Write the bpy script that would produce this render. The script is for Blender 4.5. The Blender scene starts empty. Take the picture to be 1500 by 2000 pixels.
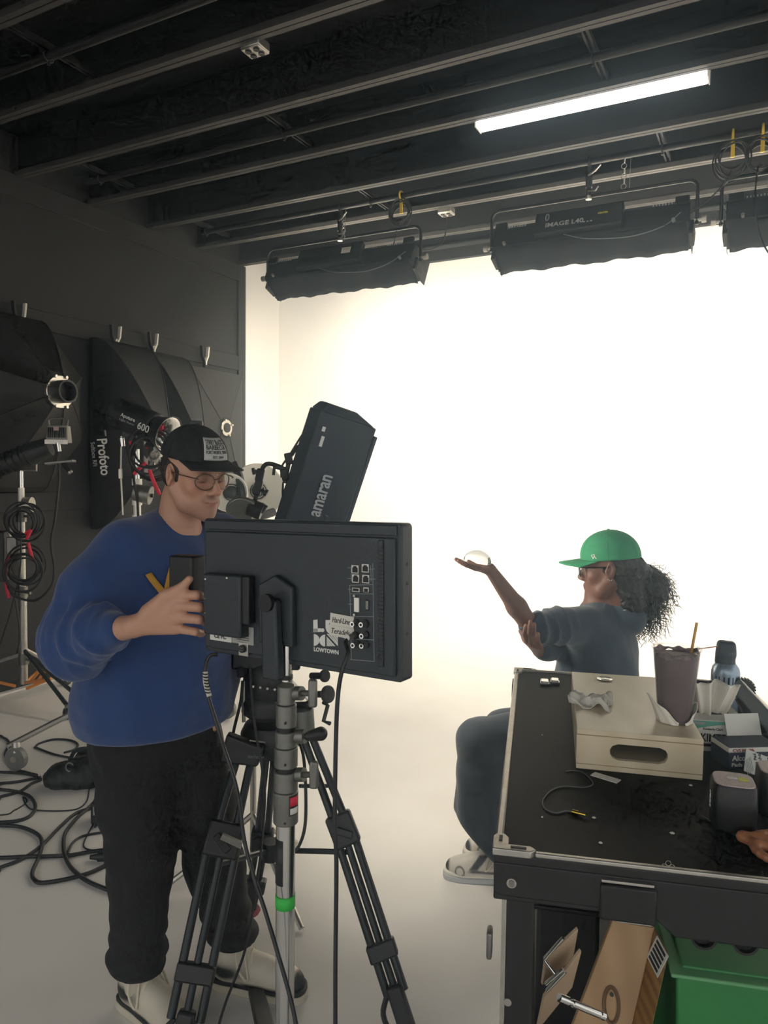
import bpy, bmesh, math, random
import numpy as np
from mathutils import Matrix, Vector

# ------------------------------------------------------------------ camera
F_PX, CAM_H = 1440.0, 1.65
PITCH, ROLL, YAW = math.radians(2.99), math.radians(0.665), math.radians(27.59)
_cp, _sp = math.cos(PITCH), math.sin(PITCH)
FW = np.array([0, _cp, -_sp]); _U0 = np.array([0, _sp, _cp]); _R0 = np.array([1.0, 0, 0])
RT = _R0*math.cos(ROLL) + _U0*math.sin(ROLL)
UP = -_R0*math.sin(ROLL) + _U0*math.cos(ROLL)
CAM = np.array([0, 0, CAM_H])
scene = bpy.context.scene
COL = scene.collection
cd = bpy.data.cameras.new('camera'); cam = bpy.data.objects.new('camera', cd); COL.objects.link(cam)
cd.sensor_fit = 'VERTICAL'; cd.sensor_height = 32.0; cd.lens = 32.0*F_PX/2000.0
cd.clip_start = 0.02; cd.clip_end = 200
m = Matrix.Identity(4)
for i in range(3):
    m[i][0], m[i][1], m[i][2], m[i][3] = RT[i], UP[i], -FW[i], CAM[i]
cam.matrix_world = m
scene.camera = cam

# ------------------------------------------------------------------ world, exposure
scene.view_settings.view_transform = 'Standard'
scene.view_settings.look = 'None'
scene.view_settings.gamma = 1.0
scene.view_settings.use_curve_mapping = False
scene.view_settings.exposure = 0.2
WORLD_STRENGTH = 0.95
BANK_POWER = 128.0      # hanging soft-light banks
KEY_POWER = 40.0       # strip softbox beside the woman
STRIP_POWER = 4.0      # ceiling strip light
VEIL_DENSITY = 0.026  # density of the added volume that imitates lens glow
w = bpy.data.worlds.new('world'); scene.world = w; w.use_nodes = True
bg = w.node_tree.nodes['Background']
bg.inputs[0].default_value = (1.0, 0.985, 0.96, 1); bg.inputs[1].default_value = WORLD_STRENGTH
scene.cycles.use_denoising = True
scene.cycles.max_bounces = 6
scene.cycles.use_adaptive_sampling = True
scene.cycles.adaptive_threshold = 0.035
scene.cycles.adaptive_min_samples = 12
scene.cycles.diffuse_bounces = 3
scene.cycles.volume_bounces = 2
scene.cycles.caustics_reflective = False
scene.cycles.caustics_refractive = False
scene.cycles.sample_clamp_indirect = 6.0

# ------------------------------------------------------------------ frames
AU = np.array([math.cos(YAW), -math.sin(YAW), 0]); AV = np.array([math.sin(YAW), math.cos(YAW), 0])
def ray(x, y): return FW + RT*(x-750)/F_PX - UP*(y-1000)/F_PX
def at(x, y, d):  r = ray(x, y); return CAM + r*d/r[1]          # a point at distance d in front of the viewer
def atz(x, y, z): r = ray(x, y); return CAM + r*(z-CAM_H)/r[2]   # on a level z
def atu(x, y, u): r = ray(x, y); return CAM + r*u/(r@AU)         # on a plane parallel to the side wall
def atv(x, y, v): r = ray(x, y); return CAM + r*v/(r@AV)         # on a plane parallel to the back wall
def rm(u, v, z): return AU*u + AV*v + np.array([0, 0, z])
def vec(*a): return np.array(a, float)
def nrm(a): a = np.asarray(a, float); return a/np.linalg.norm(a)
def frame(o, x, y=None, z=None):
    """4x4 numpy frame with origin o, x axis x, and y (or z) roughly given."""
    x = nrm(x)
    if y is not None: z = nrm(np.cross(x, y)); y = np.cross(z, x)
    else: y = nrm(np.cross(z, x)); z = np.cross(x, y)
    M = np.eye(4); M[:3, 0], M[:3, 1], M[:3, 2], M[:3, 3] = x, y, z, o
    return M
def tf(M, p): p = np.asarray(p, float); return p@M[:3, :3].T + M[:3, 3]
ROOM = frame(vec(0, 0, 0), AU, AV)
UPZ = vec(0, 0, 1)

# ------------------------------------------------------------------ materials
def lin(c):
    if isinstance(c, str): c = [int(c[i:i+2], 16)/255 for i in (0, 2, 4)]
    return tuple((x/12.92 if x <= .04045 else ((x+.055)/1.055)**2.4) for x in c)
MATS = {}
def mat(name, col, rough=.6, metal=0, noise=0, scale=8, bump=0, bscale=60, emit=0, col2=None, alpha=1, trans=0, sheen=0, ior=None, wave=None, attr=None, spec=None):
    if name in MATS: return MATS[name]
    m = bpy.data.materials.new(name); m.use_nodes = True; nt = m.node_tree; b = nt.nodes['Principled BSDF']
    c = lin(col)
    b.inputs['Base Color'].default_value = (*c, 1); b.inputs['Roughness'].default_value = rough; b.inputs['Metallic'].default_value = metal
    if spec is not None: b.inputs['Specular IOR Level'].default_value = spec
    tc = nt.nodes.new('ShaderNodeTexCoord')
    src = None
    if attr:
        a = nt.nodes.new('ShaderNodeAttribute'); a.attribute_name = attr; src = a.outputs['Color']
    if noise:
        n = nt.nodes.new('ShaderNodeTexNoise'); n.inputs['Scale'].default_value = scale; n.inputs['Detail'].default_value = 5
        nt.links.new(tc.outputs['Object'], n.inputs['Vector'])
        r = nt.nodes.new('ShaderNodeMapRange'); nt.links.new(n.outputs['Fac'], r.inputs['Value'])
        r.inputs['From Min'].default_value = .3; r.inputs['From Max'].default_value = .7
        mx = nt.nodes.new('ShaderNodeMix'); mx.data_type = 'RGBA'
        nt.links.new(r.outputs['Result'], mx.inputs['Factor'])
        c2 = lin(col2) if col2 else tuple(x*(1-noise) for x in c)
        if src:
            mul = nt.nodes.new('ShaderNodeMix'); mul.data_type = 'RGBA'; mul.blend_type = 'MULTIPLY'; mul.inputs['Factor'].default_value = 1
            nt.links.new(src, mul.inputs['A']); mul.inputs['B'].default_value = (1-noise, 1-noise, 1-noise, 1)
            nt.links.new(src, mx.inputs['A']); nt.links.new(mul.outputs['Result'], mx.inputs['B'])
        else:
            mx.inputs['A'].default_value = (*c, 1); mx.inputs['B'].default_value = (*c2, 1)
        src = mx.outputs['Result']
    if wave:
        wv = nt.nodes.new('ShaderNodeTexWave'); wv.inputs['Scale'].default_value = wave; wv.inputs['Distortion'].default_value = 3; wv.inputs['Detail'].default_value = 3
        mp = nt.nodes.new('ShaderNodeMapping'); mp.inputs['Scale'].default_value = (1, .12, 1)
        nt.links.new(tc.outputs['Object'], mp.inputs['Vector']); nt.links.new(mp.outputs['Vector'], wv.inputs['Vector'])
        mx = nt.nodes.new('ShaderNodeMix'); mx.data_type = 'RGBA'
        nt.links.new(wv.outputs['Fac'], mx.inputs['Factor'])
        if src: nt.links.new(src, mx.inputs['A'])
        else: mx.inputs['A'].default_value = (*c, 1)
        mx.inputs['B'].default_value = (*(lin(col2) if col2 else tuple(x*.8 for x in c)), 1)
        src = mx.outputs['Result']
    if src: nt.links.new(src, b.inputs['Base Color'])
    if bump:
        n = nt.nodes.new('ShaderNodeTexNoise'); n.inputs['Scale'].default_value = bscale; n.inputs['Detail'].default_value = 3
        nt.links.new(tc.outputs['Object'], n.inputs['Vector'])
        bp = nt.nodes.new('ShaderNodeBump'); bp.inputs['Strength'].default_value = bump; bp.inputs['Distance'].default_value = .004
        nt.links.new(n.outputs['Fac'], bp.inputs['Height']); nt.links.new(bp.outputs['Normal'], b.inputs['Normal'])
    if emit: b.inputs['Emission Color'].default_value = (*c, 1); b.inputs['Emission Strength'].default_value = emit
    if alpha < 1: b.inputs['Alpha'].default_value = alpha
    if trans: b.inputs['Transmission Weight'].default_value = trans
    if ior: b.inputs['IOR'].default_value = ior
    if sheen: b.inputs['Sheen Weight'].default_value = sheen; b.inputs['Sheen Roughness'].default_value = .5
    MATS[name] = m
    return m
BLK = mat('black_plastic', '161819', .5, noise=.3, scale=20)
BLKM = mat('matte_black_metal', '141516', .45, metal=.2, noise=.3, scale=12)
RUB = mat('black_rubber', '0e0f10', .55)
CHR = mat('chrome', 'd8d8d4', .18, metal=1)
ALU = mat('brushed_aluminium', 'b9b6ae', .38, metal=.9, noise=.2, scale=30)
STEEL = mat('grey_cast_metal', '82827c', .42, metal=.75, noise=.25, scale=18)
WHT = mat('white_paint', 'e8e5da', .6)
PRINT = mat('white_print', 'd6d6d0', .6)
SIGN = mat('grey_print', '9a9c9a', .6)
DARKP = mat('dark_print', '24262a', .7)

# ------------------------------------------------------------------ mesh building
WL = {}
class MB:
    def __init__(s): s.v = []; s.f = []
    def add(s, vs, fs, M=None):
        n = len(s.v); vs = np.asarray(vs, float)
        if M is not None: vs = tf(M, vs)
        s.v.extend(map(tuple, vs)); s.f.extend([tuple(i+n for i in f) for f in fs]); return s
    def bx(s, x0, x1, y0, y1, z0, z1, M=None):
        vs = [(x, y, z) for x in (x0, x1) for y in (y0, y1) for z in (z0, z1)]
        return s.add(vs, [(0, 1, 3, 2), (4, 6, 7, 5), (0, 4, 5, 1), (2, 3, 7, 6), (0, 2, 6, 4), (1, 5, 7, 3)], M)
    def box(s, c, sz, M=None):
        return s.bx(c[0]-sz[0]/2, c[0]+sz[0]/2, c[1]-sz[1]/2, c[1]+sz[1]/2, c[2]-sz[2]/2, c[2]+sz[2]/2, M)
    def hexa(s, lo, hi, M=None):      # lo, hi: four points each, same turn
        return s.add(list(lo)+list(hi), [(3, 2, 1, 0), (4, 5, 6, 7), (0, 1, 5, 4), (1, 2, 6, 5), (2, 3, 7, 6), (3, 0, 4, 7)], M)
    def cyl(s, a, b, r, r2=None, n=14, cap=True, M=None):
        a = np.asarray(a, float); b = np.asarray(b, float); r2 = r if r2 is None else r2
        z = nrm(b-a); x = nrm(np.cross(z, [0, 0, 1] if abs(z[2]) < .9 else [1, 0, 0])); y = np.cross(z, x)
        an = np.arange(n)*2*math.pi/n; ring = np.outer(np.cos(an), x)+np.outer(np.sin(an), y)
        vs = np.vstack([a+ring*r, b+ring*r2])
        fs = [(i, (i+1) % n, n+(i+1) % n, n+i) for i in range(n)]
        if cap: fs += [tuple(range(n-1, -1, -1)), tuple(range(n, 2*n))]
        return s.add(vs, fs, M)
    def tube(s, pts, r, n=8, closed=False, M=None, cap=True):
        P = np.asarray(pts, float); k = len(P)
        if closed: T = np.roll(P, -1, 0)-np.roll(P, 1, 0)
        else: T = np.gradient(P, axis=0)
        T /= np.maximum(np.linalg.norm(T, axis=1), 1e-9)[:, None]
        x = np.cross(T[0], [0, 0, 1] if abs(T[0][2]) < .9 else [1, 0, 0]); x = nrm(x)
        an = np.arange(n)*2*math.pi/n; vs = []
        rr = r if hasattr(r, '__len__') else [r]*k
        for i in range(k):
            x = x-T[i]*(x@T[i]); x = nrm(x); y = np.cross(T[i], x)
            vs.append(P[i]+rr[i]*(np.outer(np.cos(an), x)+np.outer(np.sin(an), y)))
        fs = []
        for i in range(k if closed else k-1):
            a, b = i*n, ((i+1) % k)*n
            fs += [(a+j, a+(j+1) % n, b+(j+1) % n, b+j) for j in range(n)]
        if not closed and cap: fs += [tuple(range(n-1, -1, -1)), tuple(range((k-1)*n, k*n))]
        return s.add(np.vstack(vs), fs, M)
    def lathe(s, prof, n=24, M=None, cap=True):
        an = np.arange(n)*2*math.pi/n; vs = []
        for r, z in prof: vs += [(r*math.cos(a), r*math.sin(a), z) for a in an]
        k = len(prof); fs = []
        for i in range(k-1): fs += [(i*n+j, i*n+(j+1) % n, (i+1)*n+(j+1) % n, (i+1)*n+j) for j in range(n)]
        if cap: fs += [tuple(range(n-1, -1, -1)), tuple(range((k-1)*n, k*n))]
        return s.add(vs, fs, M)
    def prism(s, poly, z0, z1, M=None):
        n = len(poly)
        vs = [(x, y, z0) for x, y in poly]+[(x, y, z1) for x, y in poly]
        return s.add(vs, [tuple(range(n-1, -1, -1)), tuple(range(n, 2*n))]+[(i, (i+1) % n, n+(i+1) % n, n+i) for i in range(n)], M)
    def frameplate(s, outer, inner, z0, z1, M=None):   # plate with one hole: outer and inner loops of equal length
        n = len(outer)
        vs = [(x, y, z) for z in (z0, z1) for L in (outer, inner) for x, y in L]
        fs = []
        for i in range(n):
            j = (i+1) % n; o0, i0, o1, i1 = 0, n, 2*n, 3*n
            fs += [(o0+i, i0+i, i0+j, o0+j), (o1+i, o1+j, i1+j, i1+i), (o0+i, o0+j, o1+j, o1+i), (i0+i, i1+i, i1+j, i0+j)]
        return s.add(vs, fs, M)
    def torus(s, c, ax, R, r, n=24, k=8, M=None, sq=1.0):
        z = nrm(ax); x = nrm(np.cross(z, [0, 0, 1] if abs(z[2]) < .9 else [1, 0, 0])); y = np.cross(z, x)
        P = [np.asarray(c)+R*(math.cos(a)*x+sq*math.sin(a)*y) for a in np.arange(n)*2*math.pi/n]
        return s.tube(P, r, k, True, M)
    def grid(s, P, M=None, th=None, closed=False):
        P = np.asarray(P, float); a, b, _ = P.shape
        vs = P.reshape(-1, 3); bb = b if closed else b-1
        fs = [(i*b+j, i*b+(j+1) % b, (i+1)*b+(j+1) % b, (i+1)*b+j) for i in range(a-1) for j in range(bb)]
        return s.add(vs, fs, M)
    def build(s, name, m, parent=None, smooth=40, bevel=0, kind=None, solid=0):
        me = bpy.data.meshes.new(name)
        v = np.asarray(s.v, float)
        off = WL.get(parent.name, vec(0, 0, 0)) if parent else vec(0, 0, 0)
        me.from_pydata((v-off).tolist(), [], s.f); me.update()
        return finish(name, me, m, parent, smooth, bevel, kind, solid, off)
def finish(name, me, m, parent=None, smooth=40, bevel=0, kind=None, solid=0, off=None):
    bm = bmesh.new(); bm.from_mesh(me); bmesh.ops.recalc_face_normals(bm, faces=bm.faces); bm.to_mesh(me); bm.free()
    if smooth:
        me.shade_smooth()
        if smooth < 180: me.set_sharp_from_angle(angle=math.radians(smooth))
    o = bpy.data.objects.new(name, me); COL.objects.link(o); me.materials.append(m)
    if parent: o.parent = parent; WL[o.name] = off if off is not None else vec(0, 0, 0)
    if bevel:
        b = o.modifiers.new('bevel', 'BEVEL'); b.width = bevel; b.segments = 2; b.limit_method = 'ANGLE'; b.angle_limit = .6
    if solid:
        b = o.modifiers.new('solid', 'SOLIDIFY'); b.thickness = solid; b.offset = 0
    if kind: o['kind'] = kind
    return o
def thing(name, label, cat, loc=(0, 0, 0), group=None):
    o = bpy.data.objects.new(name, None); COL.objects.link(o); o.empty_display_size = .1
    o.location = loc; WL[o.name] = vec(*loc)
    o['label'] = label; o['category'] = cat
    if group: o['group'] = group
    return o
def tag(o, label, cat, group=None):
    o['label'] = label; o['category'] = cat
    if group: o['group'] = group
    return o
def put(o, M):
    o.matrix_world = Matrix([list(r) for r in M])
    return o
def copy_tree(o, parent=None):
    c = o.copy(); COL.objects.link(c); c.parent = parent
    if parent: c.matrix_parent_inverse = o.matrix_parent_inverse.copy()
    for ch in list(o.children): copy_tree(ch, c)
    return c
def spline(pts, n=8, closed=False):
    P = np.asarray(pts, float)
    if closed: Q = np.vstack([P[-1], P, P[0], P[1]])
    else: Q = np.vstack([2*P[0]-P[1], P, 2*P[-1]-P[-2]])
    out = []
    for i in range(1, len(Q)-2):
        p0, p1, p2, p3 = Q[i-1:i+3]
        for t in np.arange(n)/n:
            out.append(.5*((2*p1)+(-p0+p2)*t+(2*p0-5*p1+4*p2-p3)*t*t+(-p0+3*p1-3*p2+p3)*t**3))
    if not closed: out.append(Q[-2])
    return np.array(out)
_tc = {}
def text(s, size=1.0, bold=0.0, shear=0.0, spacing=1.0, depth=0.0):
    """glyph outlines as verts (N,3) centred, plus faces, from the built-in font"""
    cu = bpy.data.curves.new('t', 'FONT'); cu.body = s; cu.size = size; cu.offset = bold*size; cu.shear = shear
    cu.space_character = spacing; cu.align_x = 'CENTER'; cu.align_y = 'CENTER'; cu.resolution_u = 3; cu.extrude = depth
    o = bpy.data.objects.new('t', cu); me = bpy.data.meshes.new_from_object(o)
    v = np.array([tuple(x.co) for x in me.vertices]) if len(me.vertices) else np.zeros((0, 3))
    f = [tuple(p.vertices) for p in me.polygons]
    bpy.data.objects.remove(o); bpy.data.curves.remove(cu); bpy.data.meshes.remove(me)
    return v, f
def letter(mb, s, M, size, bold=.0, width=None, rot=0, shear=0, spacing=1, warp=None, depth=.0006):
    v, f = text(s, size, bold, shear, spacing, depth)
    if not len(v): return mb
    if width: v[:, :2] *= np.array([width/(v[:, 0].max()-v[:, 0].min()), 1])
    v[:, 0] -= (v[:, 0].max()+v[:, 0].min())/2; v[:, 1] -= (v[:, 1].max()+v[:, 1].min())/2
    if rot:
        c, q = math.cos(rot), math.sin(rot); v[:, :2] = v[:, :2]@np.array([[c, q], [-q, c]])
    if warp: v = np.array([warp(*p) for p in v])
    return mb.add(v, f, M)

# ------------------------------------------------------------------ implicit surfaces (bodies, cloth, soft things)
class SD:
    def __init__(s): s.ops = []; s.M = np.eye(4)
    def _bb(s, pts, r):
        p = np.asarray(pts); return p.min(0)-r, p.max(0)+r
    def seg(s, a, b, ra, rb=None, k=.02, sub=False, loc=True):
        rb = ra if rb is None else rb
        a = tf(s.M, a) if loc else np.asarray(a, float); b = tf(s.M, b) if loc else np.asarray(b, float)
        ab = b-a; L = max(ab@ab, 1e-12)
        def fn(x, y, z):
            t = np.clip(((x-a[0])*ab[0]+(y-a[1])*ab[1]+(z-a[2])*ab[2])/L, 0, 1)
            return np.sqrt((x-a[0]-t*ab[0])**2+(y-a[1]-t*ab[1])**2+(z-a[2]-t*ab[2])**2)-(ra+(rb-ra)*t)
        s.ops.append((fn, *s._bb([a, b], max(ra, rb)), k, sub)); return s
    def sph(s, c, r, k=.02, sub=False): return s.seg(c, c, r, r, k, sub)
    def ell(s, c, r, k=.02, sub=False, R=None):
        c = tf(s.M, c); r = np.asarray(r, float); Q = s.M[:3, :3] if R is None else s.M[:3, :3]@R
        def fn(x, y, z):
            dx, dy, dz = x-c[0], y-c[1], z-c[2]
            p = [(Q[0, i]*dx+Q[1, i]*dy+Q[2, i]*dz)/r[i] for i in range(3)]
            k0 = np.sqrt(p[0]**2+p[1]**2+p[2]**2); k1 = np.sqrt((p[0]/r[0])**2+(p[1]/r[1])**2+(p[2]/r[2])**2)
            return k0*(k0-1)/np.maximum(k1, 1e-6)
        s.ops.append((fn, c-r.max(), c+r.max(), k, sub)); return s
    def rbox(s, c, h, rad, k=.01, sub=False, R=None):
        c = tf(s.M, c); h = np.asarray(h, float); Q = s.M[:3, :3] if R is None else s.M[:3, :3]@R; e = np.linalg.norm(h)
        def fn(x, y, z):
            dx, dy, dz = x-c[0], y-c[1], z-c[2]
            q = [np.abs(Q[0, i]*dx+Q[1, i]*dy+Q[2, i]*dz)-h[i]+rad for i in range(3)]
            return np.sqrt(sum(np.maximum(t, 0)**2 for t in q))+np.minimum(np.maximum(np.maximum(q[0], q[1]), q[2]), 0)-rad
        s.ops.append((fn, c-e, c+e, k, sub)); return s
    def loft(s, secs, k=.02):
        """secs: list of (centre, xaxis half-width, yaxis half-width, xdir) stacked along a spine; elliptical sections"""
        C = np.array([tf(s.M, q[0]) for q in secs]); A = np.array([q[1] for q in secs]); B = np.array([q[2] for q in secs])
        xd = np.array([s.M[:3, :3]@np.asarray(q[3], float) for q in secs]); n = len(secs)
        for i in range(n-1):
            a, b = C[i], C[i+1]; ab = b-a; L = ab@ab; z = ab/math.sqrt(L)
            def fn(x, y, zc, a=a, ab=ab, L=L, z=z, i=i):
                t = np.clip(((x-a[0])*ab[0]+(y-a[1])*ab[1]+(zc-a[2])*ab[2])/L, 0, 1)
                px, py, pz = x-a[0]-t*ab[0], y-a[1]-t*ab[1], zc-a[2]-t*ab[2]
                X = xd[i]-z*(xd[i]@z); X /= np.linalg.norm(X); Y = np.cross(z, X)
                u = px*X[0]+py*X[1]+pz*X[2]; v = px*Y[0]+py*Y[1]+pz*Y[2]; w_ = px*z[0]+py*z[1]+pz*z[2]
                ra = A[i]+(A[i+1]-A[i])*t; rb = B[i]+(B[i+1]-B[i])*t; rm_ = np.minimum(ra, rb)
                k0 = np.sqrt((u/ra)**2+(v/rb)**2+(w_/rm_)**2); k1 = np.sqrt((u/ra**2)**2+(v/rb**2)**2+(w_/rm_**2)**2)
                return k0*(k0-1)/np.maximum(k1, 1e-6)
            s.ops.append((fn, *s._bb([a, b], max(A[i], B[i], A[i+1], B[i+1])), k, False))
        return s
    def cut(s, p, n, k=.004):     # remove what lies on the side n points to
        p = tf(s.M, p); n = s.M[:3, :3]@nrm(n)
        s.ops.append((lambda x, y, z: -((x-p[0])*n[0]+(y-p[1])*n[1]+(z-p[2])*n[2]), None, None, k, True)); return s
    def disp(s, fn, lo=None, hi=None): s.ops.append((fn, lo, hi, 0, 'disp')); return s
    def mesh(s, h, lo=None, hi=None, fine=(), smooth=1):
        los = np.array([o[1] for o in s.ops if o[1] is not None and o[4] is False]); his = np.array([o[2] for o in s.ops if o[2] is not None and o[4] is False])
        lo = los.min(0)-3*h if lo is None else np.asarray(lo, float); hi = his.max(0)+3*h if hi is None else np.asarray(hi, float)
        ax = []
        for d in range(3):
            c = [lo[d]]
            while c[-1] < hi[d]:
                st = h
                for (a, b, hh) in fine:
                    if a[d]-h <= c[-1] <= b[d]: st = min(st, hh)
                c.append(c[-1]+st)
            ax.append(np.array(c, np.float32))
        F = np.full([len(a) for a in ax], 1.0, np.float32)
        for fn, l, u, k, sub in s.ops:
            if l is None: sl = [slice(0, len(a)) for a in ax]
            else: sl = [slice(max(0, np.searchsorted(ax[d], l[d]-3*h-k)-1), np.searchsorted(ax[d], u[d]+3*h+k)+1) for d in range(3)]
            g = [ax[0][sl[0]][:, None, None], ax[1][sl[1]][None, :, None], ax[2][sl[2]][None, None, :]]
            if min(len(ax[d][sl[d]]) for d in range(3)) == 0: continue
            f = F[tuple(sl)]
            if sub == 'disp': f += fn(*g); continue
            d = fn(*g)
            if sub: d = -d; hh = np.maximum(k-np.abs(f-d), 0)/k; F[tuple(sl)] = np.maximum(f, d)+hh*hh*k*.25
            else: hh = np.maximum(k-np.abs(f-d), 0)/k; F[tuple(sl)] = np.minimum(f, d)-hh*hh*k*.25
        return nets(F, ax, smooth)
def nets(F, ax, smooth=1):
    F[0] = F[-1] = 1; F[:, 0] = F[:, -1] = 1; F[:, :, 0] = F[:, :, -1] = 1
    S = F < 0
    c = sum(S[a:S.shape[0]-1+a, b:S.shape[1]-1+b, d:S.shape[2]-1+d].astype(np.int8) for a in (0, 1) for b in (0, 1) for d in (0, 1))
    act = (c > 0) & (c < 8); ijk = np.argwhere(act); n = len(ijk)
    idx = np.full(act.shape, -1, np.int32); idx[act] = np.arange(n)
    acc = np.zeros((n, 3)); cnt = np.zeros(n); co = [(a, b, d) for a in (0, 1) for b in (0, 1) for d in (0, 1)]
    for p in co:
        for d in range(3):
            if p[d]: continue
            q = list(p); q[d] = 1
            I, J = ijk+np.array(p), ijk+np.array(q)
            fa = F[I[:, 0], I[:, 1], I[:, 2]]; fb = F[J[:, 0], J[:, 1], J[:, 2]]
            mk = (fa < 0) != (fb < 0); t = fa[mk]/(fa[mk]-fb[mk])
            pa = np.stack([ax[e][I[mk, e]] for e in range(3)], 1); pb = np.stack([ax[e][J[mk, e]] for e in range(3)], 1)
            acc[mk] += pa+(pb-pa)*t[:, None]; cnt[mk] += 1
    V = acc/np.maximum(cnt, 1)[:, None]; Q = []
    for d in range(3):
        e1, e2 = [(1, 2), (2, 0), (0, 1)][d]
        a = [slice(1, -1)]*3; a[d] = slice(0, -1); b = [slice(1, -1)]*3; b[d] = slice(1, None)
        mk = S[tuple(a)] != S[tuple(b)]; P = np.argwhere(mk); P[:, e1] += 1; P[:, e2] += 1
        ins = S[P[:, 0], P[:, 1], P[:, 2]]
        def cell(o1, o2): R = P.copy(); R[:, e1] += o1; R[:, e2] += o2; return idx[R[:, 0], R[:, 1], R[:, 2]]
        q = np.stack([cell(-1, -1), cell(0, -1), cell(0, 0), cell(-1, 0)], 1)
        q[~ins] = q[~ins][:, ::-1]; Q.append(q)
    Q = np.vstack(Q)
    for _ in range(smooth):
        A = np.zeros_like(V); N = np.zeros(len(V))
        for i in range(4):
            np.add.at(A, Q[:, i], V[Q[:, (i+1) % 4]]); np.add.at(A, Q[:, i], V[Q[:, (i-1) % 4]]); np.add.at(N, Q[:, i], 2)
        V = V*.5+.5*A/np.maximum(N, 1)[:, None]
    return V, Q
def sdobj(name, VQ, m, parent=None, colfn=None, smooth=180):
    V, Q = VQ
    off = WL.get(parent.name, vec(0, 0, 0)) if parent else vec(0, 0, 0)
    me = bpy.data.meshes.new(name)
    me.vertices.add(len(V)); me.vertices.foreach_set('co', (V-off).astype(np.float32).ravel())
    me.loops.add(Q.size); me.loops.foreach_set('vertex_index', Q.astype(np.int32).ravel())
    me.polygons.add(len(Q)); me.polygons.foreach_set('loop_start', np.arange(0, Q.size, 4, dtype=np.int32))
    me.update(calc_edges=True); me.validate()
    if colfn is not None:
        ca = me.color_attributes.new('Col', 'FLOAT_COLOR', 'POINT')
        cc = np.ones((len(V), 4), np.float32); cc[:, :3] = colfn(V); ca.data.foreach_set('color', cc.ravel())
    me.shade_smooth()
    o = bpy.data.objects.new(name, me); COL.objects.link(o); me.materials.append(m)
    if parent: o.parent = parent; WL[o.name] = off
    return o
def wob(x, y, z, s=1.0, ph=0.0):   # cheap smooth noise in about -1..1
    return (np.sin(x*s*1.7+y*s*2.3+ph)+np.sin(y*s*1.9-z*s*2.9+1.3+ph)+np.sin(z*s*1.3+x*s*3.1+2.1*ph)+np.sin((x+y+z)*s*.9+.7))/4
rnd = random.Random(7)
# ================================================================== the room
WU, BV, CZ = -5.15, 7.15, 3.87      # side wall, back wall, underside of the joists
CYC = mat('white_cyclorama_paint', 'f0eee8', .75, noise=.03, scale=1.5)
FLOORM = mat('white_painted_floor', 'edebe6', .55, noise=.1, scale=1.6, col2='e3e0da', bump=.12, bscale=25)
WALLB = mat('black_wall_paint', '1c1b1a', .75, noise=.35, scale=1.7, bump=.05)
CEILB = mat('black_ceiling_paint', '070707', .6, noise=.25, scale=6)
FLANGE = mat('dark_grey_joist_flange', '383634', .55, noise=.2, scale=9)
o = MB().bx(WU-.3, 4.6, -3.2, BV+.3, -.12, 0, ROOM).build('floor', FLOORM); o['kind'] = 'structure'
# cyclorama: back wall curving down into the floor, with a rounded upright corner at the left
prof = [(0.0, CZ+.35), (0.0, 3.0), (0.0, 2.2), (0.0, 1.5)]
R = 1.25
for i in range(0, 13):
    a = math.pi/2*i/12; prof.append((-(R-R*math.cos(a)), R-R*math.sin(a)+.001))
us = np.linspace(WU, 4.5, 24)
P = np.array([[rm(u, BV+dv, z) for u in us] for dv, z in prof])
mb = MB(); mb.grid(P)
o = mb.build('wall_back', CYC, smooth=60); o['kind'] = 'structure'
P = np.array([[rm(WU-dv*.6, v, z) for v in np.linspace(6.5, BV, 6)] for dv, z in prof])
mb = MB(); mb.grid(P); o = mb.build('wall_left_cyclorama', CYC, smooth=60); o['kind'] = 'structure'
# black side wall: boarding plus proud rails and stiles
wl = MB().bx(WU-.12, WU, -1.5, 6.5, 0, CZ+.35, ROOM).build('wall_left', WALLB); wl['kind'] = 'structure'
for (v0, v1, z0, z1) in ((-1.5, 6.5, 3.70, CZ), (-1.5, 6.5, 2.745, 2.897), (-1.5, 6.5, 1.32, 1.469)):
    MB().bx(WU, WU+.022, v0, v1-.12, z0, z1, ROOM).build('rail', WALLB, wl, bevel=.003)
for v in (6.38,):
    MB().bx(WU+.001, WU+.026, v, v+.12, 0, CZ, ROOM).build('stile', WALLB, wl, bevel=.003)
o = MB().bx(WU, WU+.20, -1.5, 6.5, 0, .012, ROOM).build('baseboard_left', WALLB); o['kind'] = 'structure'
TAPE = mat('white_tape', 'd9d7cf', .5)
MB().bx(WU+.20, WU+.245, -1.5, 6.5, 0, .0125, ROOM).build('tape_edge', TAPE, o)
# ceiling deck and I-joists
ce = MB().bx(WU-.1, 4.6, -2.5, BV+.3, CZ+.3, CZ+.35, ROOM).build('ceiling', CEILB); ce['kind'] = 'structure'
JV = [6.43-.66*k for k in range(14)]
jm = None
for v in JV:
    mb = MB()
    mb.bx(WU, 4.5, v-.008, v+.008, CZ+.035, CZ+.3, ROOM)
    for s in (-1, 1): mb.bx(WU, 4.5, v+s*.019-.0155, v+s*.019+.0155, CZ, CZ+.036, ROOM)
    mb.bx(WU, 4.5, v-.034, v+.034, CZ+.012, CZ+.036, ROOM)
    j = mb.build('joist', FLANGE, ce); j.data.materials.append(CEILB)
    for p in j.data.polygons:
        if p.center.z > CZ+.05: p.material_index = 1
o = MB().bx(WU, 4.5, BV-.06, BV, CZ-.02, CZ+.3, ROOM).build('trim_1', CEILB); o['kind'] = 'structure'

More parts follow.
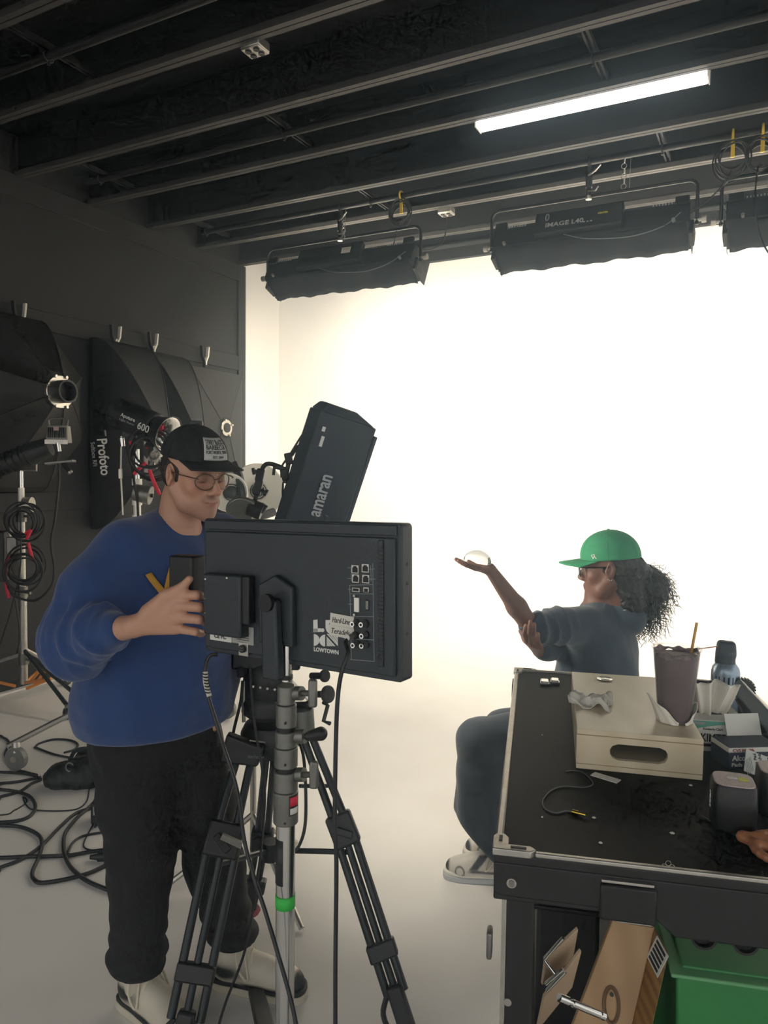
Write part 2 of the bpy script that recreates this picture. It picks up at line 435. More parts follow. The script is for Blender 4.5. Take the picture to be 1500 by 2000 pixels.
# grid pipes under the joists
PIPES = {2.80: 'nearest the viewer, in the darkest corner', 4.12: 'just before the lit strip light', 5.44: 'carrying the hanging light banks', 6.80: 'closest to the white wall'}
PZ = CZ+.02
for pv, wh in PIPES.items():
    t = thing('ceiling_pipe', 'black steel grid pipe under the ceiling joists, '+wh, 'pipe', rm(0, pv, PZ), 'grid pipes under the ceiling')
    MB().cyl(rm(WU+.35, pv, PZ), rm(4.4, pv, PZ), .024, n=16).build('pipe', CEILB, t)
    for u in {2.80: (-3.55, -1.2), 4.12: (-4.65, -2.93, -.92, .6), 5.44: (-4.75, -3.0, -.73, .9), 6.80: (-3.6, -2.1, -.4)}[pv]:
        mb = MB()
        mb.bx(u-.02, u-.008, pv-.32, pv+.32, PZ+.03, PZ+.06, ROOM); mb.bx(u+.008, u+.02, pv-.32, pv+.32, PZ+.03, PZ+.06, ROOM); mb.bx(u-.02, u+.02, pv-.32, pv+.32, PZ+.06, PZ+.066, ROOM)
        b = mb.build('strut_bracket', CEILB, t)
        mb = MB().torus(rm(u, pv, PZ), AU, .03, .006, 18, 6); mb.cyl(rm(u, pv, PZ-.045), rm(u, pv, PZ-.025), .009, n=8); mb.build('pipe_clamp', CEILB, b)

# strip light recessed beside a joist
t = thing('strip_light', 'lit white linear strip light fixed beside a ceiling joist', 'ceiling light', rm(-1.05, 4.53, CZ-.03))
MB().bx(-1.72, -.38, 4.475, 4.585, CZ+.02, CZ+.06, ROOM).build('housing', mat('white_enamel', 'e4e2da', .5), t)
dif = mat('lit_diffuser', 'fffaf0', .5, emit=STRIP_POWER)
MB().bx(-1.72, -.38, 4.478, 4.582, CZ-.03, CZ+.02, ROOM).build('diffuser', dif, t, bevel=.01)
for u in (-1.727, -.38): MB().bx(u, u+.007, 4.475, 4.585, CZ-.032, CZ+.06, ROOM).build('end_cap', WHT, t)

# outlet boxes on joists
def outlet(p, label, n=4, s=1.0, up=None):
    M = frame(p, AU, AV)
    t = thing('ceiling_outlet_box', label, 'outlet', p, 'power outlet boxes on the ceiling joists')
    MB().box((0, 0, .02), (.12*s, .10*s, .05), M).build('box', ALU, t, bevel=.006)
    pl = MB().box((0, 0, -.008), (.115*s, .095*s, .006), M).build('cover_plate', ALU, t, bevel=.003)
    for i in (-1, 1):
        for j in (-1, 1):
            c = tf(M, (i*.026*s, j*.022*s, -.012)); MB().cyl(c, c-vec(0, 0, .006), .017*s, n=14).build('socket', BLK, pl)
    return t
outlet(atv(498, 98, 3.20), 'metal four-socket outlet box on the dark joist, high at upper left')
outlet(atv(872, 417, 5.83), 'metal outlet box with a plugged-in cable above the left light bank')
# ================================================================== hanging light banks
HOUSE = mat('bank_housing_black', '101316', .55, noise=.2, scale=9)
BANKEM = mat('lit_fluorescent_tube', 'fff6e6', .5, emit=BANK_POWER)
YEL = mat('yellow_print', 'd8cf3a', .6)
YTAPE = mat('yellow_tie', 'd9b92e', .6)
def bank(label, uc, zt, hw, drop=.30, tilt=22, writing=True, side=0):
    t = thing('soft_light_bank', label, 'studio light', (0, 0, 0), 'soft light banks hanging from the grid pipe')
    # local: x along the bank, y towards the white wall, z up, origin in the middle of the yoke bar
    ybar = []
    r = .06
    for a in np.linspace(0, math.pi/2, 6): ybar.append((-hw+r-r*math.cos(a), 0, -r+r*math.sin(a)))
    yb = [(-hw, 0, -drop-.03)]+ybar+[(-x, y, z) for x, y, z in reversed(ybar)]+[(hw, 0, -drop-.03)]
    MB().tube(yb, .0125, 10).build('yoke', BLKM, t)
    for s in (-1, 1):
        mb = MB(); mb.cyl((s*(hw-.045), 0, -drop), (s*(hw+.045), 0, -drop), .012, n=10); mb.cyl((s*(hw+.03), 0, -drop), (s*(hw+.06), 0, -drop), .024, n=12)
        mb.build('tilt_knob', ALU, t)
    # hanger: pipe clamp, stud, spigot
    h = PZ-zt
    mb = MB().cyl((0, 0, -.01), (0, 0, h-.03), .017, n=12); mb.cyl((0, 0, .06), (0, 0, .16), .024, n=12); mb.torus((0, 0, h), (1, 0, 0), .034, .011, 18, 8)
    hg = mb.build('hanger', BLKM, t)
    mb = MB().cyl((.0, -.02, .14), (.06, -.05, .16), .008, n=8); mb.cyl((.06, -.05, .16), (.09, -.05, .19), .006, n=8); mb.cyl((.0, -.02, .03), (.055, -.04, .02), .007, n=8); mb.cyl((.055, -.04, .02), (.075, -.04, .045), .006, n=8)
    mb.build('wing_bolt', ALU, hg)
    mb = MB().cyl((0, 0, -.022), (0, 0, .002), .022, n=12); mb.build('spigot', ALU, hg)
    # housing
    ta = math.radians(tilt); bw = hw-.035
    ey = np.array([0, math.cos(ta), -math.sin(ta)]); ez = np.array([0, math.sin(ta), math.cos(ta)])
    B = frame((0, .02, -drop), (1, 0, 0), ey)
    mb = MB()
    lo = [(-bw, -.10, -.075), (bw, -.10, -.075), (bw, .12, -.135), (-bw, .12, -.135)]
    hi = [(-bw, -.10, .085), (bw, -.10, .085), (bw, .12, .12), (-bw, .12, .12)]
    mb.hexa(lo, hi, B); mb.build('housing', HOUSE, t, bevel=.008)
    x0, x1 = (-.36, .26)
    cb = MB().bx(x0, x1, -.155, -.095, -.05, .13, B).build('control_box', HOUSE, t, bevel=.008)
    if writing:
        TB = frame(tf(B, (0, -.157, 0)), (1, 0, 0), ez)
        letter(MB(), 'IMAGE L40', TB@frame((-.14, .012, 0), (1, 0, 0), (0, 1, 0)), .052, .02, .27).build('lettering', SIGN, cb)
        letter(MB(), 'CENTER', TB@frame((.125, .05, 0), (1, 0, 0), (0, 1, 0)), .02, .02, .07).build('yellow_lettering', YEL, cb)
        mb = MB()
        for i in range(3): mb.box((.0+.025*i, -.005, 0), (.013, .008, .002), TB)
        mb.build('button', SIGN, cb)
        mb = MB().torus((-.27, .08, 0), (0, 0, 1), .028, .0025, 20, 4, TB, .45); mb.build('badge', SIGN, cb)
    for s in (-1, 1):
        e = MB().box((s*(bw-.055), -.10, .10), (.09, .03, .06), B).build('end_bracket', HOUSE, t, bevel=.005)
        MB().box((s*(bw+.004), .03, -.07), (.03, .14, .11), B).build('end_plate', HOUSE, t, bevel=.005)
        mb = MB()
        for i in range(7): mb.box((s*(bw-.12-.02*i), -.103, .088), (.008, .006, .012), B)
        mb.build('vent', SIGN, e)
        mb = MB()
        for i in range(5): mb.box((s*(bw+.021), -.01+.02*i, -.07), (.004, .006, .07), B)
        mb.build('end_vent', STEEL, e)
        mb = MB().cyl(tf(B, (s*(bw-.1), -.1, -.06)), tf(B, (s*(bw-.1), -.125, -.06)), .012, n=8); mb.build('latch', ALU, e)
    # fabric flap hanging on the lower edge, wrinkled
    P = []
    for i in range(5):
        row = []
        for j in range(41):
            x = -bw+.02+2*(bw-.02)*j/40; a = i/4
            row.append(tf(B, (x, -.10+.225*a-.004, -.08-.06*a+.008*math.sin(x*17+i)+.006*math.sin(x*41)-.006)))
        P.append(row)
    MB().grid(P).build('fabric_flap', mat('black_cloth', '121518', .85, noise=.2, scale=14), t, solid=.004)
    # sagging cord along the flap
    cpts = spline([tf(B, q) for q in ((-.15, -.112, -.05), (.02, -.10, -.105), (.3, -.085, -.125), (.52, -.10, -.09), (bw-.06, -.105, .0))], 8)
    MB().tube(cpts, .0035, 6).build('power_cord', mat('grey_cord', '6d7478', .5), t)
    # tubes in the open front; unseen slats added to aim their light lower
    for i in range(4):
        MB().cyl(tf(B, (-bw+.03, .146, -.088+.062*i)), tf(B, (bw-.03, .146, -.088+.062*i)), .019, n=12).build('fluorescent_tube', BANKEM, t)
    rf = MB().bx(-bw+.01, bw-.01, .121, .124, -.13, .115, B).build('reflector', mat('polished_reflector', 'dddddd', .3, metal=.6), t)
    ca, sa = math.cos(math.radians(-30)), math.sin(math.radians(-30))
    for i in range(3, 8):
        LB = B@frame((0, .172, -.118+.034*i), (1, 0, 0), (0, ca, sa))
        MB().bx(-bw+.01, bw-.01, 0, .028, -.001, .001, LB).build('added_light_slat', HOUSE, t)
    for s in (-1, 1): MB().hexa([(s*bw, .10, -.135), (s*bw, .19, -.12), (s*bw, .21, .12), (s*bw, .10, .12)], [(s*(bw-.004), .10, -.135), (s*(bw-.004), .19, -.12), (s*(bw-.004), .21, .12), (s*(bw-.004), .10, .12)], B).build('added_light_shield', HOUSE, t)  # added end shields, hiding the lit tubes from the side
    if side:   # paper label on the control box
        TB = frame(tf(B, (.12, -.157, .055)), (1, 0, 0), ez)
        lb = MB().box((0, 0, 0), (.085, .055, .002), TB).build('paper_label', mat('paper', 'd9d4c4', .8), t)
        letter(MB(), 'NO. 40', TB@frame((-.01, .012, .001), (1, 0, 0), (0, 1, 0)), .014).build('lettering', DARKP, lb)
    # safety chain beside the hanger
    if not side:
        mb = MB(); p = tf(np.eye(4), (.26, 0, 0))
        for i in range(6): mb.torus((.24+.004*(i % 2), 0, .03+.035*i), (1, 0, 0) if i % 2 else (0, 1, 0), .018, .0028, 12, 5, None, 1)
        mb.tube([(.28, 0, .0), (.285, 0, .25), (.29, 0, h)], .002, 5); mb.build('safety_chain', ALU, t)
    else:
        mb = MB().tube([(.05, -.02, -.02), (.06, -.02, .15), (.05, 0, h)], .003, 5)
        for i in range(5): mb.torus((.045, -.02, .0+.03*i), (1, 0, 0) if i % 2 else (0, 1, 0), .016, .003, 12, 5)
        mb.build('safety_chain', ALU, t)
    put(t, ROOM@frame((uc, 5.44, zt), (1, 0, 0), (0, 1, 0)))
    return t
def bank_from(label, pl, pr, ptop, **k):
    a, b, c = atv(*pl, 5.44), atv(*pr, 5.44), atv(*ptop, 5.44)
    ul, ur = a@AU, b@AU
    return bank(label, (ul+ur)/2, c[2], (ur-ul)/2, **k)
bank_from('black soft light bank marked IMAGE L40, middle of the hanging row', (960, 480), (1362, 400), (1160, 382), drop=.27)
bank_from('black soft light bank with paper label, leftmost and farthest of the hanging row', (523, 500), (822, 470), (668, 465), side=1, drop=.25, writing=False)
a = atv(1408, 430, 5.44); bank('black soft light bank cut off by the right edge of view', a@AU+.74, atv(1450, 345, 5.44)[2], .74, drop=.27, writing=False)

# ------------------------------------------------------------------ coiled cables tied to the pipe
def coil_at(p, label, R=.10, n=5, tail=None, sag=0):
    t = thing('hanging_cable_coil', label, 'cable', p, 'cable coils tied to the grid pipe')
    for i in range(n):
        a = rnd.uniform(-.5, .5); ax = nrm(AV+AU*a*.7+vec(0, 0, rnd.uniform(-.15, .15)))
        MB().torus(p+vec(0, 0, -.03-R-.012*i)+AU*rnd.uniform(-.02, .02)+AV*rnd.uniform(-.03, .03), ax, R*rnd.uniform(.85, 1.1), .0055, 28, 6, None, rnd.uniform(1.0, 1.25)).build('loop', RUB, t)
    MB().torus(p+vec(0, 0, .0), AU, .035, .008, 16, 6, None, 1).build('yellow_tie', YTAPE, t)
    MB().bx(-.012, .012, -.006, .006, -.14, .0, frame(p, AU, AV)).build('tie_end', YTAPE, t)
    if tail is not None: MB().tube(spline(tail, 8), .0055, 6).build('tail', RUB, t)
    return t
pp = lambda x: atv(x, 375-(x-750)*.18, 5.44)
def onpipe(x):
    r = ray(x, 300); k = 5.44/(r@AV); q = CAM+r*k; q[2] = PZ; return q
p = onpipe(785); coil_at(p, 'black cable coil with yellow tie above the leftmost light bank', .085, 5, [p+vec(0, 0, -.2), atv(780, 430, 5.46), atv(765, 495, 5.40)])
p = onpipe(1431); coil_at(p, 'black cable coil with yellow tie, right of the middle light bank', .10, 5, [p+vec(0, 0, -.22), atv(1428, 335, 5.44), atv(1400, 375, 5.42), atv(1345, 420, 5.42)])
p = onpipe(1489); coil_at(p, 'black cable coil with yellow tie at the right edge of view', .10, 5, [p+vec(0, 0, -.22), atv(1480, 330, 5.40), atv(1475, 400, 5.25), atv(1488, 470, 5.2), atv(1520, 520, 5.2)])
o = MB().tube(spline([atv(872, 425, 5.80), atv(866, 470, 5.75), atv(835, 488, 5.6), atv(800, 470, 5.45), atv(790, 466, 5.40)], 8), .006, 6).build('plugged_cable', RUB)
tag(o, 'black cable plugged into the ceiling outlet above the left light bank', 'cable')
# ================================================================== softboxes hanging on the black wall
SBX = mat('black_softbox_fabric', '1b1a18', .62, noise=.3, scale=5, bump=.25, bscale=14)
SILV = mat('silver_ring', 'cfccc2', .25, metal=1)
WM = mat('white_metal', 'efebde', .35, metal=.15)
RED = mat('red_strap', 'd3213f', .6)
def softbox(label, v0, v1, z0, z1, ua, va, za, ring=.085, bulge=.55, octa=0, ringout=True, sag=.05):
    t = thing('softbox', label, 'softbox', rm(WU+.03, (v0+v1)/2, z0), 'softboxes hung along the black wall')
    cv, cz, hv, hz = (v0+v1)/2, (z0+z1)/2, (v1-v0)/2, (z1-z0)/2
    if octa:
        cc_ = .42; cor = [(1, -cc_), (1, cc_), (cc_, 1), (-cc_, 1), (-1, cc_), (-1, -cc_), (-cc_, -1), (cc_, -1)]
    else: cor = [(1, -1), (1, 1), (-1, 1), (-1, -1)]
    ns = 5 if octa else 8; per = []
    for k in range(len(cor)):
        p_, q_ = np.array(cor[k]), np.array(cor[(k+1) % len(cor)])
        for j in range(ns): per.append((*(p_+(q_-p_)*j/ns), j/ns))
    rows = []
    T = [-.12, -.02, 0, .08, .18, .3, .42, .55, .68, .8, .9, 1.0]
    for tt in T:
        row = []
        for pv_, pz_, fr in per:
            bv, bz = cv+hv*pv_, cz+hz*pz_
            if tt < 0:
                row.append(rm(WU+.03 if tt < -.1 else WU+.09, bv, bz)); continue
            w_ = tt**1.15; s_ = tt**bulge; a = math.atan2(pz_, pv_); c, s2 = math.cos(a), math.sin(a)
            dip = sag*math.sin(math.pi*min(tt, 1))*math.sin(math.pi*fr)
            uu = WU+.10+(ua-WU-.10)*s_-dip
            row.append(rm(uu, bv*(1-w_)+(va+ring*c)*w_, bz*(1-w_)+(za+ring*s2)*w_))
        rows.append(row)
    MB().grid(rows, closed=True).build('shell', SBX, t, smooth=14, solid=.004)
    # piping along the ribs
    for i in range(0, len(per), ns):
        MB().tube([r[i]+AU*.004 for r in rows[2:]], .005, 5).build('rib_seam', SBX, t)
    p = rm(ua, va, za)
    mb = MB(); mb.cyl(p-AU*.02, p+AU*.02, ring*1.12, n=28); rg = mb.build('speed_ring', SILV, t, bevel=.004)
    for k in range(8 if ringout else 4):
        a = 2*math.pi*k/8*(1 if ringout else 2)+.4; q = p+AV*math.cos(a)*ring*1.1+UPZ*math.sin(a)*ring*1.1
        MB().cyl(q-AU*.01, q+AU*.035, .011, n=8).build('rod_socket', SILV, rg)
    if ringout:
        mb = MB(); P = [(ring*.78, 0), (ring*.78, .10), (ring*.66, .10), (ring*.66, .0)]
        mb.lathe(P, 28, frame(p, AV, UPZ), cap=False); mb.build('adapter_tube', BLK, rg)
    MB().cyl(p+AU*.022, p+AU*.026, ring*.66, n=24).build('opening', RUB, rg)
    return t
softbox('largest black softbox with silver speed ring, at the far left of the wall', 3.05, 4.22, 1.48, 2.80, -4.56, 3.65, 2.21, .105, .8, octa=1.55)
sb = softbox('tall black softbox with white brand lettering down its side', 4.40, 4.95, 1.15, 2.76, -4.52, 4.66, 1.95, .07, .62)
softbox('tall black softbox behind the lamp, second from the wall corner', 4.93, 5.42, 1.2, 2.74, -4.57, 5.16, 1.92, .07, .62)
softbox('flat black softbox with small silver ring beside the white corner', 5.52, 6.34, 1.35, 2.68, -4.98, 5.99, 2.10, .075, .8, ringout=False, sag=.01)
# brand lettering, reading downwards along the flank that faces the viewer
p0, p1 = atu(199, 857, -4.93), atu(207, 928, -4.93)
dn = nrm(p1-p0); nr = nrm(CAM-p0); yy = np.cross(nr, dn)
M = frame((p0+p1)/2, dn, yy)
letter(MB(), 'Profoto', M, .11, .02, np.linalg.norm(p1-p0)).build('lettering', PRINT, sb)
letter(MB(), 'Softbox RFi', M@frame((-.03, -.075, 0), (1, 0, 0), (0, 1, 0)), .045, .01, .2).build('lettering', SIGN, sb)
q0 = atu(206, 846, -4.93); mb = MB().box((0, 0, 0), (.05, .012, .002), frame(q0, dn, yy)); mb.build('logo_bar', SIGN, sb)

# spring clamps biting the fabric
def clamp(px_, label):
    r = ray(*px_); p = CAM+r*((WU+.07)/(r@AU))
    t = thing('spring_clamp', label, 'clamp', p, 'spring clamps holding the softboxes')
    for s, mt in ((-1, BLK), (1, WM)):  # shade put into the colour: shadowed handle black, lit handle pale
        P = [p+AV*s*.004+vec(0, 0, -.02), p+AV*s*.012+vec(0, 0, .03), p+AV*s*.040+vec(0, 0, .08), p+AV*s*.050+vec(0, 0, .175)]
        mb = MB()
        for a, b in zip(P[:-1], P[1:]):
            d = nrm(b-a); M = frame((a+b)/2, d, AU); mb.box((0, 0, 0), (np.linalg.norm(b-a)+.004, .034, .016), M)
        mb.build('handle' if s > 0 else 'back_handle', mt, t, bevel=.003)
        MB().box((0, 0, 0), (.024, .036, .016), frame(P[0], UPZ, AU)).build('jaw_pad', BLK, t, bevel=.003)
    q = p+vec(0, 0, .045)
    mb = MB()
    for i in range(5): mb.torus(q+AU*(-.016+.008*i), AU, .011, .003, 12, 5)
    mb.build('coil_spring', CHR, t)
    return t
clamp((38, 636), 'spring clamp with pale handle above the largest softbox')
clamp((226, 676), 'pale-handled spring clamp above the softbox with brand lettering')
clamp((299, 688), 'pale-handled spring clamp, third along the wall from the left')
clamp((400, 711), 'pale-handled spring clamp nearest the white corner')

# ================================================================== lamps and rolling stands in front of the black wall
ORG = mat('orange_paint', 'd9862a', .5)
def cable(name, label, pts, r=.006, parent=None, n=8, m=None, cat='cable', group=None):
    o = MB().tube(spline(pts, n), r, 8).build(name, m or RUB, parent)
    if parent is None: tag(o, label, cat, group)
    return o
D1 = 5.2
st = thing('light_stand', 'silver light stand with looped cables and orange leg braces, at the far left', 'light stand', (at(47, 1338, D1)[0], D1, 0))
bx_, by_ = at(47, 1338, D1)[0], D1
V = lambda x, y, z: vec(bx_+x, by_+y, z)
mb = MB().cyl(V(0, 0, .12), V(0, 0, .78), .027, n=16); mb.build('lower_column', ALU, st)
MB().cyl(V(0, 0, .78), V(0, 0, 1.52), .021, n=16).build('upper_column', WM, st)
for z in (.30, .78, 1.15, 1.32):
    mb = MB().cyl(V(0, 0, z-.04), V(0, 0, z+.04), .034, n=16); c = mb.build('collar', STEEL, st)
    MB().cyl(V(.03, -.02, z), V(.08, -.05, z), .009, n=8).build('knob', STEEL, c)
mb = MB().cyl(V(.02, 0, 1.40), V(.075, 0, 1.40), .055, n=20); mb.build('crank_drum', ALU, st)
for a, col in ((-40, ALU), (70, ALU), (200, ALU)):
    a = math.radians(a); d = vec(math.cos(a), math.sin(a), 0)
    L = .42 if a > 0 else .62
    hip = V(0, 0, .36)+d*.02; ft = V(0, 0, .10)+d*L
    if a > 3: continue
    MB().tube([hip, ft], .014, 8).build('leg', ALU if a > 0 else BLKM, st)
    br = MB().tube([V(0, 0, .13)+d*.02, hip+(ft-hip)*.55], .012, 6).build('brace', ORG, st)
    cs = MB().cyl(ft, ft+vec(0, 0, -.03), .012, n=8).build('caster_stem', STEEL, st)
    MB().torus(ft+vec(0, 0, -.06), nrm(np.cross(d, UPZ)), .03, .012, 16, 6).build('wheel', RUB, cs)
for (a, b) in (((0, 1333), (30, 1340)), ((58, 1333), (96, 1288)), ((68, 1336), (100, 1296)), ((52, 1345), (100, 1325))):
    MB().tube([at(*a, D1-.06), at(*b, D1-.06)], .011, 6).build('brace', ORG, st)
MB().tube([at(50, 1275, D1-.04), at(150, 1358, D1-.25)], .014, 8).build('leg', BLKM, st)
MB().tube([at(40, 1278, D1), at(-30, 1300, D1+.02)], .014, 8).build('leg', ALU, st)
# lamp head on it
lh = thing('studio_lamp', 'black lamp head with grey ribbed ballast on the leftmost silver stand', 'studio light', V(0, 0, 1.52))
yk = [at(29, 893, D1), at(29, 918, D1), at(71, 919, D1), at(71, 882, D1)]
MB().tube(spline(yk, 1), .008, 6).build('yoke', ALU, lh)
MB().cyl(V(0, 0, 1.50), V(0, 0, 1.64), .016, n=10).build('spigot', CHR, lh)
a, b = at(-40, 925, D1-.05), at(98, 872, D1-.02)
mb = MB(); mb.cyl(a, a+(b-a)*.7, .075, n=20); mb.cyl(a+(b-a)*.68, b, .085, .065, n=20); hd = mb.build('lamp_body', BLK, lh, bevel=.006)
for k in range(4):
    q = a+(b-a)*(.35+.09*k); MB().torus(q, b-a, .078, .004, 24, 5).build('cooling_rib', BLKM, hd)
M = frame(at(114, 848, D1-.06), vec(1, .1, 0), vec(.25, 1, 0))
bl = MB().hexa([(-.075, -.04, -.06), (.075, -.04, -.06), (.075, .06, -.06), (-.075, .06, -.06)], [(-.065, -.02, .06), (.065, -.02, .06), (.065, .06, .06), (-.065, .06, .06)], M).build('ballast', mat('grey_ballast', '8d8b84', .5), lh, bevel=.006)
for k in range(9): MB().box((-.056+.014*k, -.036, .01), (.006, .02, .07), M).build('fin', BLK, bl)
MB().tube(spline([tf(M, q) for q in ((-.06, 0, .055), (-.055, 0, .105), (.055, 0, .105), (.06, 0, .055))], 5), .007, 6).build('handle', STEEL, bl)
MB().box((.0, -.043, .035), (.035, .008, .025), M).build('badge', mat('red_badge', 'b7968f', .5), bl)
MB().box((0, -.045, -.055), (.15, .012, .03), M).build('rim', ALU, bl)
MB().box((0, 0, 0), (.19, .08, .018), frame(at(118, 903, D1-.08), vec(1, .1, .12), vec(.1, 1, 0))).build('tray', STEEL, lh, bevel=.004)
MB().cyl(at(124, 905, D1-.1), at(137, 922, D1-.12), .016, n=12).build('lever', BLK, lh)
MB().cyl(at(136, 921, D1-.12), at(138, 924, D1-.12), .018, n=12).build('lever_cap', ALU, lh)
MB().cyl(at(113, 865, D1-.1), at(116, 882, D1-.1), .016, n=10).build('clamp_bolt', CHR, lh)
cable('lamp_cable', 'long black cable hanging in a loop beside the leftmost light stand', [at(115, 905, D1-.1), at(115, 945, D1-.1), at(108, 1010, D1-.1), at(100, 1060, D1-.1), at(106, 1110, D1-.1), at(100, 1145, D1-.1), at(70, 1172, D1-.12), at(30, 1165, D1-.12), at(15, 1145, D1-.1)], .009)
cable('thin_cable', 'thin black cable dropping from the coils on the leftmost stand to floor', [at(40, 1000, D1-.09), at(40, 1100, D1-.09), at(30, 1160, D1-.09), at(10, 1230, D1-.09), at(-5, 1270, D1-.09)], .006)
cable('thin_cable', 'thin black cable hanging straight beside the leftmost stand column', [at(28, 1165, D1-.07), at(36, 1210, D1-.07), at(38, 1250, D1-.07), at(33, 1275, D1-.06)], .006)
def coil(name, label, c, ax, R, n, group, strap=None, r=.007):
    t = thing(name, label, 'cable', c, group)
    for i in range(n):
        a2 = nrm(np.asarray(ax)+vec(rnd.uniform(-.25, .25), 0, rnd.uniform(-.2, .2)))
        MB().torus(c+vec(rnd.uniform(-.02, .02), rnd.uniform(-.05, .05), rnd.uniform(-.03, .03)), a2, R*rnd.uniform(.72, 1.08), r, 30, 6, None, rnd.uniform(.95, 1.15)).build('loop', RUB, t)
    for q in (strap or []): MB().tube(spline(q, 4), .011, 6).build('strap', RED, t)
    return t
fr = vec(.2, -1, .1)
coil('cable_coil', 'upper cable coil hanging on the leftmost silver stand', at(48, 1013, D1-.08), fr, .115, 6, 'cable coils on the stands', [[at(50, 1042, D1-.12), at(60, 1036, D1-.14), at(52, 1052, D1-.12)], [at(55, 1060, D1-.1), at(60, 1080, D1-.1), at(64, 1092, D1-.1)]])
coil('cable_coil', 'lower cable coil hanging on the leftmost silver stand', at(50, 1112, D1-.08), fr, .125, 7, 'cable coils on the stands', [[at(20, 1088, D1-.1), at(12, 1105, D1-.1), at(11, 1135, D1-.1), at(17, 1168, D1-.1)]])
t = thing('ballast_box', 'dark ballast box with grey connectors hung left of the leftmost stand', 'power supply', at(5, 1135, D1+.02))
MB().box((0, 0, 0), (.16, .12, .36), frame(at(-8, 1086, D1+.05), vec(1, .1, 0), vec(-.1, 1, 0))).build('case', BLK, t, bevel=.01)
mb = MB().cyl(at(20, 1030, D1), at(22, 1048, D1), .014, n=10); mb.build('connector', WM, t)
MB().box((0, 0, 0), (.07, .07, .12), frame(at(26, 1065, D1), vec(1, .1, 0), vec(-.1, 1, 0))).build('plug_block', STEEL, t, bevel=.006)

# second rolling stand with the big lamp, behind the man
D2 = 4.5
X2 = at(268, 1000, D2)[0]
V2 = lambda x, y, z: vec(X2+x, D2+y, z)
st = thing('light_stand', 'silver rolling stand standing behind the man with casters on its legs', 'light stand', (X2, D2, 0))
MB().cyl(V2(0, 0, .18), V2(0, 0, .95), .03, n=16).build('lower_column', ALU, st)
MB().cyl(V2(0, 0, .95), V2(0, 0, 1.5), .022, n=16).build('upper_column', WM, st)
MB().cyl(V2(0, 0, 1.5), V2(0, 0, 1.78), .016, n=12).build('spigot', CHR, st)
for z in (1.36, 1.46, 1.58): MB().cyl(V2(0, 0, z-.02), V2(0, 0, z+.02), .03, n=16).build('collar', WM, st)
kn = MB().cyl(V2(.0, -.05, 1.52), V2(.10, -.05, 1.50), .05, .058, n=22).build('receiver', STEEL, st, bevel=.004)
MB().cyl(V2(.10, -.05, 1.50), V2(.115, -.05, 1.50), .012, n=10).build('receiver_bolt', BLK, kn)
MB().box((-.09, -.03, 1.63), (.02, .02, .06), frame(V2(0, 0, 0), vec(1, 0, 0), vec(0, 1, 0))).build('t_handle', WM, st, bevel=.004)
MB().tube([at(237, 852, D2), at(236, 930, D2), at(240, 1006, D2)], .005, 6).build('thin_rod', WM, st)
MB().cyl(at(238, 856, D2), at(240, 872, D2), .018, n=10).build('rod_clamp', CHR, st)
hub = V2(0, 0, .36)
for fpx, z in (((14, 1458), .13), ((300, 1370), .13), ((235, 1500), .13)):
    r_ = ray(*fpx); ft = CAM+r_*(z-CAM_H)/r_[2]
    if fpx[0] > 100: ft = V2(.42, .35, .13) if fpx[0] == 300 else V2(.3, -.45, .13)
    MB().tube([hub, hub+(ft-hub)*.5, ft], .018, 8).build('leg', ALU, st)
    MB().tube([V2(0, 0, .2), hub+(ft-hub)*.55+vec(0, 0, -.0)], .011, 6).build('brace', ALU, st)
    c = ft+vec(.06, -.02, -.06)
    cs = MB().cyl(ft+vec(.05, 0, .02), c+vec(0, 0, .03), .022, n=12).build('caster_fork', ALU, st)
    MB().cyl(c+vec(-.004, -.016, .002), c+vec(.004, .016, .002), .062, n=26).build('wheel', mat('grey_wheel', '6c6e6a', .45), cs)
    MB().cyl(c+vec(-.008, -.02, .002), c+vec(-.002, .02, .002), .018, n=14).build('wheel_hub', ALU, cs)
lh = thing('studio_lamp', 'large black monolight marked 600 with a round reflector behind the man', 'studio light', V2(0, 0, 1.66))
a, b = at(233, 806, D2), at(305, 838, D2-.1); ax = nrm(b-a)
M = frame(a, ax, vec(0, 1, 0))
hd = MB().cyl(a-ax*.02, b, .095, n=26).build('lamp_body', BLK, lh, bevel=.01)
rf = MB().lathe([(.075, 0), (.09, .04), (.115, .10), (.111, .10), (.085, .04), (.06, .01)], 30, frame(b, np.cross(ax, UPZ), np.cross(np.cross(ax, UPZ), ax)*-1), cap=False)
rf = rf.build('reflector_dish', BLKM, lh)
MB().lathe([(.02, .012), (.078, .045), (.106, .095)], 30, frame(b, np.cross(ax, UPZ), np.cross(np.cross(ax, UPZ), ax)*-1), cap=False).build('dish_lining', CHR, rf, solid=.002)
# lettering on the side of the body
nr = nrm(vec(0, -1, -.15)); c0 = (a*.45+b*.55); xx = ax; yy = np.cross(nr, xx); M = frame(c0+nr*.104, xx, yy)
letter(MB(), '600', M@frame((.075, -.0, 0), (1, 0, 0), (0, 1, 0)), .06, .01, .085).build('lettering', PRINT, hd)
letter(MB(), 'Aputure', M@frame((-.05, .014, 0), (1, 0, 0), (0, 1, 0)), .03, .01, .11).build('lettering', PRINT, hd)
letter(MB(), 'Light Storm', M@frame((-.05, -.012, 0), (1, 0, 0), (0, 1, 0)), .02, .0, .11).build('lettering', SIGN, hd)
MB().tube([at(305, 822, D2-.12), at(304, 855, D2-.13)], .012, 6).build('yoke_arm', STEEL, lh)
MB().box((0, 0, 0), (.05, .03, .04), frame(at(310, 838, D2-.1), vec(1, 0, 0), vec(0, 1, 0))).build('red_tab', RED, lh)
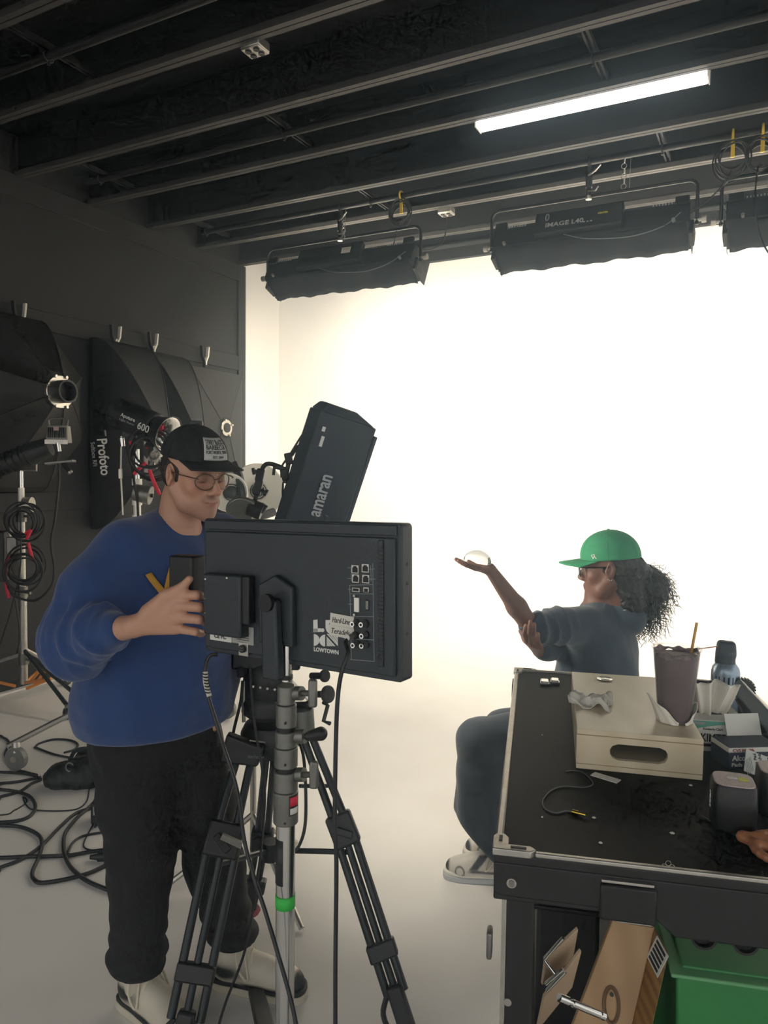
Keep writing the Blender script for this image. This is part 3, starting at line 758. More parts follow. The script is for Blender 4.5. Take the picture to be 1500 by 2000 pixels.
for q in ((at(305, 880, D2-.05), .075), (at(318, 905, D2-.02), .05)):
    MB().lathe([(q[1], 0), (q[1]*.8, .02), (.015, .06)], 24, frame(q[0], vec(1, .3, 0), vec(.1, .2, 1))).build('chrome_fitting', CHR, lh)
MB().box((0, 0, 0), (.14, .12, .34), frame(at(263, 880, D2+.1), vec(1, .1, 0), vec(-.1, 1, 0))).build('control_ballast', BLK, lh, bevel=.01)
coil('cable_coil', 'black cable coil with red straps hanging under the 600 lamp', at(293, 884, D2-.16), vec(.25, -1, .1), .125, 6, 'cable coils on the stands', [[at(262, 926, D2-.18), at(272, 915, D2-.19), at(285, 904, D2-.19)], [at(292, 918, D2-.2), at(300, 940, D2-.2), at(312, 966, D2-.2)], [at(255, 862, D2-.1), at(258, 868, D2-.1), at(260, 862, D2-.1)]])
cable('lamp_cable', 'black cable running down beside the pole behind the man', [at(268, 868, D2-.14), at(258, 900, D2-.14), at(262, 940, D2-.13), at(268, 975, D2-.1), at(270, 1010, D2-.1)], .008)
# small lamp top showing over the man's cap
D3 = 5.6
t = thing('small_lamp', 'small black lamp with silver collar just above the cap of the man', 'studio light', (at(382, 850, D3)[0], D3, 0))
MB().box((0, 0, 0), (.10, .12, .075), frame(at(383, 832, D3), vec(1, .2, 0), vec(-.2, 1, 0))).build('lamp_body', BLK, t, bevel=.008)
MB().cyl(at(382, 842, D3), at(382, 856, D3), .03, n=14).build('collar', ALU, t)
MB().cyl(at(382, 856, D3), vec(at(382, 856, D3)[0], D3, .05), .018, n=12).build('pole', ALU, t)
for k in range(3):
    a = 2.1*k+.4; MB().tube([vec(at(382, 856, D3)[0], D3, .45), vec(at(382, 856, D3)[0]+.4*math.cos(a), D3+.4*math.sin(a), .012)], .012, 6).build('leg', ALU, t)

# pale round reflector lamp behind the man's face
D4 = 5.0
c1, c2 = at(447, 962, D4), at(503, 958, D4+.25)
t = thing('dish_lamp', 'white round reflector lamp with black yoke behind the face of the man', 'studio light', (c2[0], D4+.2, 0))
DISH = mat('white_dish', 'efecdf', .45)
def dish(c, R, nr, nm):
    z = nrm(nr); x = nrm(np.cross(z, UPZ)); M = frame(c, x, np.cross(z, x))
    d = MB().lathe([(R*.16, -.1), (R*.6, -.07), (R*.9, -.02), (R, .0), (R*1.03, .004), (R*1.03, -.006), (R*.9, -.03), (R*.6, -.08), (R*.16, -.11)], 40, M).build(nm, DISH, t)
    MB().torus(c+z*.002, z, R*1.02, .006, 40, 6).build('rim', WHT, d)
    MB().lathe([(.045, -.09), (.045, -.03), (.03, -.02)], 18, M).build('bulb_cover', BLK, d)
    MB().torus(c-z*.07, z, .06, .008, 20, 6).build('bulb_ring', CHR, d)
dish(c2, .185, vec(.1, -1, .05), 'reflector_dish'); dish(c1, .125, vec(-.05, -1, .0), 'small_dish')
MB().tube(spline([at(458, 905, D4+.1), at(468, 935, D4+.05), at(474, 970, D4+.03), at(490, 1000, D4+.05), at(500, 1030, D4+.1)], 6), .03, 8).build('yoke', BLKM, t)
MB().tube(spline([at(425, 1000, D4+.12), at(450, 1012, D4+.1), at(500, 1010, D4+.1), at(535, 1000, D4+.2)], 6), .03, 8).build('yoke_foot', BLKM, t)
pb = at(490, 1012, D4+.12)
MB().cyl(pb, vec(pb[0], pb[1], .1), .02, n=12).build('pole', ALU, t)
for k in range(3):
    a = 2.1*k+.2; MB().tube([vec(pb[0], pb[1], .5), vec(pb[0]+.42*math.cos(a), pb[1]+.42*math.sin(a), .013)], .013, 6).build('leg', ALU, t)
# ================================================================== camera cart and what stands on it
CA = math.radians(11.7); CZT = 1.0
CART = frame(atz(965, 1660, CZT), vec(math.cos(CA), -math.sin(CA), 0), vec(math.sin(CA), math.cos(CA), 0))   # near left top corner; x along near edge, y away
CARTI = np.linalg.inv(CART)
def oncart(px_, py_, z=CZT): return tf(CARTI, atz(px_, py_, z))
CL, CW = 1.225, .72
TOPM = mat('black_laminate_top', '0c0e10', .6, noise=.35, scale=40, spec=.12)
CBLK = mat('black_cart_panel', '0e0f10', .5, noise=.25, scale=10)
t = cart = thing('equipment_cart', 'black rolling camera cart with aluminium edging, at the lower right', 'cart', tf(CART, (CW/2, CL/2, -CZT)))
MB().bx(.014, CW-.014, .014, CL-.014, -.018, -.003, CART).build('top_board', TOPM, cart)
for (x0, x1, y0, y1) in ((0, .014, .05, CL-.02), (CW-.014, CW, .05, CL-.02), (.02, CW-.02, CL-.014, CL)):
    MB().bx(x0, x1, y0, y1, -.022, .002, CART).build('edge_strip', ALU, cart, bevel=.003)
MB().bx(.07, CW-.02, .0, .010, -.006, .002, CART).build('edge_strip', ALU, cart, bevel=.002)
MB().bx(.0, CW, .004, .022, -.09, -.006, CART).build('end_rail', CBLK, cart, bevel=.003)
# bright corner plates with slots
def plate(cx, cy, sx, sy, nm='corner_plate'):
    M = CART@frame((cx, cy, 0), (sx, 0, 0), (0, sy, 0)) if sx*sy > 0 else CART@np.array([[sx, 0, 0, cx], [0, sy, 0, cy], [0, 0, 1, 0], [0, 0, 0, 1.]])
    poly = [(-.003, -.003), (.062, -.003), (.072, .008), (.062, .018), (.024, .018), (.024, .042), (.016, .055), (.004, .055), (-.003, .045)]
    p = MB().prism(poly, -.008, .005, M).build(nm, ALU, cart, bevel=.002)
    for (x0, x1, y0, y1) in ((.028, .055, .005, .010), (.007, .013, .026, .044)):
        MB().bx(x0, x1, y0, y1, .0045, .0065, M).build('slot', RUB, p)
plate(0, 0, 1, 1); plate(0, CL, 1, -1)
# hinged end panel below the near edge
fp = MB().prism([(0, -.075), (.012, -.082), (.26, -.082), (.30, -.116), (CW, -.116), (CW, -.022), (0, -.022)], 0, .02, CART@frame((0, .022, 0), (1, 0, 0), (0, 0, 1))).build('end_panel', CBLK, cart, bevel=.003)
for (x0, x1, z0, z1) in ((.180, .265, -.034, -.029), (.205, .262, -.100, -.090)):
    MB().bx(x0, x1, -.002, .003, z0, z1, CART).build('latch_plate', ALU, fp, bevel=.001)
MB().bx(.178, .27, -.005, .004, -.098, -.036, CART).build('latch', CBLK, fp, bevel=.006)
M = CART@frame((.031, .0, -.054), (1, 0, 0), (0, 0, 1))
bo = MB().lathe([(.0085, -.002), (.0085, .004), (.0065, .004), (.0065, .001)], 18, M).build('bolt', ALU, fp)
MB().cyl((0, 0, -.001), (0, 0, .003), .005, n=6, M=M).build('bolt_socket', STEEL, bo)
for x in (.33, .395): MB().lathe([(.021, -.004), (.021, .008), (.017, .008), (.017, -.002)], 20, CART@frame((x+.02, .03, -.122), (1, 0, 0), (0, 0, 1))).build('rubber_foot', RUB, fp)
# side apron, posts, shelf
MB().bx(.002, .016, .02, CL-.02, -.09, -.022, CART).build('side_apron', CBLK, cart, bevel=.002)
MB().bx(CW-.016, CW-.002, .02, CL-.02, -.09, -.022, CART).build('side_apron', CBLK, cart, bevel=.002)
for (x, y) in ((.022, .03), (CW-.07, .03), (.022, CL-.08), (CW-.07, CL-.08)):
    p = MB().bx(x, x+.048, y, y+.048, -.86, -.022, CART).build('post', CBLK, cart, bevel=.004)
    if y < .1 and x < .1:
        MB().bx(x-.008, x-.001, y+.002, y+.012, -.75, -.09, CART).build('edge_strip', ALU, cart)
        for z in (-.29, -.5): MB().cyl(tf(CART, (x+.006, y-.003, z)), tf(CART, (x+.006, y+.002, z)), .007, n=12).build('bolt', ALU, p)
sh = MB().bx(.01, CW-.01, .02, CL-.02, -.66, -.64, CART).build('lower_shelf', CBLK, cart, bevel=.002)
for (x, y) in ((.05, .06), (CW-.05, .06), (.05, CL-.06), (CW-.05, CL-.06)):
    c = tf(CART, (x, y, -.925)); MB().cyl(c-nrm(CART[:3, 0])*.018, c+nrm(CART[:3, 0])*.018, .075, n=24).build('caster_wheel', RUB, cart)
    MB().cyl(c, c+vec(0, 0, .09), .02, n=10).build('caster_fork', STEEL, cart)
MB().bx(-.012, -.002, .03, .06, -.22, -.17, CART).build('side_latch', STEEL, cart, bevel=.004)
MB().bx(-.006, .0, CL-.12, CL-.05, -.08, -.02, CART).build('side_latch', BLK, cart)
q = oncart(1303, 1690); M = CART@frame((q[0], .004, .003), (1, 0, 0), (0, 0, 1))
em = MB()
for k in range(4): em.torus((.006*math.cos(k*math.pi/2), .006*math.sin(k*math.pi/2), 0), (0, 0, 1), .0042, .0005, 14, 4, M, 1)
em.build('wire_emblem', ALU, cart)['kind'] = 'stuff'
# chrome catches on the far left of the top
for (px_, py_) in ((1064, 1335), (1084, 1333)):
    q = oncart(px_, py_); MB().box((q[0], q[1], .004), (.028, .04, .014), CART).build('spring_catch', CHR, cart, bevel=.004)
CRT = CART[:3, :3]
# crumbs
for i, (px_, py_, s) in enumerate(((1173, 1644, .004), (1313, 1625, .005), (1160, 1595, .004), (1059, 1594, .0025), (1349, 1532, .004), (1059, 1434, .002))):
    q = oncart(px_, py_); o = MB().lathe([(s*.5, 0), (s, .001), (s*.6, .0025)], 7, CART@frame((q[0], q[1], -.003), (1, .3*i, 0), (0, 1, 0))).build('crumb', PRINT)
    tag(o, 'small pale crumb lying on the black top of the cart', 'crumb', 'crumbs on the cart')

# ------------------------------------------------------------------ plywood half apple box
PLY = mat('birch_plywood', 'ddd0b6', .33, noise=.1, scale=6, wave=4, col2='cfc1a2')
PLYE = mat('plywood_edge', 'a48e6c', .6, wave=60, col2='8a7250')
a, b = atz(1125, 1498, CZT), atz(1372, 1522, CZT); c = atz(1093, 1308, 1.09)
xa = nrm(b-a); ya = np.cross(UPZ, xa); BXW, BXL, BXH = np.linalg.norm(b-a), (c-a)@ya, .09
AB = frame(a-vec(0, 0, .003), xa, ya)
t = thing('apple_box', 'pale plywood apple box with an oblong hand hole, on the cart', 'wooden box', tf(AB, (BXW/2, BXL/2, 0)))
MB().bx(0, BXW, 0, BXL, BXH-.012, BXH, AB).build('top_board', PLY, t, bevel=.0015)
MB().bx(0, BXW, 0, BXL, 0, .012, AB).build('bottom_board', PLY, t, bevel=.0015)
for x in (0, BXW-.012): MB().bx(x, x+.012, .012, BXL-.012, .012, BXH-.012, AB).build('side_board', PLY, t)
def slotted(M, w, h, sw, sh, th, name, parent, m):
    n = 40; out = []; inn = []
    for i in range(n):
        a = 2*math.pi*(i+.5)/n; c, s = math.cos(a), math.sin(a)
        q = 1/max(abs(c)/(w/2), abs(s)/(h/2)); out.append((c*q, s*q))
        cx = (sw-sh)/2*(1 if c > 0 else -1); r = sh/2
        # ray to stadium
        k = 1/max(abs(s)/r, 1e-6)
        if abs(c*k) <= (sw-sh)/2: inn.append((c*k, s*k))
        else:
            B = c*cx; C = cx*cx-r*r; k = B+math.sqrt(max(B*B-C, 0)); inn.append((c*k, s*k))
    return MB().frameplate(out, inn, 0, th, M).build(name, m, parent)
EP = AB@frame((BXW/2, .012, BXH/2), (1, 0, 0), (0, 0, 1))
slotted(EP, BXW, BXH-.024, .122, .036, .012, 'end_board', t, PLY)
MB().bx(0, BXW, BXL-.012, BXL, .012, BXH-.012, AB).build('end_board', PLY, t)
for (z0, z1) in ((BXH-.013, BXH-.0115), (.0115, .013)): MB().bx(-.0004, BXW+.0004, -.0004, .01, z0, z1, AB).build('glue_line', PLYE, t)
q = tf(np.linalg.inv(AB), atz(1181, 1328, 1.09-.003)); 
o = MB().lathe([(.018, 0), (.021, .004), (.018, .0045), (.016, .003)], 28, AB@frame((q[0], q[1], BXH), (1, 0, 0), (0, 1, 0))).build('round_magnet', CHR)
tag(o, 'small round chrome disc lying on top of the plywood apple box', 'disc')
# crumpled tissue
def crumple(name, label, M, w, l, h, m, seed, n=18, th=.0012, fold=1.0, cat='tissue'):
    r = random.Random(seed); ph = [r.uniform(0, 6) for _ in range(8)]; P = []
    for i in range(n):
        row = []
        for j in range(n):
            a, b = i/(n-1)*2-1, j/(n-1)*2-1
            rr = math.hypot(a, b)
            z = h*(.28+.36*math.sin(3.1*a+2.2*b+ph[0])*math.cos(2.3*b-1.1*a+ph[1])+.22*math.sin(6.5*a*fold+ph[2])*math.sin(5.2*b+ph[3])+.14*math.sin(11*b+5*a+ph[4]))
            z = max(z, .0015+.0005*(i+j)/n)
            row.append((w/2*(a+.12*math.sin(4*b+ph[5])), l/2*(b+.12*math.sin(4*a+ph[6])), z))
        P.append(row)
    o = MB().grid(P, M).build(name, m, smooth=28, solid=th); tag(o, label, cat); return o
TIS = mat('white_tissue', 'e6e2d6', .9, noise=.05, scale=30)
q = tf(np.linalg.inv(AB), atz(1152, 1372, 1.09))
crumple('crumpled_tissue', 'crumpled white tissue lying on the left of the apple box', AB@frame((q[0], q[1], BXH-.0005), (1, -.2, 0), (.2, 1, 0)), .095, .09, .034, TIS, 5)

# ------------------------------------------------------------------ smoothie cup
ZB = CZT-.003+BXH
cb = atz(1317, 1408, ZB); dC = cb[1]
ztop = at(1317, 1264, dC)[2]; hC = ztop-ZB
rT, rB = 44.5/F_PX*dC, 31/F_PX*dC
CUPM = mat('clear_cup_plastic', 'e9e4de', .12, trans=.9, ior=1.12, alpha=.35)
SMO = mat('berry_smoothie', '8a767a', .55, noise=.15, scale=20, col2='7a666c')
FOAM = mat('pale_foam', 'a89896', .7, noise=.5, scale=70, col2='4c3d40')
t = thing('smoothie_cup', 'tall clear cup of purple-brown smoothie standing on the apple box', 'drink', cb)
M = frame(cb, vec(1, 0, 0), vec(0, 1, 0))
MB().lathe([(rB*.9, .0005), (rB, .003), (rT, hC-.004), (rT+.003, hC-.003), (rT+.003, hC), (rT, hC), (rT-.0012, hC-.004), (rB-.0012, .003)], 40, M, cap=False).build('cup', CUPM, t, smooth=50)
fl = .86*hC
MB().lathe([(rB*.93, .002), (rB-.0016, .004), (rB+(rT-rB)*.89-.0016, .89*hC), (rB+(rT-rB)*.9-.003, .90*hC), (.0, .90*hC)], 40, M).build('smoothie', SMO, t)
mb = MB()
rr = random.Random(3); P = []
for tt in np.linspace(0, 1, 7):
    row = []
    for j in range(48):
        a = 2*math.pi*j/48; top = hC*(.955+.012*math.sin(a*3+1)+.012*math.sin(a*7)+.01*math.sin(a*13)); lo_ = hC*(.885+.02*math.sin(a*4+2)+.015*math.sin(a*9))
        z = lo_+(top-lo_)*tt; r = rB+(rT-rB)*z/hC-.0013; row.append((r*math.cos(a), r*math.sin(a), z))
    P.append(row)
mb.grid(P, M, closed=True); mb.build('foam_ring', FOAM, t, solid=.0006)
s0, s1 = cb+vec(.02, .012, .03), at(1361, 1216, dC+.01)
mb = MB(); mb.cyl(s0, s1, .0032, n=12); mb.build('straw', mat('amber_straw', 'c8973a', .35, trans=.2), t)
# napkin wrapped round the foot of the cup
def cupwrap(a0, a1, zlo, h, m, nm, lab, amp=.008, seed=1, off=.0025):
    r = random.Random(seed); ph = [r.uniform(0, 6) for _ in range(5)]; P = []
    for i in range(9):
        row = []
        for j in range(41):
            s = j/40; a = a0+(a1-a0)*s
            e_ = (1-s) if seed == 4 else s
            hh = h*(.12+.88*math.sin(min(1, e_*1.25)*math.pi/2)**1.4*(.92+.08*math.sin(s*11))); z = zlo+hh*i/8
            rad = rB+(rT-rB)*z/hC+off+amp*(i/8)**1.6*e_*1.6+.0012*math.sin(s*17+i*.7)
            row.append((rad*math.cos(a), rad*math.sin(a), z))
        P.append(row)
    o = MB().grid(P, M).build(nm, m, smooth=30, solid=.001); tag(o, lab, 'napkin'); return o
cupwrap(math.radians(160), math.radians(262), .001, .062, TIS, 'paper_napkin', 'pale paper napkin wrapped around the left of the smoothie cup foot', .012, 4)
cupwrap(math.radians(285), math.radians(372), .001, .045, TIS, 'paper_napkin', 'pale paper napkin tucked against the right of the smoothie cup foot', .006, 9)

# ------------------------------------------------------------------ air duster can
cc = oncart(1414, 1400); d = atz(1414, 1400, CZT); dD = d[1]
rc = 26.5/F_PX*dD; zt = at(1414, 1250, dD)[2]-CZT
t = thing('air_duster', 'silver blue air duster can with dark trigger cap, behind the tissue box', 'spray can', tf(CART, (cc[0], cc[1], -.003)))
M = CART@frame((cc[0], cc[1], -.003), (1, 0, 0), (0, 1, 0))
MB().lathe([(rc*.95, 0), (rc, .003), (rc, zt*.60), (rc*.93, zt*.66), (rc*.72, zt*.71), (rc*.68, zt*.72)], 32, M).build('can', mat('silver_blue_can', '8fa0ae', .3, metal=.6), t)
MB().lathe([(rc*1.004, zt*.35), (rc*1.004, zt*.57)], 20, M, cap=False).build('label_panel', mat('dark_label', '2a3340', .45), t)
sd = SD(); sd.M = M
sd.seg((0, 0, zt*.72), (0, 0, zt*.86), rc*.66, rc*.6, .01); sd.rbox((.0, 0, zt*.9), (rc*.6, rc*.45, zt*.10), .008, .012); sd.seg((-rc*.55, 0, zt*.74), (-rc*.3, 0, zt*.95), rc*.22, rc*.3, .01)
sdobj('trigger_cap', sd.mesh(.003), mat('dark_cap', '26303a', .5), t)
MB().tube([tf(M, (-rc*.5, 0, zt*.93)), at(1358, 1268, dD-.08)], .0016, 6).build('nozzle_tube', mat('red_tube', 'a8745c', .4), t)

# ------------------------------------------------------------------ wipes box with tissue
PAPG = mat('pale_green_box', 'b9c6bb', .6, noise=.06, scale=5)
PAPW = mat('white_card', 'd3d3cb', .6)
TEAL = mat('teal_print', '5fa28f', .6)
q = oncart(1352, 1490); bw_, bl_, bh_ = .135, .145, .075
KB = CART@frame((q[0]+.006, q[1]+.09, -.003), (math.cos(.06), math.sin(.06), 0), (-math.sin(.06), math.cos(.06), 0))
t = thing('wipes_box', 'white and green wipes box with a tissue pulled out of its top', 'tissue box', tf(KB, (bw_/2, bl_/2, 0)))
kb = MB().bx(0, bw_, 0, bl_, 0, bh_, KB).build('carton', PAPW, t, bevel=.0015)
FB = KB@frame((bw_/2, -.0006, bh_/2), (1, 0, 0), (0, 0, 1))
P = []
for i in range(12):
    x = -.066+.132*i/11; y = .012+.018*math.sin(i/11*1.9)
    P.append(((x, y-.0, .0002), (x, .036, .0002)))
MB().grid(np.array(P), FB).build('green_swoosh', TEAL, kb)
letter(MB(), 'KIMTECH', FB@frame((.005, -.004, 0), (1, 0, 0), (0, 1, 0)), .026, .02, .085).build('lettering', DARKP, kb)
letter(MB(), 'Kimberly-Clark', FB@frame((-.01, .016, 0), (1, 0, 0), (0, 1, 0)), .008, 0, .045).build('lettering', DARKP, kb)
MB().box((-.002, -.022, .0003), (.07, .007, .0006), FB).build('print_bar', DARKP, kb)
MB().box((-.045, .030, .0004), (.03, .006, .0006), FB).build('print_bar', SIGN, kb)
MB().lathe([(.045, 0), (.045, .0006)], 24, KB@np.array([[1, 0, 0, bw_/2], [0, .55, 0, bl_/2], [0, 0, 1, bh_], [0, 0, 0, 1.]])).build('opening', DARKP, kb)
P = []
for i in range(12):
    row = []
    s = i/11
    for j in range(29):
        a = j/28*2-1; wd = .028+.027*s
        row.append((bw_/2+a*wd+.008*s, bl_/2-.02+.014*math.sin(a*9+.6)*(.4+s*.5)+.01*math.sin(a*4+2*s), bh_-.004+.082*s+.004*math.sin(a*5+1)*s))
    P.append(row)
MB().grid(P, KB).build('tissue', TIS, t, smooth=40, solid=.0012)
crumple('crumpled_tissue', 'white tissue lump between the smoothie cup and the wipes box', CART@frame((q[0]-.008, q[1]+.19, -.002), (1, .2, 0), (-.2, 1, 0)), .075, .08, .06, TIS, 11)

# ------------------------------------------------------------------ prep pad box, open lid, sachets
NAVY = mat('navy_carton', '2b3444', .55, noise=.1, scale=6)
q = oncart(1430, 1512); w_, l_, h_ = .125, .075, .048
PB = CART@frame((q[0], q[1]+.035, -.003), (math.cos(.30), math.sin(.30), 0), (-math.sin(.30), math.cos(.30), 0))
t = thing('prep_pad_box', 'dark blue alcohol prep pad box with its lid open', 'carton', tf(PB, (w_/2, l_/2, 0)))
cb_ = MB().bx(0, w_, 0, l_, 0, h_*.78, PB).build('carton', NAVY, t, bevel=.001)
MB().bx(-.0005, w_+.0005, -.0005, l_, h_*.78, h_, PB).build('white_band', PAPW, t, bevel=.001)
MB().bx(.002, w_-.002, .002, l_-.002, h_, h_+.001, PB).build('top_panel', NAVY, t)
FB = PB@frame((w_/2, -.0008, h_/2), (1, 0, 0), (0, 0, 1))
letter(MB(), 'Alcohol Prep', FB@frame((-.01, -.001, 0), (1, 0, 0), (0, 1, 0)), .017, .012, .088).build('lettering', PRINT, cb_)
letter(MB(), 'Pads', FB@frame((-.042, -.014, 0), (1, 0, 0), (0, 1, 0)), .012, .01, .025).build('lettering', PRINT, cb_)
letter(MB(), 'CVS Health', FB@frame((-.028, .0185, 0), (1, 0, 0), (0, 1, 0)), .010, .012, .05).build('lettering', mat('red_print', '8f3038', .6), cb_)
LM = PB@frame((0, l_, h_), (1, 0, 0), (0, .35, .94))
MB().bx(.04, w_, 0, .05, -.0005, .0012, LM).build('open_lid', PAPW, t)
SAC = mat('sachet_paper', 'c4c8c0', .6)
M = PB@frame((w_*.40, -.022, .020), nrm((.93, -.05, -.36)), nrm((.30, .45, .84)))
t = thing('prep_pad_sachet', 'pale alcohol prep pad sachet leaning on the dark blue box', 'sachet', M[:3, 3])
MB().box((0, 0, 0), (.052, .05, .0025), M).build('packet', SAC, t, bevel=.001)
letter(MB(), 'Alcohol', M@frame((.010, .010, .0018), (-.35, .94, 0), (-.94, -.35, 0)), .011, .012, .034).build('lettering', DARKP, t)
letter(MB(), 'Prep Pad', M@frame((.001, .004, .0018), (-.35, .94, 0), (-.94, -.35, 0)), .010, .012, .036).build('lettering', DARKP, t)
mb = MB()
for i in range(5): mb.box((-.010-.004*i, -.002*i, .0015), (.0012, .03, .0008), M@frame((0, 0, 0), (.94, .35, 0), (-.35, .94, 0)))
mb.build('fine_print', SIGN, t)['kind'] = 'stuff'

# ------------------------------------------------------------------ two small speakers
GRL = mat('pale_speaker_mesh', 'b9a8a4', .5, noise=.3, scale=300)
def speaker(px_, py_, label, tape):
    q = oncart(px_, py_, CZT+.085); M = CART@frame((q[0], q[1], -.003), (math.cos(-.1), math.sin(-.1), 0), (-math.sin(-.1), math.cos(-.1), 0))
    t = thing('desk_speaker', label, 'speaker', M[:3, 3], 'small black speakers on the cart')
    def sq(r, n=40, e=4.0): return [(r*abs(math.cos(a))**(2/e)*(1 if math.cos(a) > 0 else -1), r*abs(math.sin(a))**(2/e)*(1 if math.sin(a) > 0 else -1)) for a in np.arange(n)*2*math.pi/n]
    P = [[(x, y, z) for x, y in sq(r)] for r, z in ((.034, .0), (.038, .004), (.040, .04), (.038, .082), (.0355, .0865))]
    mb = MB(); mb.grid(P, M, closed=True); mb.add([(x, y, 0) for x, y in sq(.034)], [tuple(range(40))], M); bd = mb.build('body', mat('satin_black', '090a0b', .45), t)
    mb = MB(); mb.prism(sq(.0352), .084, .0885, M); g = mb.build('grille', GRL, t, bevel=.0015)
    MB().box((-.002, .003, .089), (.018, .006, .002), M).build('grey_label', PAPW, g)
    if tape: MB().box((.017, .002, .0892), (.017, .014, .0015), M).build('yellow_label', mat('lime_label', 'c9cf52', .6), g)
    if tape:
        L = M@frame((-.0552, -.018, .052), (0, -.25, -1), (0, 1, -.25)); L = M@np.array([[0, 0, -1, -.0404], [-.0, 1, 0, -.008], [-1, 0, 0, .05], [0, 0, 0, 1.]])
        letter(MB(), 'RODE', L, .012, .02, .03).build('lettering', PRINT, bd)
    return t
speaker(1433, 1522, 'black speaker with pale mesh top and yellow label, nearest the apple box', True)
speaker(1521, 1500, 'black speaker with pale mesh top cut off by the right edge', False)

# ------------------------------------------------------------------ flat bits on the cart top
q = oncart(1183, 1517); M = CART@frame((q[0], q[1], -.002), nrm((.85, -.5, 0)), nrm((.5, .85, 0)))
o = MB().box((0, 0, 0), (.06, .022, .0016), M).build('paper_strip', PAPW); tag(o, 'small pale paper strip tucked under the apple box front', 'paper')
t = thing('earphone_lead', 'thin black lead with gold jack plug curled on the cart top', 'cable', atz(1100, 1580, CZT-.003))
pts = [(1104, 1507), (1118, 1505), (1140, 1510), (1158, 1530), (1140, 1538), (1100, 1536), (1075, 1545), (1060, 1565), (1065, 1580), (1085, 1588), (1105, 1584), (1120, 1586)]
MB().tube(spline([atz(*p, CZT-.001) for p in pts], 6), .0012, 6).build('lead', mat('dark_lead', '3a3f42', .4), t)
a, b = atz(1118, 1585, CZT+.001), atz(1144, 1592, CZT+.001)
mb = MB().cyl(a, a+(b-a)*.45, .0042, n=10); mb.cyl(a+(b-a)*.45, b, .0022, n=8); mb.build('jack_plug', mat('gold', 'c9a94a', .25, metal=1), t)
# orange-handled scissors
SCO = mat('orange_plastic', 'a9714f', .45)
t = thing('scissors', 'orange-handled scissors lying at the right edge of the cart', 'scissors', atz(1465, 1640, CZT-.003))
a, b = atz(1362, 1590, CZT), atz(1452, 1636, CZT)
ax = nrm(b-a); M = frame(a, ax, np.cross(UPZ, ax)); L = np.linalg.norm(b-a)
for s in (-1, 1): MB().prism([(0, 0), (L, s*.006), (L+.01, 0)], -.001+.001*s, .0005+.001*s, M).build('blade', mat('dark_blade', '3c4043', .3, metal=.8), t)
sd = SD()
h0 = atz(1450, 1634, CZT+.004); 
for i, (cx, cy) in enumerate(((1508, 1668), (1520, 1638))):
    c = atz(cx, cy, CZT+.005); x = nrm(c-h0); y = np.cross(UPZ, x); R_ = .024
    P = [c+x*R_*1.35*math.cos(k)+y*R_*.8*math.sin(k) for k in np.arange(14)*2*math.pi/14]
    for k in range(14): sd.seg(P[k], P[(k+1) % 14], .0065, .0065, .006)
    sd.seg(h0, c-x*R_*1.3, .008, .009, .012)
sdobj('handle', sd.mesh(.0026), SCO, t)
# articulated arm with toothed rosette at the far right corner
t = thing('articulated_arm', 'dark metal monitor arm with toothed rosette, behind the wipes box', 'arm', atz(1450, 1350, CZT))
a, b = at(1440, 1338, 1.9), at(1530, 1440, 1.65)
MB().box((0, 0, 0), (np.linalg.norm(b-a), .02, .035), frame((a+b)/2, b-a, vec(.3, 1, 0))).build('arm_bar', mat('satin_grey', '4d545a', .35, metal=.6), t, bevel=.004)
MB().box((0, 0, 0), (np.linalg.norm(b-a)*.55, .03, .03), frame((a*.62+b*.38)-vec(0, 0, .04), b-a-vec(0, 0, .06), vec(.3, 1, 0))).build('lower_bar', BLKM, t, bevel=.004)
cg = at(1452, 1345, 1.94); axg = nrm(vec(-.35, -1, .1))
MB().cyl(cg-axg*.012, cg+axg*.012, .026, n=28).build('rosette', BLKM, t)
xg = nrm(np.cross(axg, UPZ)); yg = np.cross(axg, xg)
for k in range(22):
    q = cg+(xg*math.cos(k*2*math.pi/22)+yg*math.sin(k*2*math.pi/22))*.027
    MB().box((0, 0, 0), (.005, .004, .022), frame(q, nrm(q-cg), np.cross(axg, nrm(q-cg)))).build('tooth', BLKM, t)
MB().box((0, 0, 0), (.12, .02, .03), frame(at(1365, 1338, 1.98), vec(1, -.1, -.05), vec(.1, 1, 0))).build('rear_bar', BLKM, t, bevel=.004)
MB().cyl(at(1450, 1348, 1.95), vec(*at(1450, 1348, 1.95)[:2], CZT-.003), .012, n=12).build('post', BLKM, t)

# ------------------------------------------------------------------ on the lower shelf
SZ = CZT-.64
def shelfbox(px_, py_, d): return at(px_, py_, d)
# green crate
GRN = mat('green_plastic', '2f7f42', .45, noise=.15, scale=5)
g = tf(CARTI, at(1322, 1892, 1.36)); gz = g[2]
t = thing('green_crate', 'large bright green plastic crate on the lower cart shelf', 'crate', tf(CART, (g[0]+.2, g[1]+.2, -.64)))
MB().hexa([(g[0]+.01, g[1]+.01, -.64), (CW-.09, g[1]+.01, -.64), (CW-.09, g[1]+.5, -.64), (g[0]+.01, g[1]+.5, -.64)], [(g[0], g[1], gz-.012), (CW-.075, g[1], gz-.012), (CW-.075, g[1]+.52, gz-.012), (g[0], g[1]+.52, gz-.012)], CART).build('body', GRN, t, bevel=.006)
MB().bx(g[0]-.012, CW-.073, g[1]-.012, g[1]+.52, gz-.012, gz-.004, CART).build('rim', mat('green_rim', '5f9a68', .5), t, bevel=.003)
MB().bx(g[0]+.012, CW-.087, g[1]+.012, g[1]+.51, gz-.006, gz, CART).build('lid', mat('green_lid', '3f8550', .5), t, bevel=.003)
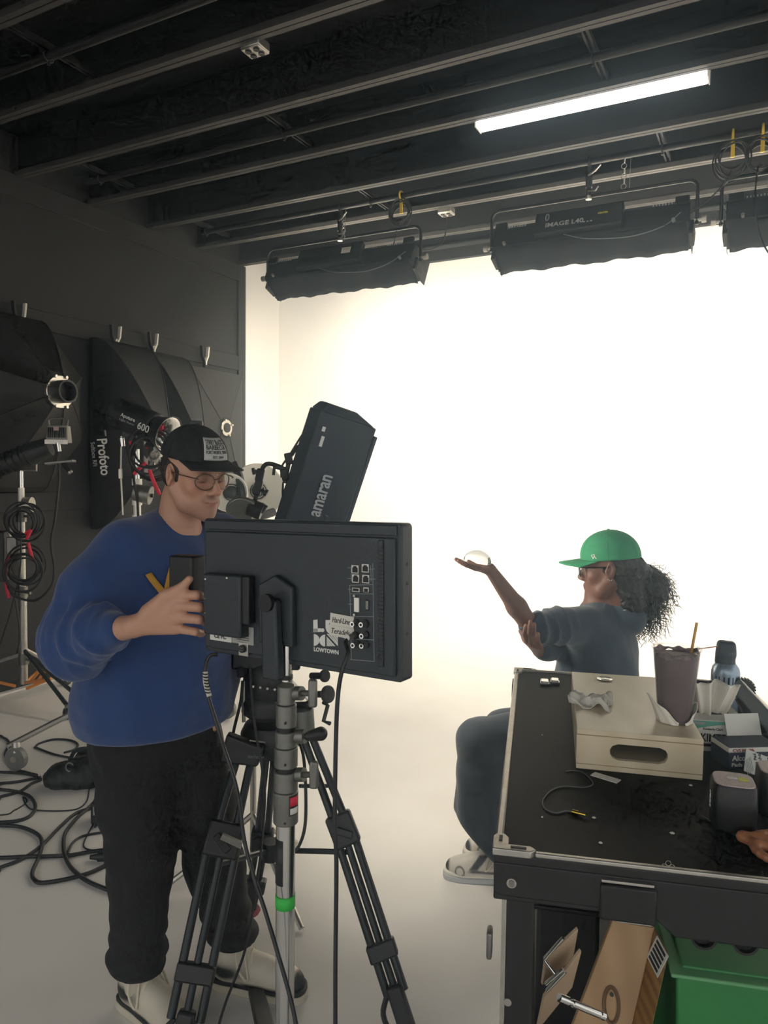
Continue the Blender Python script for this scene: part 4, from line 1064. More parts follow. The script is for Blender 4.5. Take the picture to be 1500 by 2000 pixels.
# leaning plywood block
WD = mat('beech_wood', 'b5946a', .5, noise=.12, scale=7, wave=5, col2='a3815a')
A_, B_, C_, D_ = at(1196, 1797, 1.46), at(1279, 1812, 1.44), at(1215, 2090, 1.36), at(1085, 2090, 1.38)
tv = at(1306, 1862, 1.37)-B_
t = thing('plywood_block', 'beech plywood block leaning diagonally on the lower cart shelf', 'wooden block', (C_+D_)/2)
nf = nrm(np.cross(B_-A_, D_-A_)); nf = nf if nf@(CAM-A_) > 0 else -nf
bk = -nf*.03
MB().hexa([A_, B_, C_, D_], [A_+bk, B_+bk, C_+bk, D_+bk]).build('face_board', WD, t, bevel=.002)
MB().hexa([B_, B_+tv, C_+tv, C_], [B_+bk, B_+tv+bk, C_+tv+bk, C_+bk]).build('edge_board', mat('ply_layers', 'a17a48', .55, wave=40, col2='7f5c33'), t, bevel=.002)
ne = nrm(np.cross(tv, C_-B_)); ne = ne if ne@(CAM-B_) > 0 else -ne
xs, ys = nrm(tv), nrm(C_-B_); Ls = np.linalg.norm(tv)
sm = frame(B_+tv*.5+ys*.03+ne*.001, xs, ys)
sk = MB().box((0, 0, 0), (Ls*.8, .05, .001), sm).build('label_sticker', PAPW, t)
for i in range(5): MB().box((0, -.018+.009*i, .0012 if sm[:3, 2]@ne > 0 else -.0012), (Ls*.6, .005, .0008), sm).build('sticker_print', DARKP, sk)
q = A_*.42+B_*.0+C_*.48+D_*.10+nf*.001
MB().torus(q, nf, .014, .004, 24, 6, None, 2.2).build('inlaid_plate', mat('dark_inlay', '6a5338', .5), t)
MB().cyl(q+nf*.0+vec(0, 0, .022), q+nf*.003+vec(0, 0, .022), .004, n=10).build('screw', BLK, t)
# chrome pins and wooden-jawed clamp
t = thing('chrome_spigot', 'polished chrome spigot pin lying across the plywood block', 'metal pin', at(1130, 1970, 1.27))
a, b = at(1092, 1948, 1.28), at(1180, 1985, 1.30)
mb = MB(); ax = b-a
mb.cyl(a, a+ax*.2, .0075, n=16); mb.cyl(a+ax*.2, a+ax*.3, .005, n=14); mb.cyl(a+ax*.3, a+ax*.88, .0068, n=16); mb.cyl(a+ax*.88, a+ax*.92, .0055, n=14); mb.cyl(a+ax*.92, b, .0072, n=16); mb.build('pin', CHR, t)
MB().cyl(b, b+nrm(ax)*.004, .004, n=12).build('pin_tip', STEEL, t)
t = thing('wooden_jaw_clamp', 'hinged clamp with two pale wooden jaws and chrome rods', 'clamp', at(1090, 1900, 1.35))
for (p, q, r_) in (((1064, 1870), (1128, 1812), (1118, 1868)), ((1062, 1945), (1134, 1854), (1116, 1925))):
    A, B_, C_ = at(*p, 1.36), at(*q, 1.33), at(*r_, 1.40)
    n_ = nrm(np.cross(B_-A, C_-A))*.004
    D_ = A+(C_-B_)
    MB().hexa([A-n_, B_-n_, C_-n_, D_-n_], [A+n_, B_+n_, C_+n_, D_+n_]).build('wooden_jaw', mat('pale_jaw', 'b09a80', .55), t, bevel=.002)
for (p, q) in (((1064, 1872), (1100, 1832)), ((1066, 1922), (1100, 1893)), ((1068, 1935), (1104, 1898)), ((1064, 1876), (1084, 1902))):
    MB().cyl(at(*p, 1.335), at(*q, 1.32), .0035, n=10).build('chrome_rod', CHR, t)
t = thing('added_dark_block', 'added black block standing for the shade behind the wooden jaw clamp', 'case', tf(CART, (.12, .5, -.64)))
MB().bx(.08, .22, .42, .78, -.64, -.22, CART).build('body', BLK, t, bevel=.01)  # made-up block, fills the dark inside of the cart
MB().bx(.07, .23, .41, .79, -.34, -.33, CART).build('block_band', BLKM, t, bevel=.003)
# ================================================================== monitor on its stand
TL, TR = at(390, 1012, 1.82), at(781, 1022, 1.5)
BL = at(404, 1279, 1.80)
xm = nrm(TR-TL); nm = nrm(np.cross(xm, TL-BL)); ym = np.cross(nm, xm)       # nm points at the viewer
MON = frame(BL, xm, ym); MONI = np.linalg.inv(MON)
def onmon(px_, py_, z=0.0):
    r = ray(px_, py_); o = tf(MONI, CAM); d = MONI[:3, :3]@r
    k = (z-o[2])/d[2]; q = o+d*k; return q
MW = np.linalg.norm(TR-TL); q = onmon(788, 1328); MWR = q[0]; MH = (TL-BL)@ym
blq, brq, trq, tlq = onmon(404, 1279), onmon(788, 1328), onmon(780, 1023), onmon(390, 1012)
MONM = mat('monitor_black', '252c30', .5, noise=.15, scale=6, bump=.08, bscale=200)  # black plastic lifted towards blue-grey for the lens veil
WLINE = mat('pale_line', '8d9699', .6)
t = thing('video_monitor', 'large black video monitor seen from behind, in front of the man', 'monitor', vec(*tf(MON, (MW/2, 0, 0))))
mon = t
x0, x1, y0, y1 = (blq[0]+tlq[0])/2, (brq[0]+trq[0])/2, (blq[1]+brq[1])/2, (tlq[1]+trq[1])/2
oc = [(x0+.006, y0), (x1-.006, y0), (x1, y0+.006), (x1, y1-.006), (x1-.006, y1), (x0+.006, y1), (x0, y1-.006), (x0, y0+.006)]
MB().prism(oc, -.045, -.004, MON).build('case', MONM, mon, bevel=.003)
MB().prism([(x0+.012, y0+.012), (x1-.014, y0+.012), (x1-.014, y1-.03), (x0+.012, y1-.03)], -.005, .004, MON).build('back_cover', MONM, mon, bevel=.003)
MB().bx(x0+.01, x1-.012, y1-.026, y1-.004, -.005, .001, MON).build('top_rib', MONM, mon, bevel=.002)
MB().bx(x0+.012, x1-.012, y0+.012, y1-.012, -.047, -.0452, MON).build('screen', mat('dark_screen', '0b0d10', .15), mon)
for (xx, yy, ww, hh) in ((x0+.1, y1-.012, .002, .002),):
    pass
for y in (y0+.30*(y1-y0), y0+.62*(y1-y0), y0+.74*(y1-y0)):
    MB().cyl(tf(MON, (x1-.002, y, -.024)), tf(MON, (x1+.001, y, -.024)), .004, n=10).build('side_screw', RUB, mon)
def R2(xa, ya, xb, yb, z0, z1, name, m, parent=None, bevel=.001):
    p, q = onmon(xa, yb, z1), onmon(xb, ya, z1)
    return MB().bx(p[0], q[0], p[1], q[1], z0, z1, MON).build(name, m, parent or mon, bevel=bevel)
# vertical vent rib at the right, vesa boss, battery plate
p, q = onmon(742, 1048), onmon(754, 1295)
rib = MB().bx(p[0], p[0]+.012, y0+.03, y1-.035, .003, .008, MON).build('vent_rib', MONM, mon, bevel=.002)
for i in range(30):
    y = y1-.05-i*.008; MB().box((p[0]+.006, y, .0085), (.010, .003, .002), MON).build('vent_slot', BLK, rib)
c = onmon(548, 1185); MB().prism([(c[0]-.05, c[1]-.085), (c[0]+.05, c[1]-.085), (c[0]+.05, c[1]+.05), (c[0], c[1]+.075), (c[0]-.05, c[1]+.05)], .003, .02, MON).build('mount_plate', MONM, mon, bevel=.004)
MB().prism([(c[0]-.018, c[1]-.16), (c[0]+.03, c[1]-.16), (c[0]+.022, c[1]+.02), (c[0]-.022, c[1]+.02)], .02, .045, MON).build('mount_arm', MONM, mon, bevel=.006)
MB().cyl(tf(MON, (c[0], c[1]+.015, .04)), tf(MON, (c[0], c[1]+.015, .053)), .02, n=20).build('tilt_bolt', BLKM, mon)
bp = R2(397, 1125, 468, 1238, .003, .035, 'battery_plate', MONM, bevel=.005)
p = onmon(470, 1127, .036); MB().bx(p[0]-.012, p[0]+.016, p[1]-.112, p[1]+.002, .003, .028, MON).build('plate_latch', BLK, bp, bevel=.004)
for (px_, py_) in ((401, 1131), (443, 1129)):
    a = onmon(px_, py_, .036); MB().cyl(tf(MON, (a[0], a[1], .034)), tf(MON, (a[0], a[1], .037)), .0022, n=8).build('screw', WHT, bp)
for py_ in (1169, 1197):
    a = onmon(397, py_, .036); MB().box((a[0]+.004, a[1], .0352), (.006, .0012, .001), MON).build('mark', mat('amber_mark', '9a8f70', .6), bp)
# small receiver box clipped at the left edge, level with the hand
cA = at(366, 1124, 1.875); M = frame(cA, xm, ym)
bxr = MB().box((0, 0, 0), (.085, .105, .05), M).build('receiver_box', BLK, mon, bevel=.006)
# stickers and XLR
st1 = R2(410, 1234, 452, 1249, .004, .0052, 'rating_sticker', PAPW); st2 = R2(453, 1226, 495, 1255, .004, .0051, 'rating_sticker', mat('grey_sticker', '9b9c96', .6))
a = onmon(430, 1243, .0055); letter(MB(), 'CE FC', MON@frame((a[0], a[1], .0055), (1, 0, 0), (0, 1, 0)), .014, .02, .04).build('print', DARKP, st1)
for i in range(6):
    a = onmon(474, 1230+i*4, .0055); MB().box((a[0], a[1], .0054), (.04, .0012, .0004), MON).build('print_line', DARKP, st2)
xl = R2(466, 1256, 484, 1280, .004, .006, 'power_socket', ALU)
a = onmon(475, 1267, .006); MB().cyl(tf(MON, (a[0], a[1], .006)), tf(MON, (a[0], a[1], .012)), .0095, n=18).build('socket_ring', BLK, xl)
for k in range(4): MB().cyl(tf(MON, (a[0]+.004*math.cos(k*1.57+.8), a[1]+.004*math.sin(k*1.57+.8), .012)), tf(MON, (a[0]+.004*math.cos(k*1.57+.8), a[1]+.004*math.sin(k*1.57+.8), .013)), .001, n=6).build('socket_pin', ALU, xl)
# ports
for (px_, py_) in ((693, 1112), (713, 1110), (694, 1130), (714, 1131)):
    rj = R2(px_-7, py_-8, px_+7, py_+8, .004, .0055, 'network_port', ALU); R2(px_-5, py_-3, px_+5, py_+6, .0055, .0062, 'port_hole', RUB, rj, 0); R2(px_-3, py_-6, px_+3, py_-3, .0055, .0062, 'port_hole', RUB, rj, 0)
p = R2(687, 1148, 702, 1156, .004, .006, 'usb_port', ALU); R2(689, 1150, 700, 1154, .006, .0065, 'port_hole', RUB, p, 0)
p = R2(709, 1147, 720, 1157, .004, .006, 'usb_port', ALU); R2(711, 1150, 718, 1156, .006, .0065, 'port_hole', RUB, p, 0)
p = R2(691, 1168, 700, 1195, .004, .008, 'dvi_port', WHT); a = onmon(696, 1163); 
for py_ in (1163, 1200): a = onmon(696, py_); MB().cyl(tf(MON, (a[0], a[1], .004)), tf(MON, (a[0], a[1], .009)), .003, n=6).build('port_screw', ALU, p)
p = R2(713, 1172, 720, 1192, .004, .006, 'hdmi_port', BLK); R2(714, 1174, 719, 1190, .006, .0065, 'port_hole', STEEL, p, 0)
for i, (px_, py_) in enumerate(((697, 1217), (714, 1218), (694, 1241), (715, 1240), (698, 1258), (715, 1259))):
    a = onmon(px_, py_, .004); b0 = tf(MON, (a[0], a[1], .004)); 
    p = MB().cyl(b0, b0+nm*.004, .0085, n=16).build('bnc_port', BLK, mon); MB().cyl(b0+nm*.004, b0+nm*.018, .0055, n=14).build('bnc_barrel', CHR, p); MB().cyl(b0+nm*.018, b0+nm*.0185, .003, n=10).build('bnc_core', RUB, p)
mb = MB()
def ln(xa, ya, xb, yb):
    p, q = onmon(xa, ya, .0042), onmon(xb, yb, .0042); d = q-p
    mb.box((0, 0, 0), (np.linalg.norm(d), .0009, .0008), MON@frame((p+q)/2, d, np.cross((0, 0, 1), d)))
for L in ((684, 1143, 728, 1142), (728, 1100, 731, 1292), (684, 1160, 729, 1160), (684, 1204, 730, 1204), (684, 1248, 730, 1250), (684, 1288, 731, 1292), (683, 1143, 685, 1204), (685, 1204, 686, 1288), (679, 1109, 688, 1109), (679, 1130, 688, 1130), (720, 1112, 732, 1111), (720, 1131, 734, 1131), (680, 1151, 686, 1151), (680, 1180, 688, 1180), (686, 1108, 686, 1135), (724, 1104, 725, 1135)): ln(*L)
mb.build('port_outline', WLINE, mon)['kind'] = 'stuff'
# printed logo
lg = MB()
def onp(px_, py_): a = onmon(px_, py_, .0045); return a[:2]
def poly(pts, z=.0048): lg.prism([tuple(onp(*p)) for p in pts], .004, z, MON)
poly([(612, 1211), (620, 1210), (621, 1234), (612, 1235)]); poly([(612, 1228), (627, 1227), (627, 1234), (612, 1235)])
poly([(636, 1211), (648, 1211), (640, 1222), (636, 1228)])
def disc(cx, cy, r, a0=0, a1=360, sy=1.05):
    n = 16; P = [(cx+r*math.cos(math.radians(a0+(a1-a0)*i/n)), cy+sy*r*math.sin(math.radians(a0+(a1-a0)*i/n))) for i in range(n+1)]
    poly(P[::-1] if True else P)
disc(630, 1231, 3.6, 0, 350); disc(646, 1228, 9, 90, 270)
disc(613, 1250, 11, -90, 90); disc(635, 1251, 11, 90, 270)
for i in range(5):
    o_ = i*5
    poly([(638+o_, 1238), (641+o_, 1238), (min(660, 660), min(1262, 1257-o_+3)), (660, min(1262, 1261-o_+3))] if i else [(638, 1238), (641, 1238), (660, 1259), (660, 1262)])
for i in range(1, 5):
    o_ = i*5; poly([(638, 1238+o_), (660-o_, 1262), (656-o_, 1262), (638, 1242+o_)])
lo = lg.build('logo', PRINT, mon)
a = onmon(637, 1271, .0045); b, c_ = onmon(613, 1271, .0045), onmon(661, 1272, .0045)
letter(MB(), 'LOWTOWN', MON@frame((a[0], a[1], .0045), (1, 0, 0), (0, 1, 0)), .0125, .03, c_[0]-b[0]).build('logo_lettering', PRINT, mon)
# handwritten tape labels
HAND = mat('pen_ink', '2b2a33', .6); TAPP = mat('pale_tape', 'cfccc0', .7)
for (xa, ya, xb, yb, s) in ((645, 1202, 691, 1223, 'Hard-Line'), (643, 1225, 691, 1243, 'Teradek')):
    p, q = onmon(xa, yb, .006), onmon(xb, ya, .006); M = MON@frame(((p[0]+q[0])/2, (p[1]+q[1])/2, .006), (1, -.06, 0), (.06, 1, 0))
    tp = MB().box((0, 0, 0), (q[0]-p[0], q[1]-p[1]-.003, .0008), M).build('tape_label', TAPP, mon)
    letter(MB(), s, M@frame((-.002, 0, .0006), (1, .03, 0), (-.03, 1, 0)), .017, .0, (q[0]-p[0])*.74, shear=.25).build('handwriting', HAND, tp)

# ------------------------------------------------------------------ stand under it
DS = 1.66
SX = at(558, 1600, DS)[0]
S = lambda py_: at(558, py_, DS)[2]
st = thing('monitor_stand', 'chrome combo stand with green tape carrying the video monitor', 'stand', (SX, DS, 0))
Pz = lambda z: vec(SX, DS, z)
def cy(ya, yb, wpx, name, m, parent=None, n=24, bev=0):
    return MB().cyl(Pz(S(yb)), Pz(S(ya)), wpx/2/F_PX*DS, n=n).build(name, m, parent or st, bevel=bev)
cy(1255, 1330, 19, 'top_spigot', CHR); cy(1318, 1326, 26, 'spigot_ring', BLKM)
k1 = cy(1338, 1375, 36, 'top_collar', STEEL, bev=.003); cy(1375, 1418, 41, 'riser_sleeve', STEEL, bev=.002); cy(1418, 1426, 38, 'sleeve_groove', BLKM)
k2 = cy(1426, 1458, 44, 'middle_collar', STEEL, bev=.003); cy(1458, 1496, 47, 'riser_sleeve', STEEL, bev=.002); cy(1496, 1504, 42, 'sleeve_groove', BLKM)
k3 = cy(1504, 1543, 48, 'lower_collar', STEEL, bev=.003); sl = cy(1543, 1606, 50, 'riser_sleeve', STEEL, bev=.003)
MB().cyl(Pz(.16), Pz(S(1605)), 38/2/F_PX*DS, n=28).build('chrome_tube', CHR, st)
for ya in (1405, 1485, 1597): a = Pz(S(ya))+vec(.002, -.025, 0); MB().cyl(a, a-vec(0, .004, 0), .003, n=8).build('set_screw', BLKM, st)
def th(par, y, xa, xb, bar):
    a, b = at(xa, y, DS-.01), at(xb, y, DS-.03)
    MB().cyl(at(575, y, DS), a, .016, n=14).build('clamp_boss', STEEL, par); MB().cyl(a, b, .007, n=10).build('clamp_screw', STEEL, par)
    if bar:
        M = frame(at(xb+5, y, DS-.035), vec(1, -.1, 0), vec(0, 0, 1)); MB().box((0, 0, 0), (.020, .064, .014), M).build('t_handle', STEEL, par, bevel=.005)
    else:
        sd = SD(); c = at(xb+8, y, DS-.035); sd.seg(c-vec(.012, 0, 0), c+vec(.014, 0, .006), .011, .016, .006); sdobj('knob', sd.mesh(.003), BLKM, par)
th(k1, 1354, 590, 606, True); th(k2, 1438, 596, 606, False); th(k3, 1513, 594, 608, True)
def wrapband(ya, yb, a0, a1, wpx, name, m, par=None):
    r = wpx/2/F_PX*DS; P = [[(r*math.cos(a), r*math.sin(a), z) for a in np.linspace(math.radians(a0), math.radians(a1), 20)] for z in (S(yb), S(ya))]
    return MB().grid(P, frame(vec(SX, DS, 0), vec(1, 0, 0), vec(0, 1, 0))).build(name, m, par or st, solid=.0008)
wrapband(1745, 1770, 0, 360, 39.5, 'green_tape', mat('green_tape', '35c04a', .55)); wrapband(1635, 1722, 170, 262, 39.5, 'black_tape', mat('black_tape', '15181a', .5))
sk = wrapband(1546, 1584, 292, 345, 50.8, 'maker_sticker', mat('dark_sticker', '2c2826', .5)); wrapband(1549, 1566, 297, 340, 51.4, 'red_emblem', RED, sk); wrapband(1570, 1582, 297, 340, 51.4, 'sticker_print', PAPW, sk)
MB().cyl(Pz(.10), Pz(.20), .05, n=24).build('base_hub', BLKM, st)
for ft in (atz(497, 1925, .02), vec(SX-.55, DS-.30, .02), vec(SX+.45, DS-.45, .02)):
    d = nrm((ft-Pz(.15))*vec(1, 1, 0)); s_ = np.cross(d, UPZ)
    a = Pz(.16)+d*.04; b = vec(*ft[:2], .02); w2 = .028
    MB().hexa([a-s_*w2-vec(0, 0, .015), a+s_*w2-vec(0, 0, .015), b+s_*w2*.8-vec(0, 0, .015), b-s_*w2*.8-vec(0, 0, .015)], [a-s_*w2+vec(0, 0, .015), a+s_*w2+vec(0, 0, .015), b+s_*w2*.8+vec(0, 0, .012), b-s_*w2*.8+vec(0, 0, .012)]).build('base_leg', BLKM, st, bevel=.004)

# ================================================================== camera tripod
TB_ = mat('tripod_tube', '23282b', .38, metal=.3, noise=.2, scale=10)
DT = 2.38
hub = at(530, 1440, DT); HX, HY, HZ = hub
tr = thing('camera_tripod', 'black two-stage camera tripod with fluid head behind the monitor stand', 'tripod', (HX, HY, 0))
H3 = lambda x, y, z: vec(HX+x, HY+y, z)
MB().lathe([(.075, -.05), (.095, -.02), (.10, .02), (.085, .05), (.07, .055)], 28, frame(hub, vec(1, 0, 0), vec(0, 1, 0))).build('bowl', BLK, tr)
MB().prism([(-.10, -.055), (.02, -.07), (.04, -.01), (-.075, .035)], -.02, .02, frame(at(492, 1452, DT-.12), vec(1, 0, 0), vec(0, 0, 1))).build('spider_shoulder', BLK, tr, bevel=.008)
a = at(500, 1478, DT-.15); letter(MB(), 'sachtler', frame(a, vec(1, .0, -.08), vec(.08, 0, 1)), .016, 0, .05).build('lettering', mat('dim_print', '5b6265', .6), tr)
MB().box((0, 0, 0), (.05, .003, .004), frame(at(503, 1448, DT-.142), vec(1, 0, -.12), vec(0, 1, 0))).build('pale_edge', STEEL, tr)
hz = lambda py_: at(530, py_, DT)[2]
hd = MB().lathe([(.06, hz(1400)), (.085, hz(1388)), (.085, hz(1365)), (.075, hz(1355)), (.08, hz(1340)), (.08, hz(1300)), (.06, hz(1285))], 30, frame(vec(HX-.012, HY, 0), vec(1, 0, 0), vec(0, 1, 0))).build('fluid_head', BLK, tr)
MB().box((HX-.01, HY, hz(1270)), (.22, .13, .10)).build('head_platform', BLK, tr, bevel=.008)
for k in range(5): a = at(495+14*k, 1340+2*k, DT-.09); MB().cyl(a, a-vec(0, .006, 0), .004, n=8).build('head_screw', ALU, hd)
for (px_, py_, r_) in ((634, 1320, .02), (640, 1356, .028), (602, 1377, .014)):
    a = at(px_-26, py_, DT-.02); b = at(px_+4, py_, DT-.06); MB().cyl(a, b, .011, n=10).build('lock_shaft', BLKM, tr); MB().cyl(b-nrm(b-a)*.016, b, r_, n=18).build('lock_knob', BLK, tr, bevel=.004)
MB().tube([at(632, 1372, DT-.05), at(640, 1378, DT-.07), at(632, 1408, DT-.08), at(644, 1413, DT-.1)], .007, 8).build('crank', BLKM, tr)
MB().cyl(at(592, 1385, DT-.05), at(598, 1440, DT-.05), .034, .03, n=20).build('counterbalance_dial', STEEL, tr)
MB().cyl(at(476, 1330, DT-.04), at(476, 1410, DT-.04), .006, n=8).build('bubble_bracket', ALU, tr)
MB().tube([at(478, 1312, DT-.06), at(468, 1310, DT-.08), at(470, 1322, DT-.09)], .012, 8).build('brake_lever', BLK, tr)
def leg(top, knee, foot, sep, face, low=3, redmark=False):
    """two upper tubes, knee casting, then parallel lower tubes"""
    d = nrm(knee-top); s = nrm(np.cross(d, face))
    lg = None
    for k in (-1, 1): MB().cyl(top+s*k*sep*.7, knee+s*k*sep, .0125, n=14).build('upper_tube', TB_, tr)
    cst = MB().box((0, 0, 0), (.10, 2*sep+.045, .045), frame(knee, d, s)).build('knee_casting', BLK, tr, bevel=.008)
    MB().box((.0, 0, 0), (.022, .06, .008), frame(knee+nrm(face)*.03, nrm(d+s*.8), s)).build('clamp_lever', BLKM, cst, bevel=.002)
    e = nrm(foot-knee); s2 = nrm(np.cross(e, face))
    for k in range(low):
        o_ = (k-(low-1)/2)*sep*(1.45 if low > 2 else 1.6)
        MB().cyl(knee+s2*o_, foot+s2*o_*.95-e*.10, .0125 if k != 1 else .011, n=14).build('lower_tube', TB_, tr)
    f1 = knee+(foot-knee)*.62
    MB().box((0, 0, 0), (.05, 2*sep+.05, .042), frame(f1, e, s2)).build('stage_clamp', BLK, tr, bevel=.006)
    ft = MB().box((0, 0, 0), (.13, .05, .045), frame(foot-e*.06, e, s2)).build('foot_block', BLK, tr, bevel=.01)
    MB().cyl(foot-e*.02, foot+e*.015, .018, .01, n=12).build('foot_spike', RUB, ft)
    MB().tube(spline([foot-e*.10+s2*.03, foot-e*.06+s2*.055, foot-e*.0+s2*.05], 4), .008, 8).build('foot_lever', BLK, ft)
    return d, e
tc = nrm(vec(.05, -1, .15))
footR = vec(*atz(797, 2012, .03)[:2], .03); footL = vec(*atz(345, 2075, .03)[:2], .03); footB = vec(*atz(486, 1782, .03)[:2], .03)
leg(at(600, 1438, DT-.04), at(670, 1620, DT-.12), footR, .019, tc)
leg(at(482, 1462, DT-.08), at(437, 1640, DT-.22), footL, .030, tc)
leg(at(530, 1455, DT+.06), at(512, 1640, DT+.25), footB, .018, tc, 2)
MB().torus(footB+(at(512, 1640, DT+.25)-footB)*.03, vec(0, 0, 1), .03, .012, 16, 6).build('red_ring', mat('dull_red', '8d2f36', .6), tr)
a = at(443, 1645, DT-.27); MB().hexa([a+q for q in (vec(-.02, 0, .008), vec(.04, 0, -.02), vec(.04, .01, -.02), vec(-.02, .01, .008))], [a+q for q in (vec(-.012, 0, .024), vec(.046, 0, -.002), vec(.046, .01, -.002), vec(-.012, .01, .024))]).build('pale_flag', STEEL, tr)
# spreader
mid = H3(0, 0, .34)
for ft, kn in ((footR, at(670, 1620, DT-.12)), (footL, at(437, 1640, DT-.22)), (footB, at(512, 1640, DT+.25))):
    MB().tube([H3(0, 0, .40), kn+(ft-kn)*.12], .009, 8).build('spreader_arm', TB_, tr)
MB().cyl(H3(0, 0, .37), H3(0, 0, .43), .03, n=14).build('spreader_hub', BLK, tr)
MB().cyl(at(585, 1535, DT), at(640, 1535, DT+.05), .007, n=8).build('spreader_bar', TB_, tr)

# ================================================================== amaran strip softbox with its arm
AMF = mat('softbox_side_fabric', '323b42', .65, noise=.12, scale=6, bump=.12, bscale=12)  # black fabric, colour raised to include the bluish veil
DA = 2.9
b0, b1 = at(603, 1015, DA), at(668, 815, DA-.02)
Ld = nrm(b1-b0); fdir = vec(.80, .58, 0); fdir = nrm(fdir-Ld*(fdir@Ld)); sdir = np.cross(Ld, fdir)
if sdir[1] > 0: sdir = -sdir
AM = np.eye(4); AM[:3, 0], AM[:3, 1], AM[:3, 2], AM[:3, 3] = fdir, sdir, Ld, b0
am = thing('strip_softbox', 'black strip softbox lettered amaran, tilted beside the monitor', 'studio light', b0-Ld*.42)
Lb, Lt = -.42, np.linalg.norm(b1-b0)
sec = lambda z, k: [(-.125*k, -.045*k, z), (-.125*k, .045*k, z), (.10*k, .105*k, z), (.10*k, -.105*k, z)]
MB().hexa(sec(Lb, 1), sec(Lt, 1), AM).build('fabric_body', AMF, am, bevel=.006)
MB().hexa(sec(Lt, .97), [(-.10, -.03, Lt+.035), (-.10, .03, Lt+.035), (.03, .05, Lt+.035), (.03, -.05, Lt+.035)], AM).build('top_cap', AMF, am, bevel=.008)
MB().hexa([(.10, -.108, Lb), (.10, .108, Lb), (.112, .112, Lb), (.112, -.112, Lb)], [(.10, -.108, Lt-.03), (.10, .108, Lt-.03), (.112, .112, Lt-.03), (.112, -.112, Lt-.03)], AM).build('front_frame', AMF, am, bevel=.003)
MB().bx(.1125, .114, -.098, .098, Lb+.02, Lt-.05, AM).build('diffuser', mat('lit_softbox_diffuser', 'fff6e4', .5, emit=KEY_POWER), am)
ex = nrm(vec(.225, .06, 0)); en = nrm(np.cross(ex, (0, 0, 1)))
TM = AM@frame((-.01, .076+.003, -.0), (0, 0, 1), (-.225, -.06, 0))
# lettering along the flank facing the viewer
p0, p1 = at(612, 1009, DA-.08), at(637, 926, DA-.09)
def onflank(px_, py_):
    o = tf(AM, (-.125, .045, 0)); n_ = nrm(AM[:3, :3]@np.cross((.225, .06, 0), (0, 0, 1))); r = ray(px_, py_)
    return CAM+r*(((o-CAM)@n_)/(r@n_)), n_
pa, n_ = onflank(615, 1008); pb, _ = onflank(641, 928)
if n_[1] > 0: n_ = -n_
xa_ = nrm(pb-pa); M = frame((pa+pb)/2+n_*.004, xa_, np.cross(n_, xa_))
letter(MB(), 'amaran', M, .075, .022, np.linalg.norm(pb-pa)).build('lettering', mat('pale_lettering', 'a9aeb0', .6), am)
for (px_, py_, h_) in ((628, 862, .04), (632, 838, .018)):
    q, _ = onflank(px_, py_); MB().box((0, 0, 0), (h_, .012, .003), frame(q+n_*.002, Ld, np.cross(n_, Ld))).build('mesh_window', PRINT, am)
q = at(594, 906, DA-.02); MB().box((0, 0, 0), (.03, .008, .008), frame(q, Ld, np.cross(n_, Ld))).build('side_buckle', PRINT, am)
# grip arm carrying it, on a slim stand behind the tripod
DG = 2.85
ga = thing('grip_arm_stand', 'black articulated grip arm holding the amaran softbox', 'stand', vec(at(500, 1000, DG)[0], DG, 0))
P = lambda x, y, d=DG: at(x, y, d)
MB().lathe([(.012, -.012), (.062, -.01), (.066, .0), (.062, .01), (.012, .012)], 28, frame(P(474, 998), nrm(vec(1, .2, -.35)), vec(.2, -.5, .8))).build('grip_disc', STEEL, ga, bevel=.002)
MB().cyl(P(486, 990), P(512, 1000), .034, n=20).build('grip_head', BLKM, ga)
MB().cyl(P(508, 1000), P(518, 985), .013, n=10).build('grip_knob', BLK, ga)
MB().cyl(P(496, 992), P(503, 955), .0085, n=12).build('rod', BLKM, ga)
k1 = MB().box((0, 0, 0), (.06, .03, .03), frame(P(504, 952), P(508, 935)-P(500, 968), vec(0, 1, 0))).build('knuckle', BLKM, ga, bevel=.005)
MB().cyl(P(506, 955), P(520, 963), .007, n=8).build('knob_shaft', BLKM, k1); MB().cyl(P(517, 961), P(522, 964), .014, n=10).build('knob', BLK, k1)
k2 = MB().box((0, 0, 0), (.05, .028, .03), frame(P(508, 928), P(512, 915)-P(505, 945), vec(0, 1, 0))).build('knuckle', BLKM, ga, bevel=.005)
MB().cyl(P(506, 922), P(496, 920), .007, n=8).build('knob_shaft', BLKM, k2); MB().cyl(P(498, 920), P(493, 921), .014, n=10).build('knob', BLK, k2)
MB().tube(spline([P(511, 920), P(515, 911), P(522, 906), P(533, 907), P(552, 914)], 6), .009, 10).build('bent_rod', BLKM, ga)
MB().box((0, 0, 0), (.045, .02, .018), frame(P(548, 914), vec(1, 0, -.3), vec(0, 1, 0))).build('clamp_bar', BLKM, ga, bevel=.003)
MB().cyl(P(536, 912), P(534, 928), .006, n=8).build('lever', BLKM, ga)
for (y, kx) in ((896, 557), (927, 548)):
    c = MB().box((0, 0, 0), (.028, .03, .045), frame(P(564 if y < 900 else 557, y), vec(1, 0, .2), vec(0, 1, 0))).build('clamp_block', BLKM, ga, bevel=.004)
    MB().cyl(P(kx+4, y), P(kx, y), .012, n=8).build('thumb_screw', BLK, c)
MB().cyl(P(567, 888), P(556, 944), .009, n=10).build('upright_rod', BLKM, ga)
MB().tube(spline([P(566, 893), P(580, 875), P(600, 862), P(622, 850, DA-.03)], 6), .008, 8).build('softbox_strut', BLKM, ga)
px0 = P(496, 995)
MB().cyl(vec(px0[0], DG, px0[2]), vec(px0[0], DG, .12), .0125, n=12).build('pole', ALU, ga)
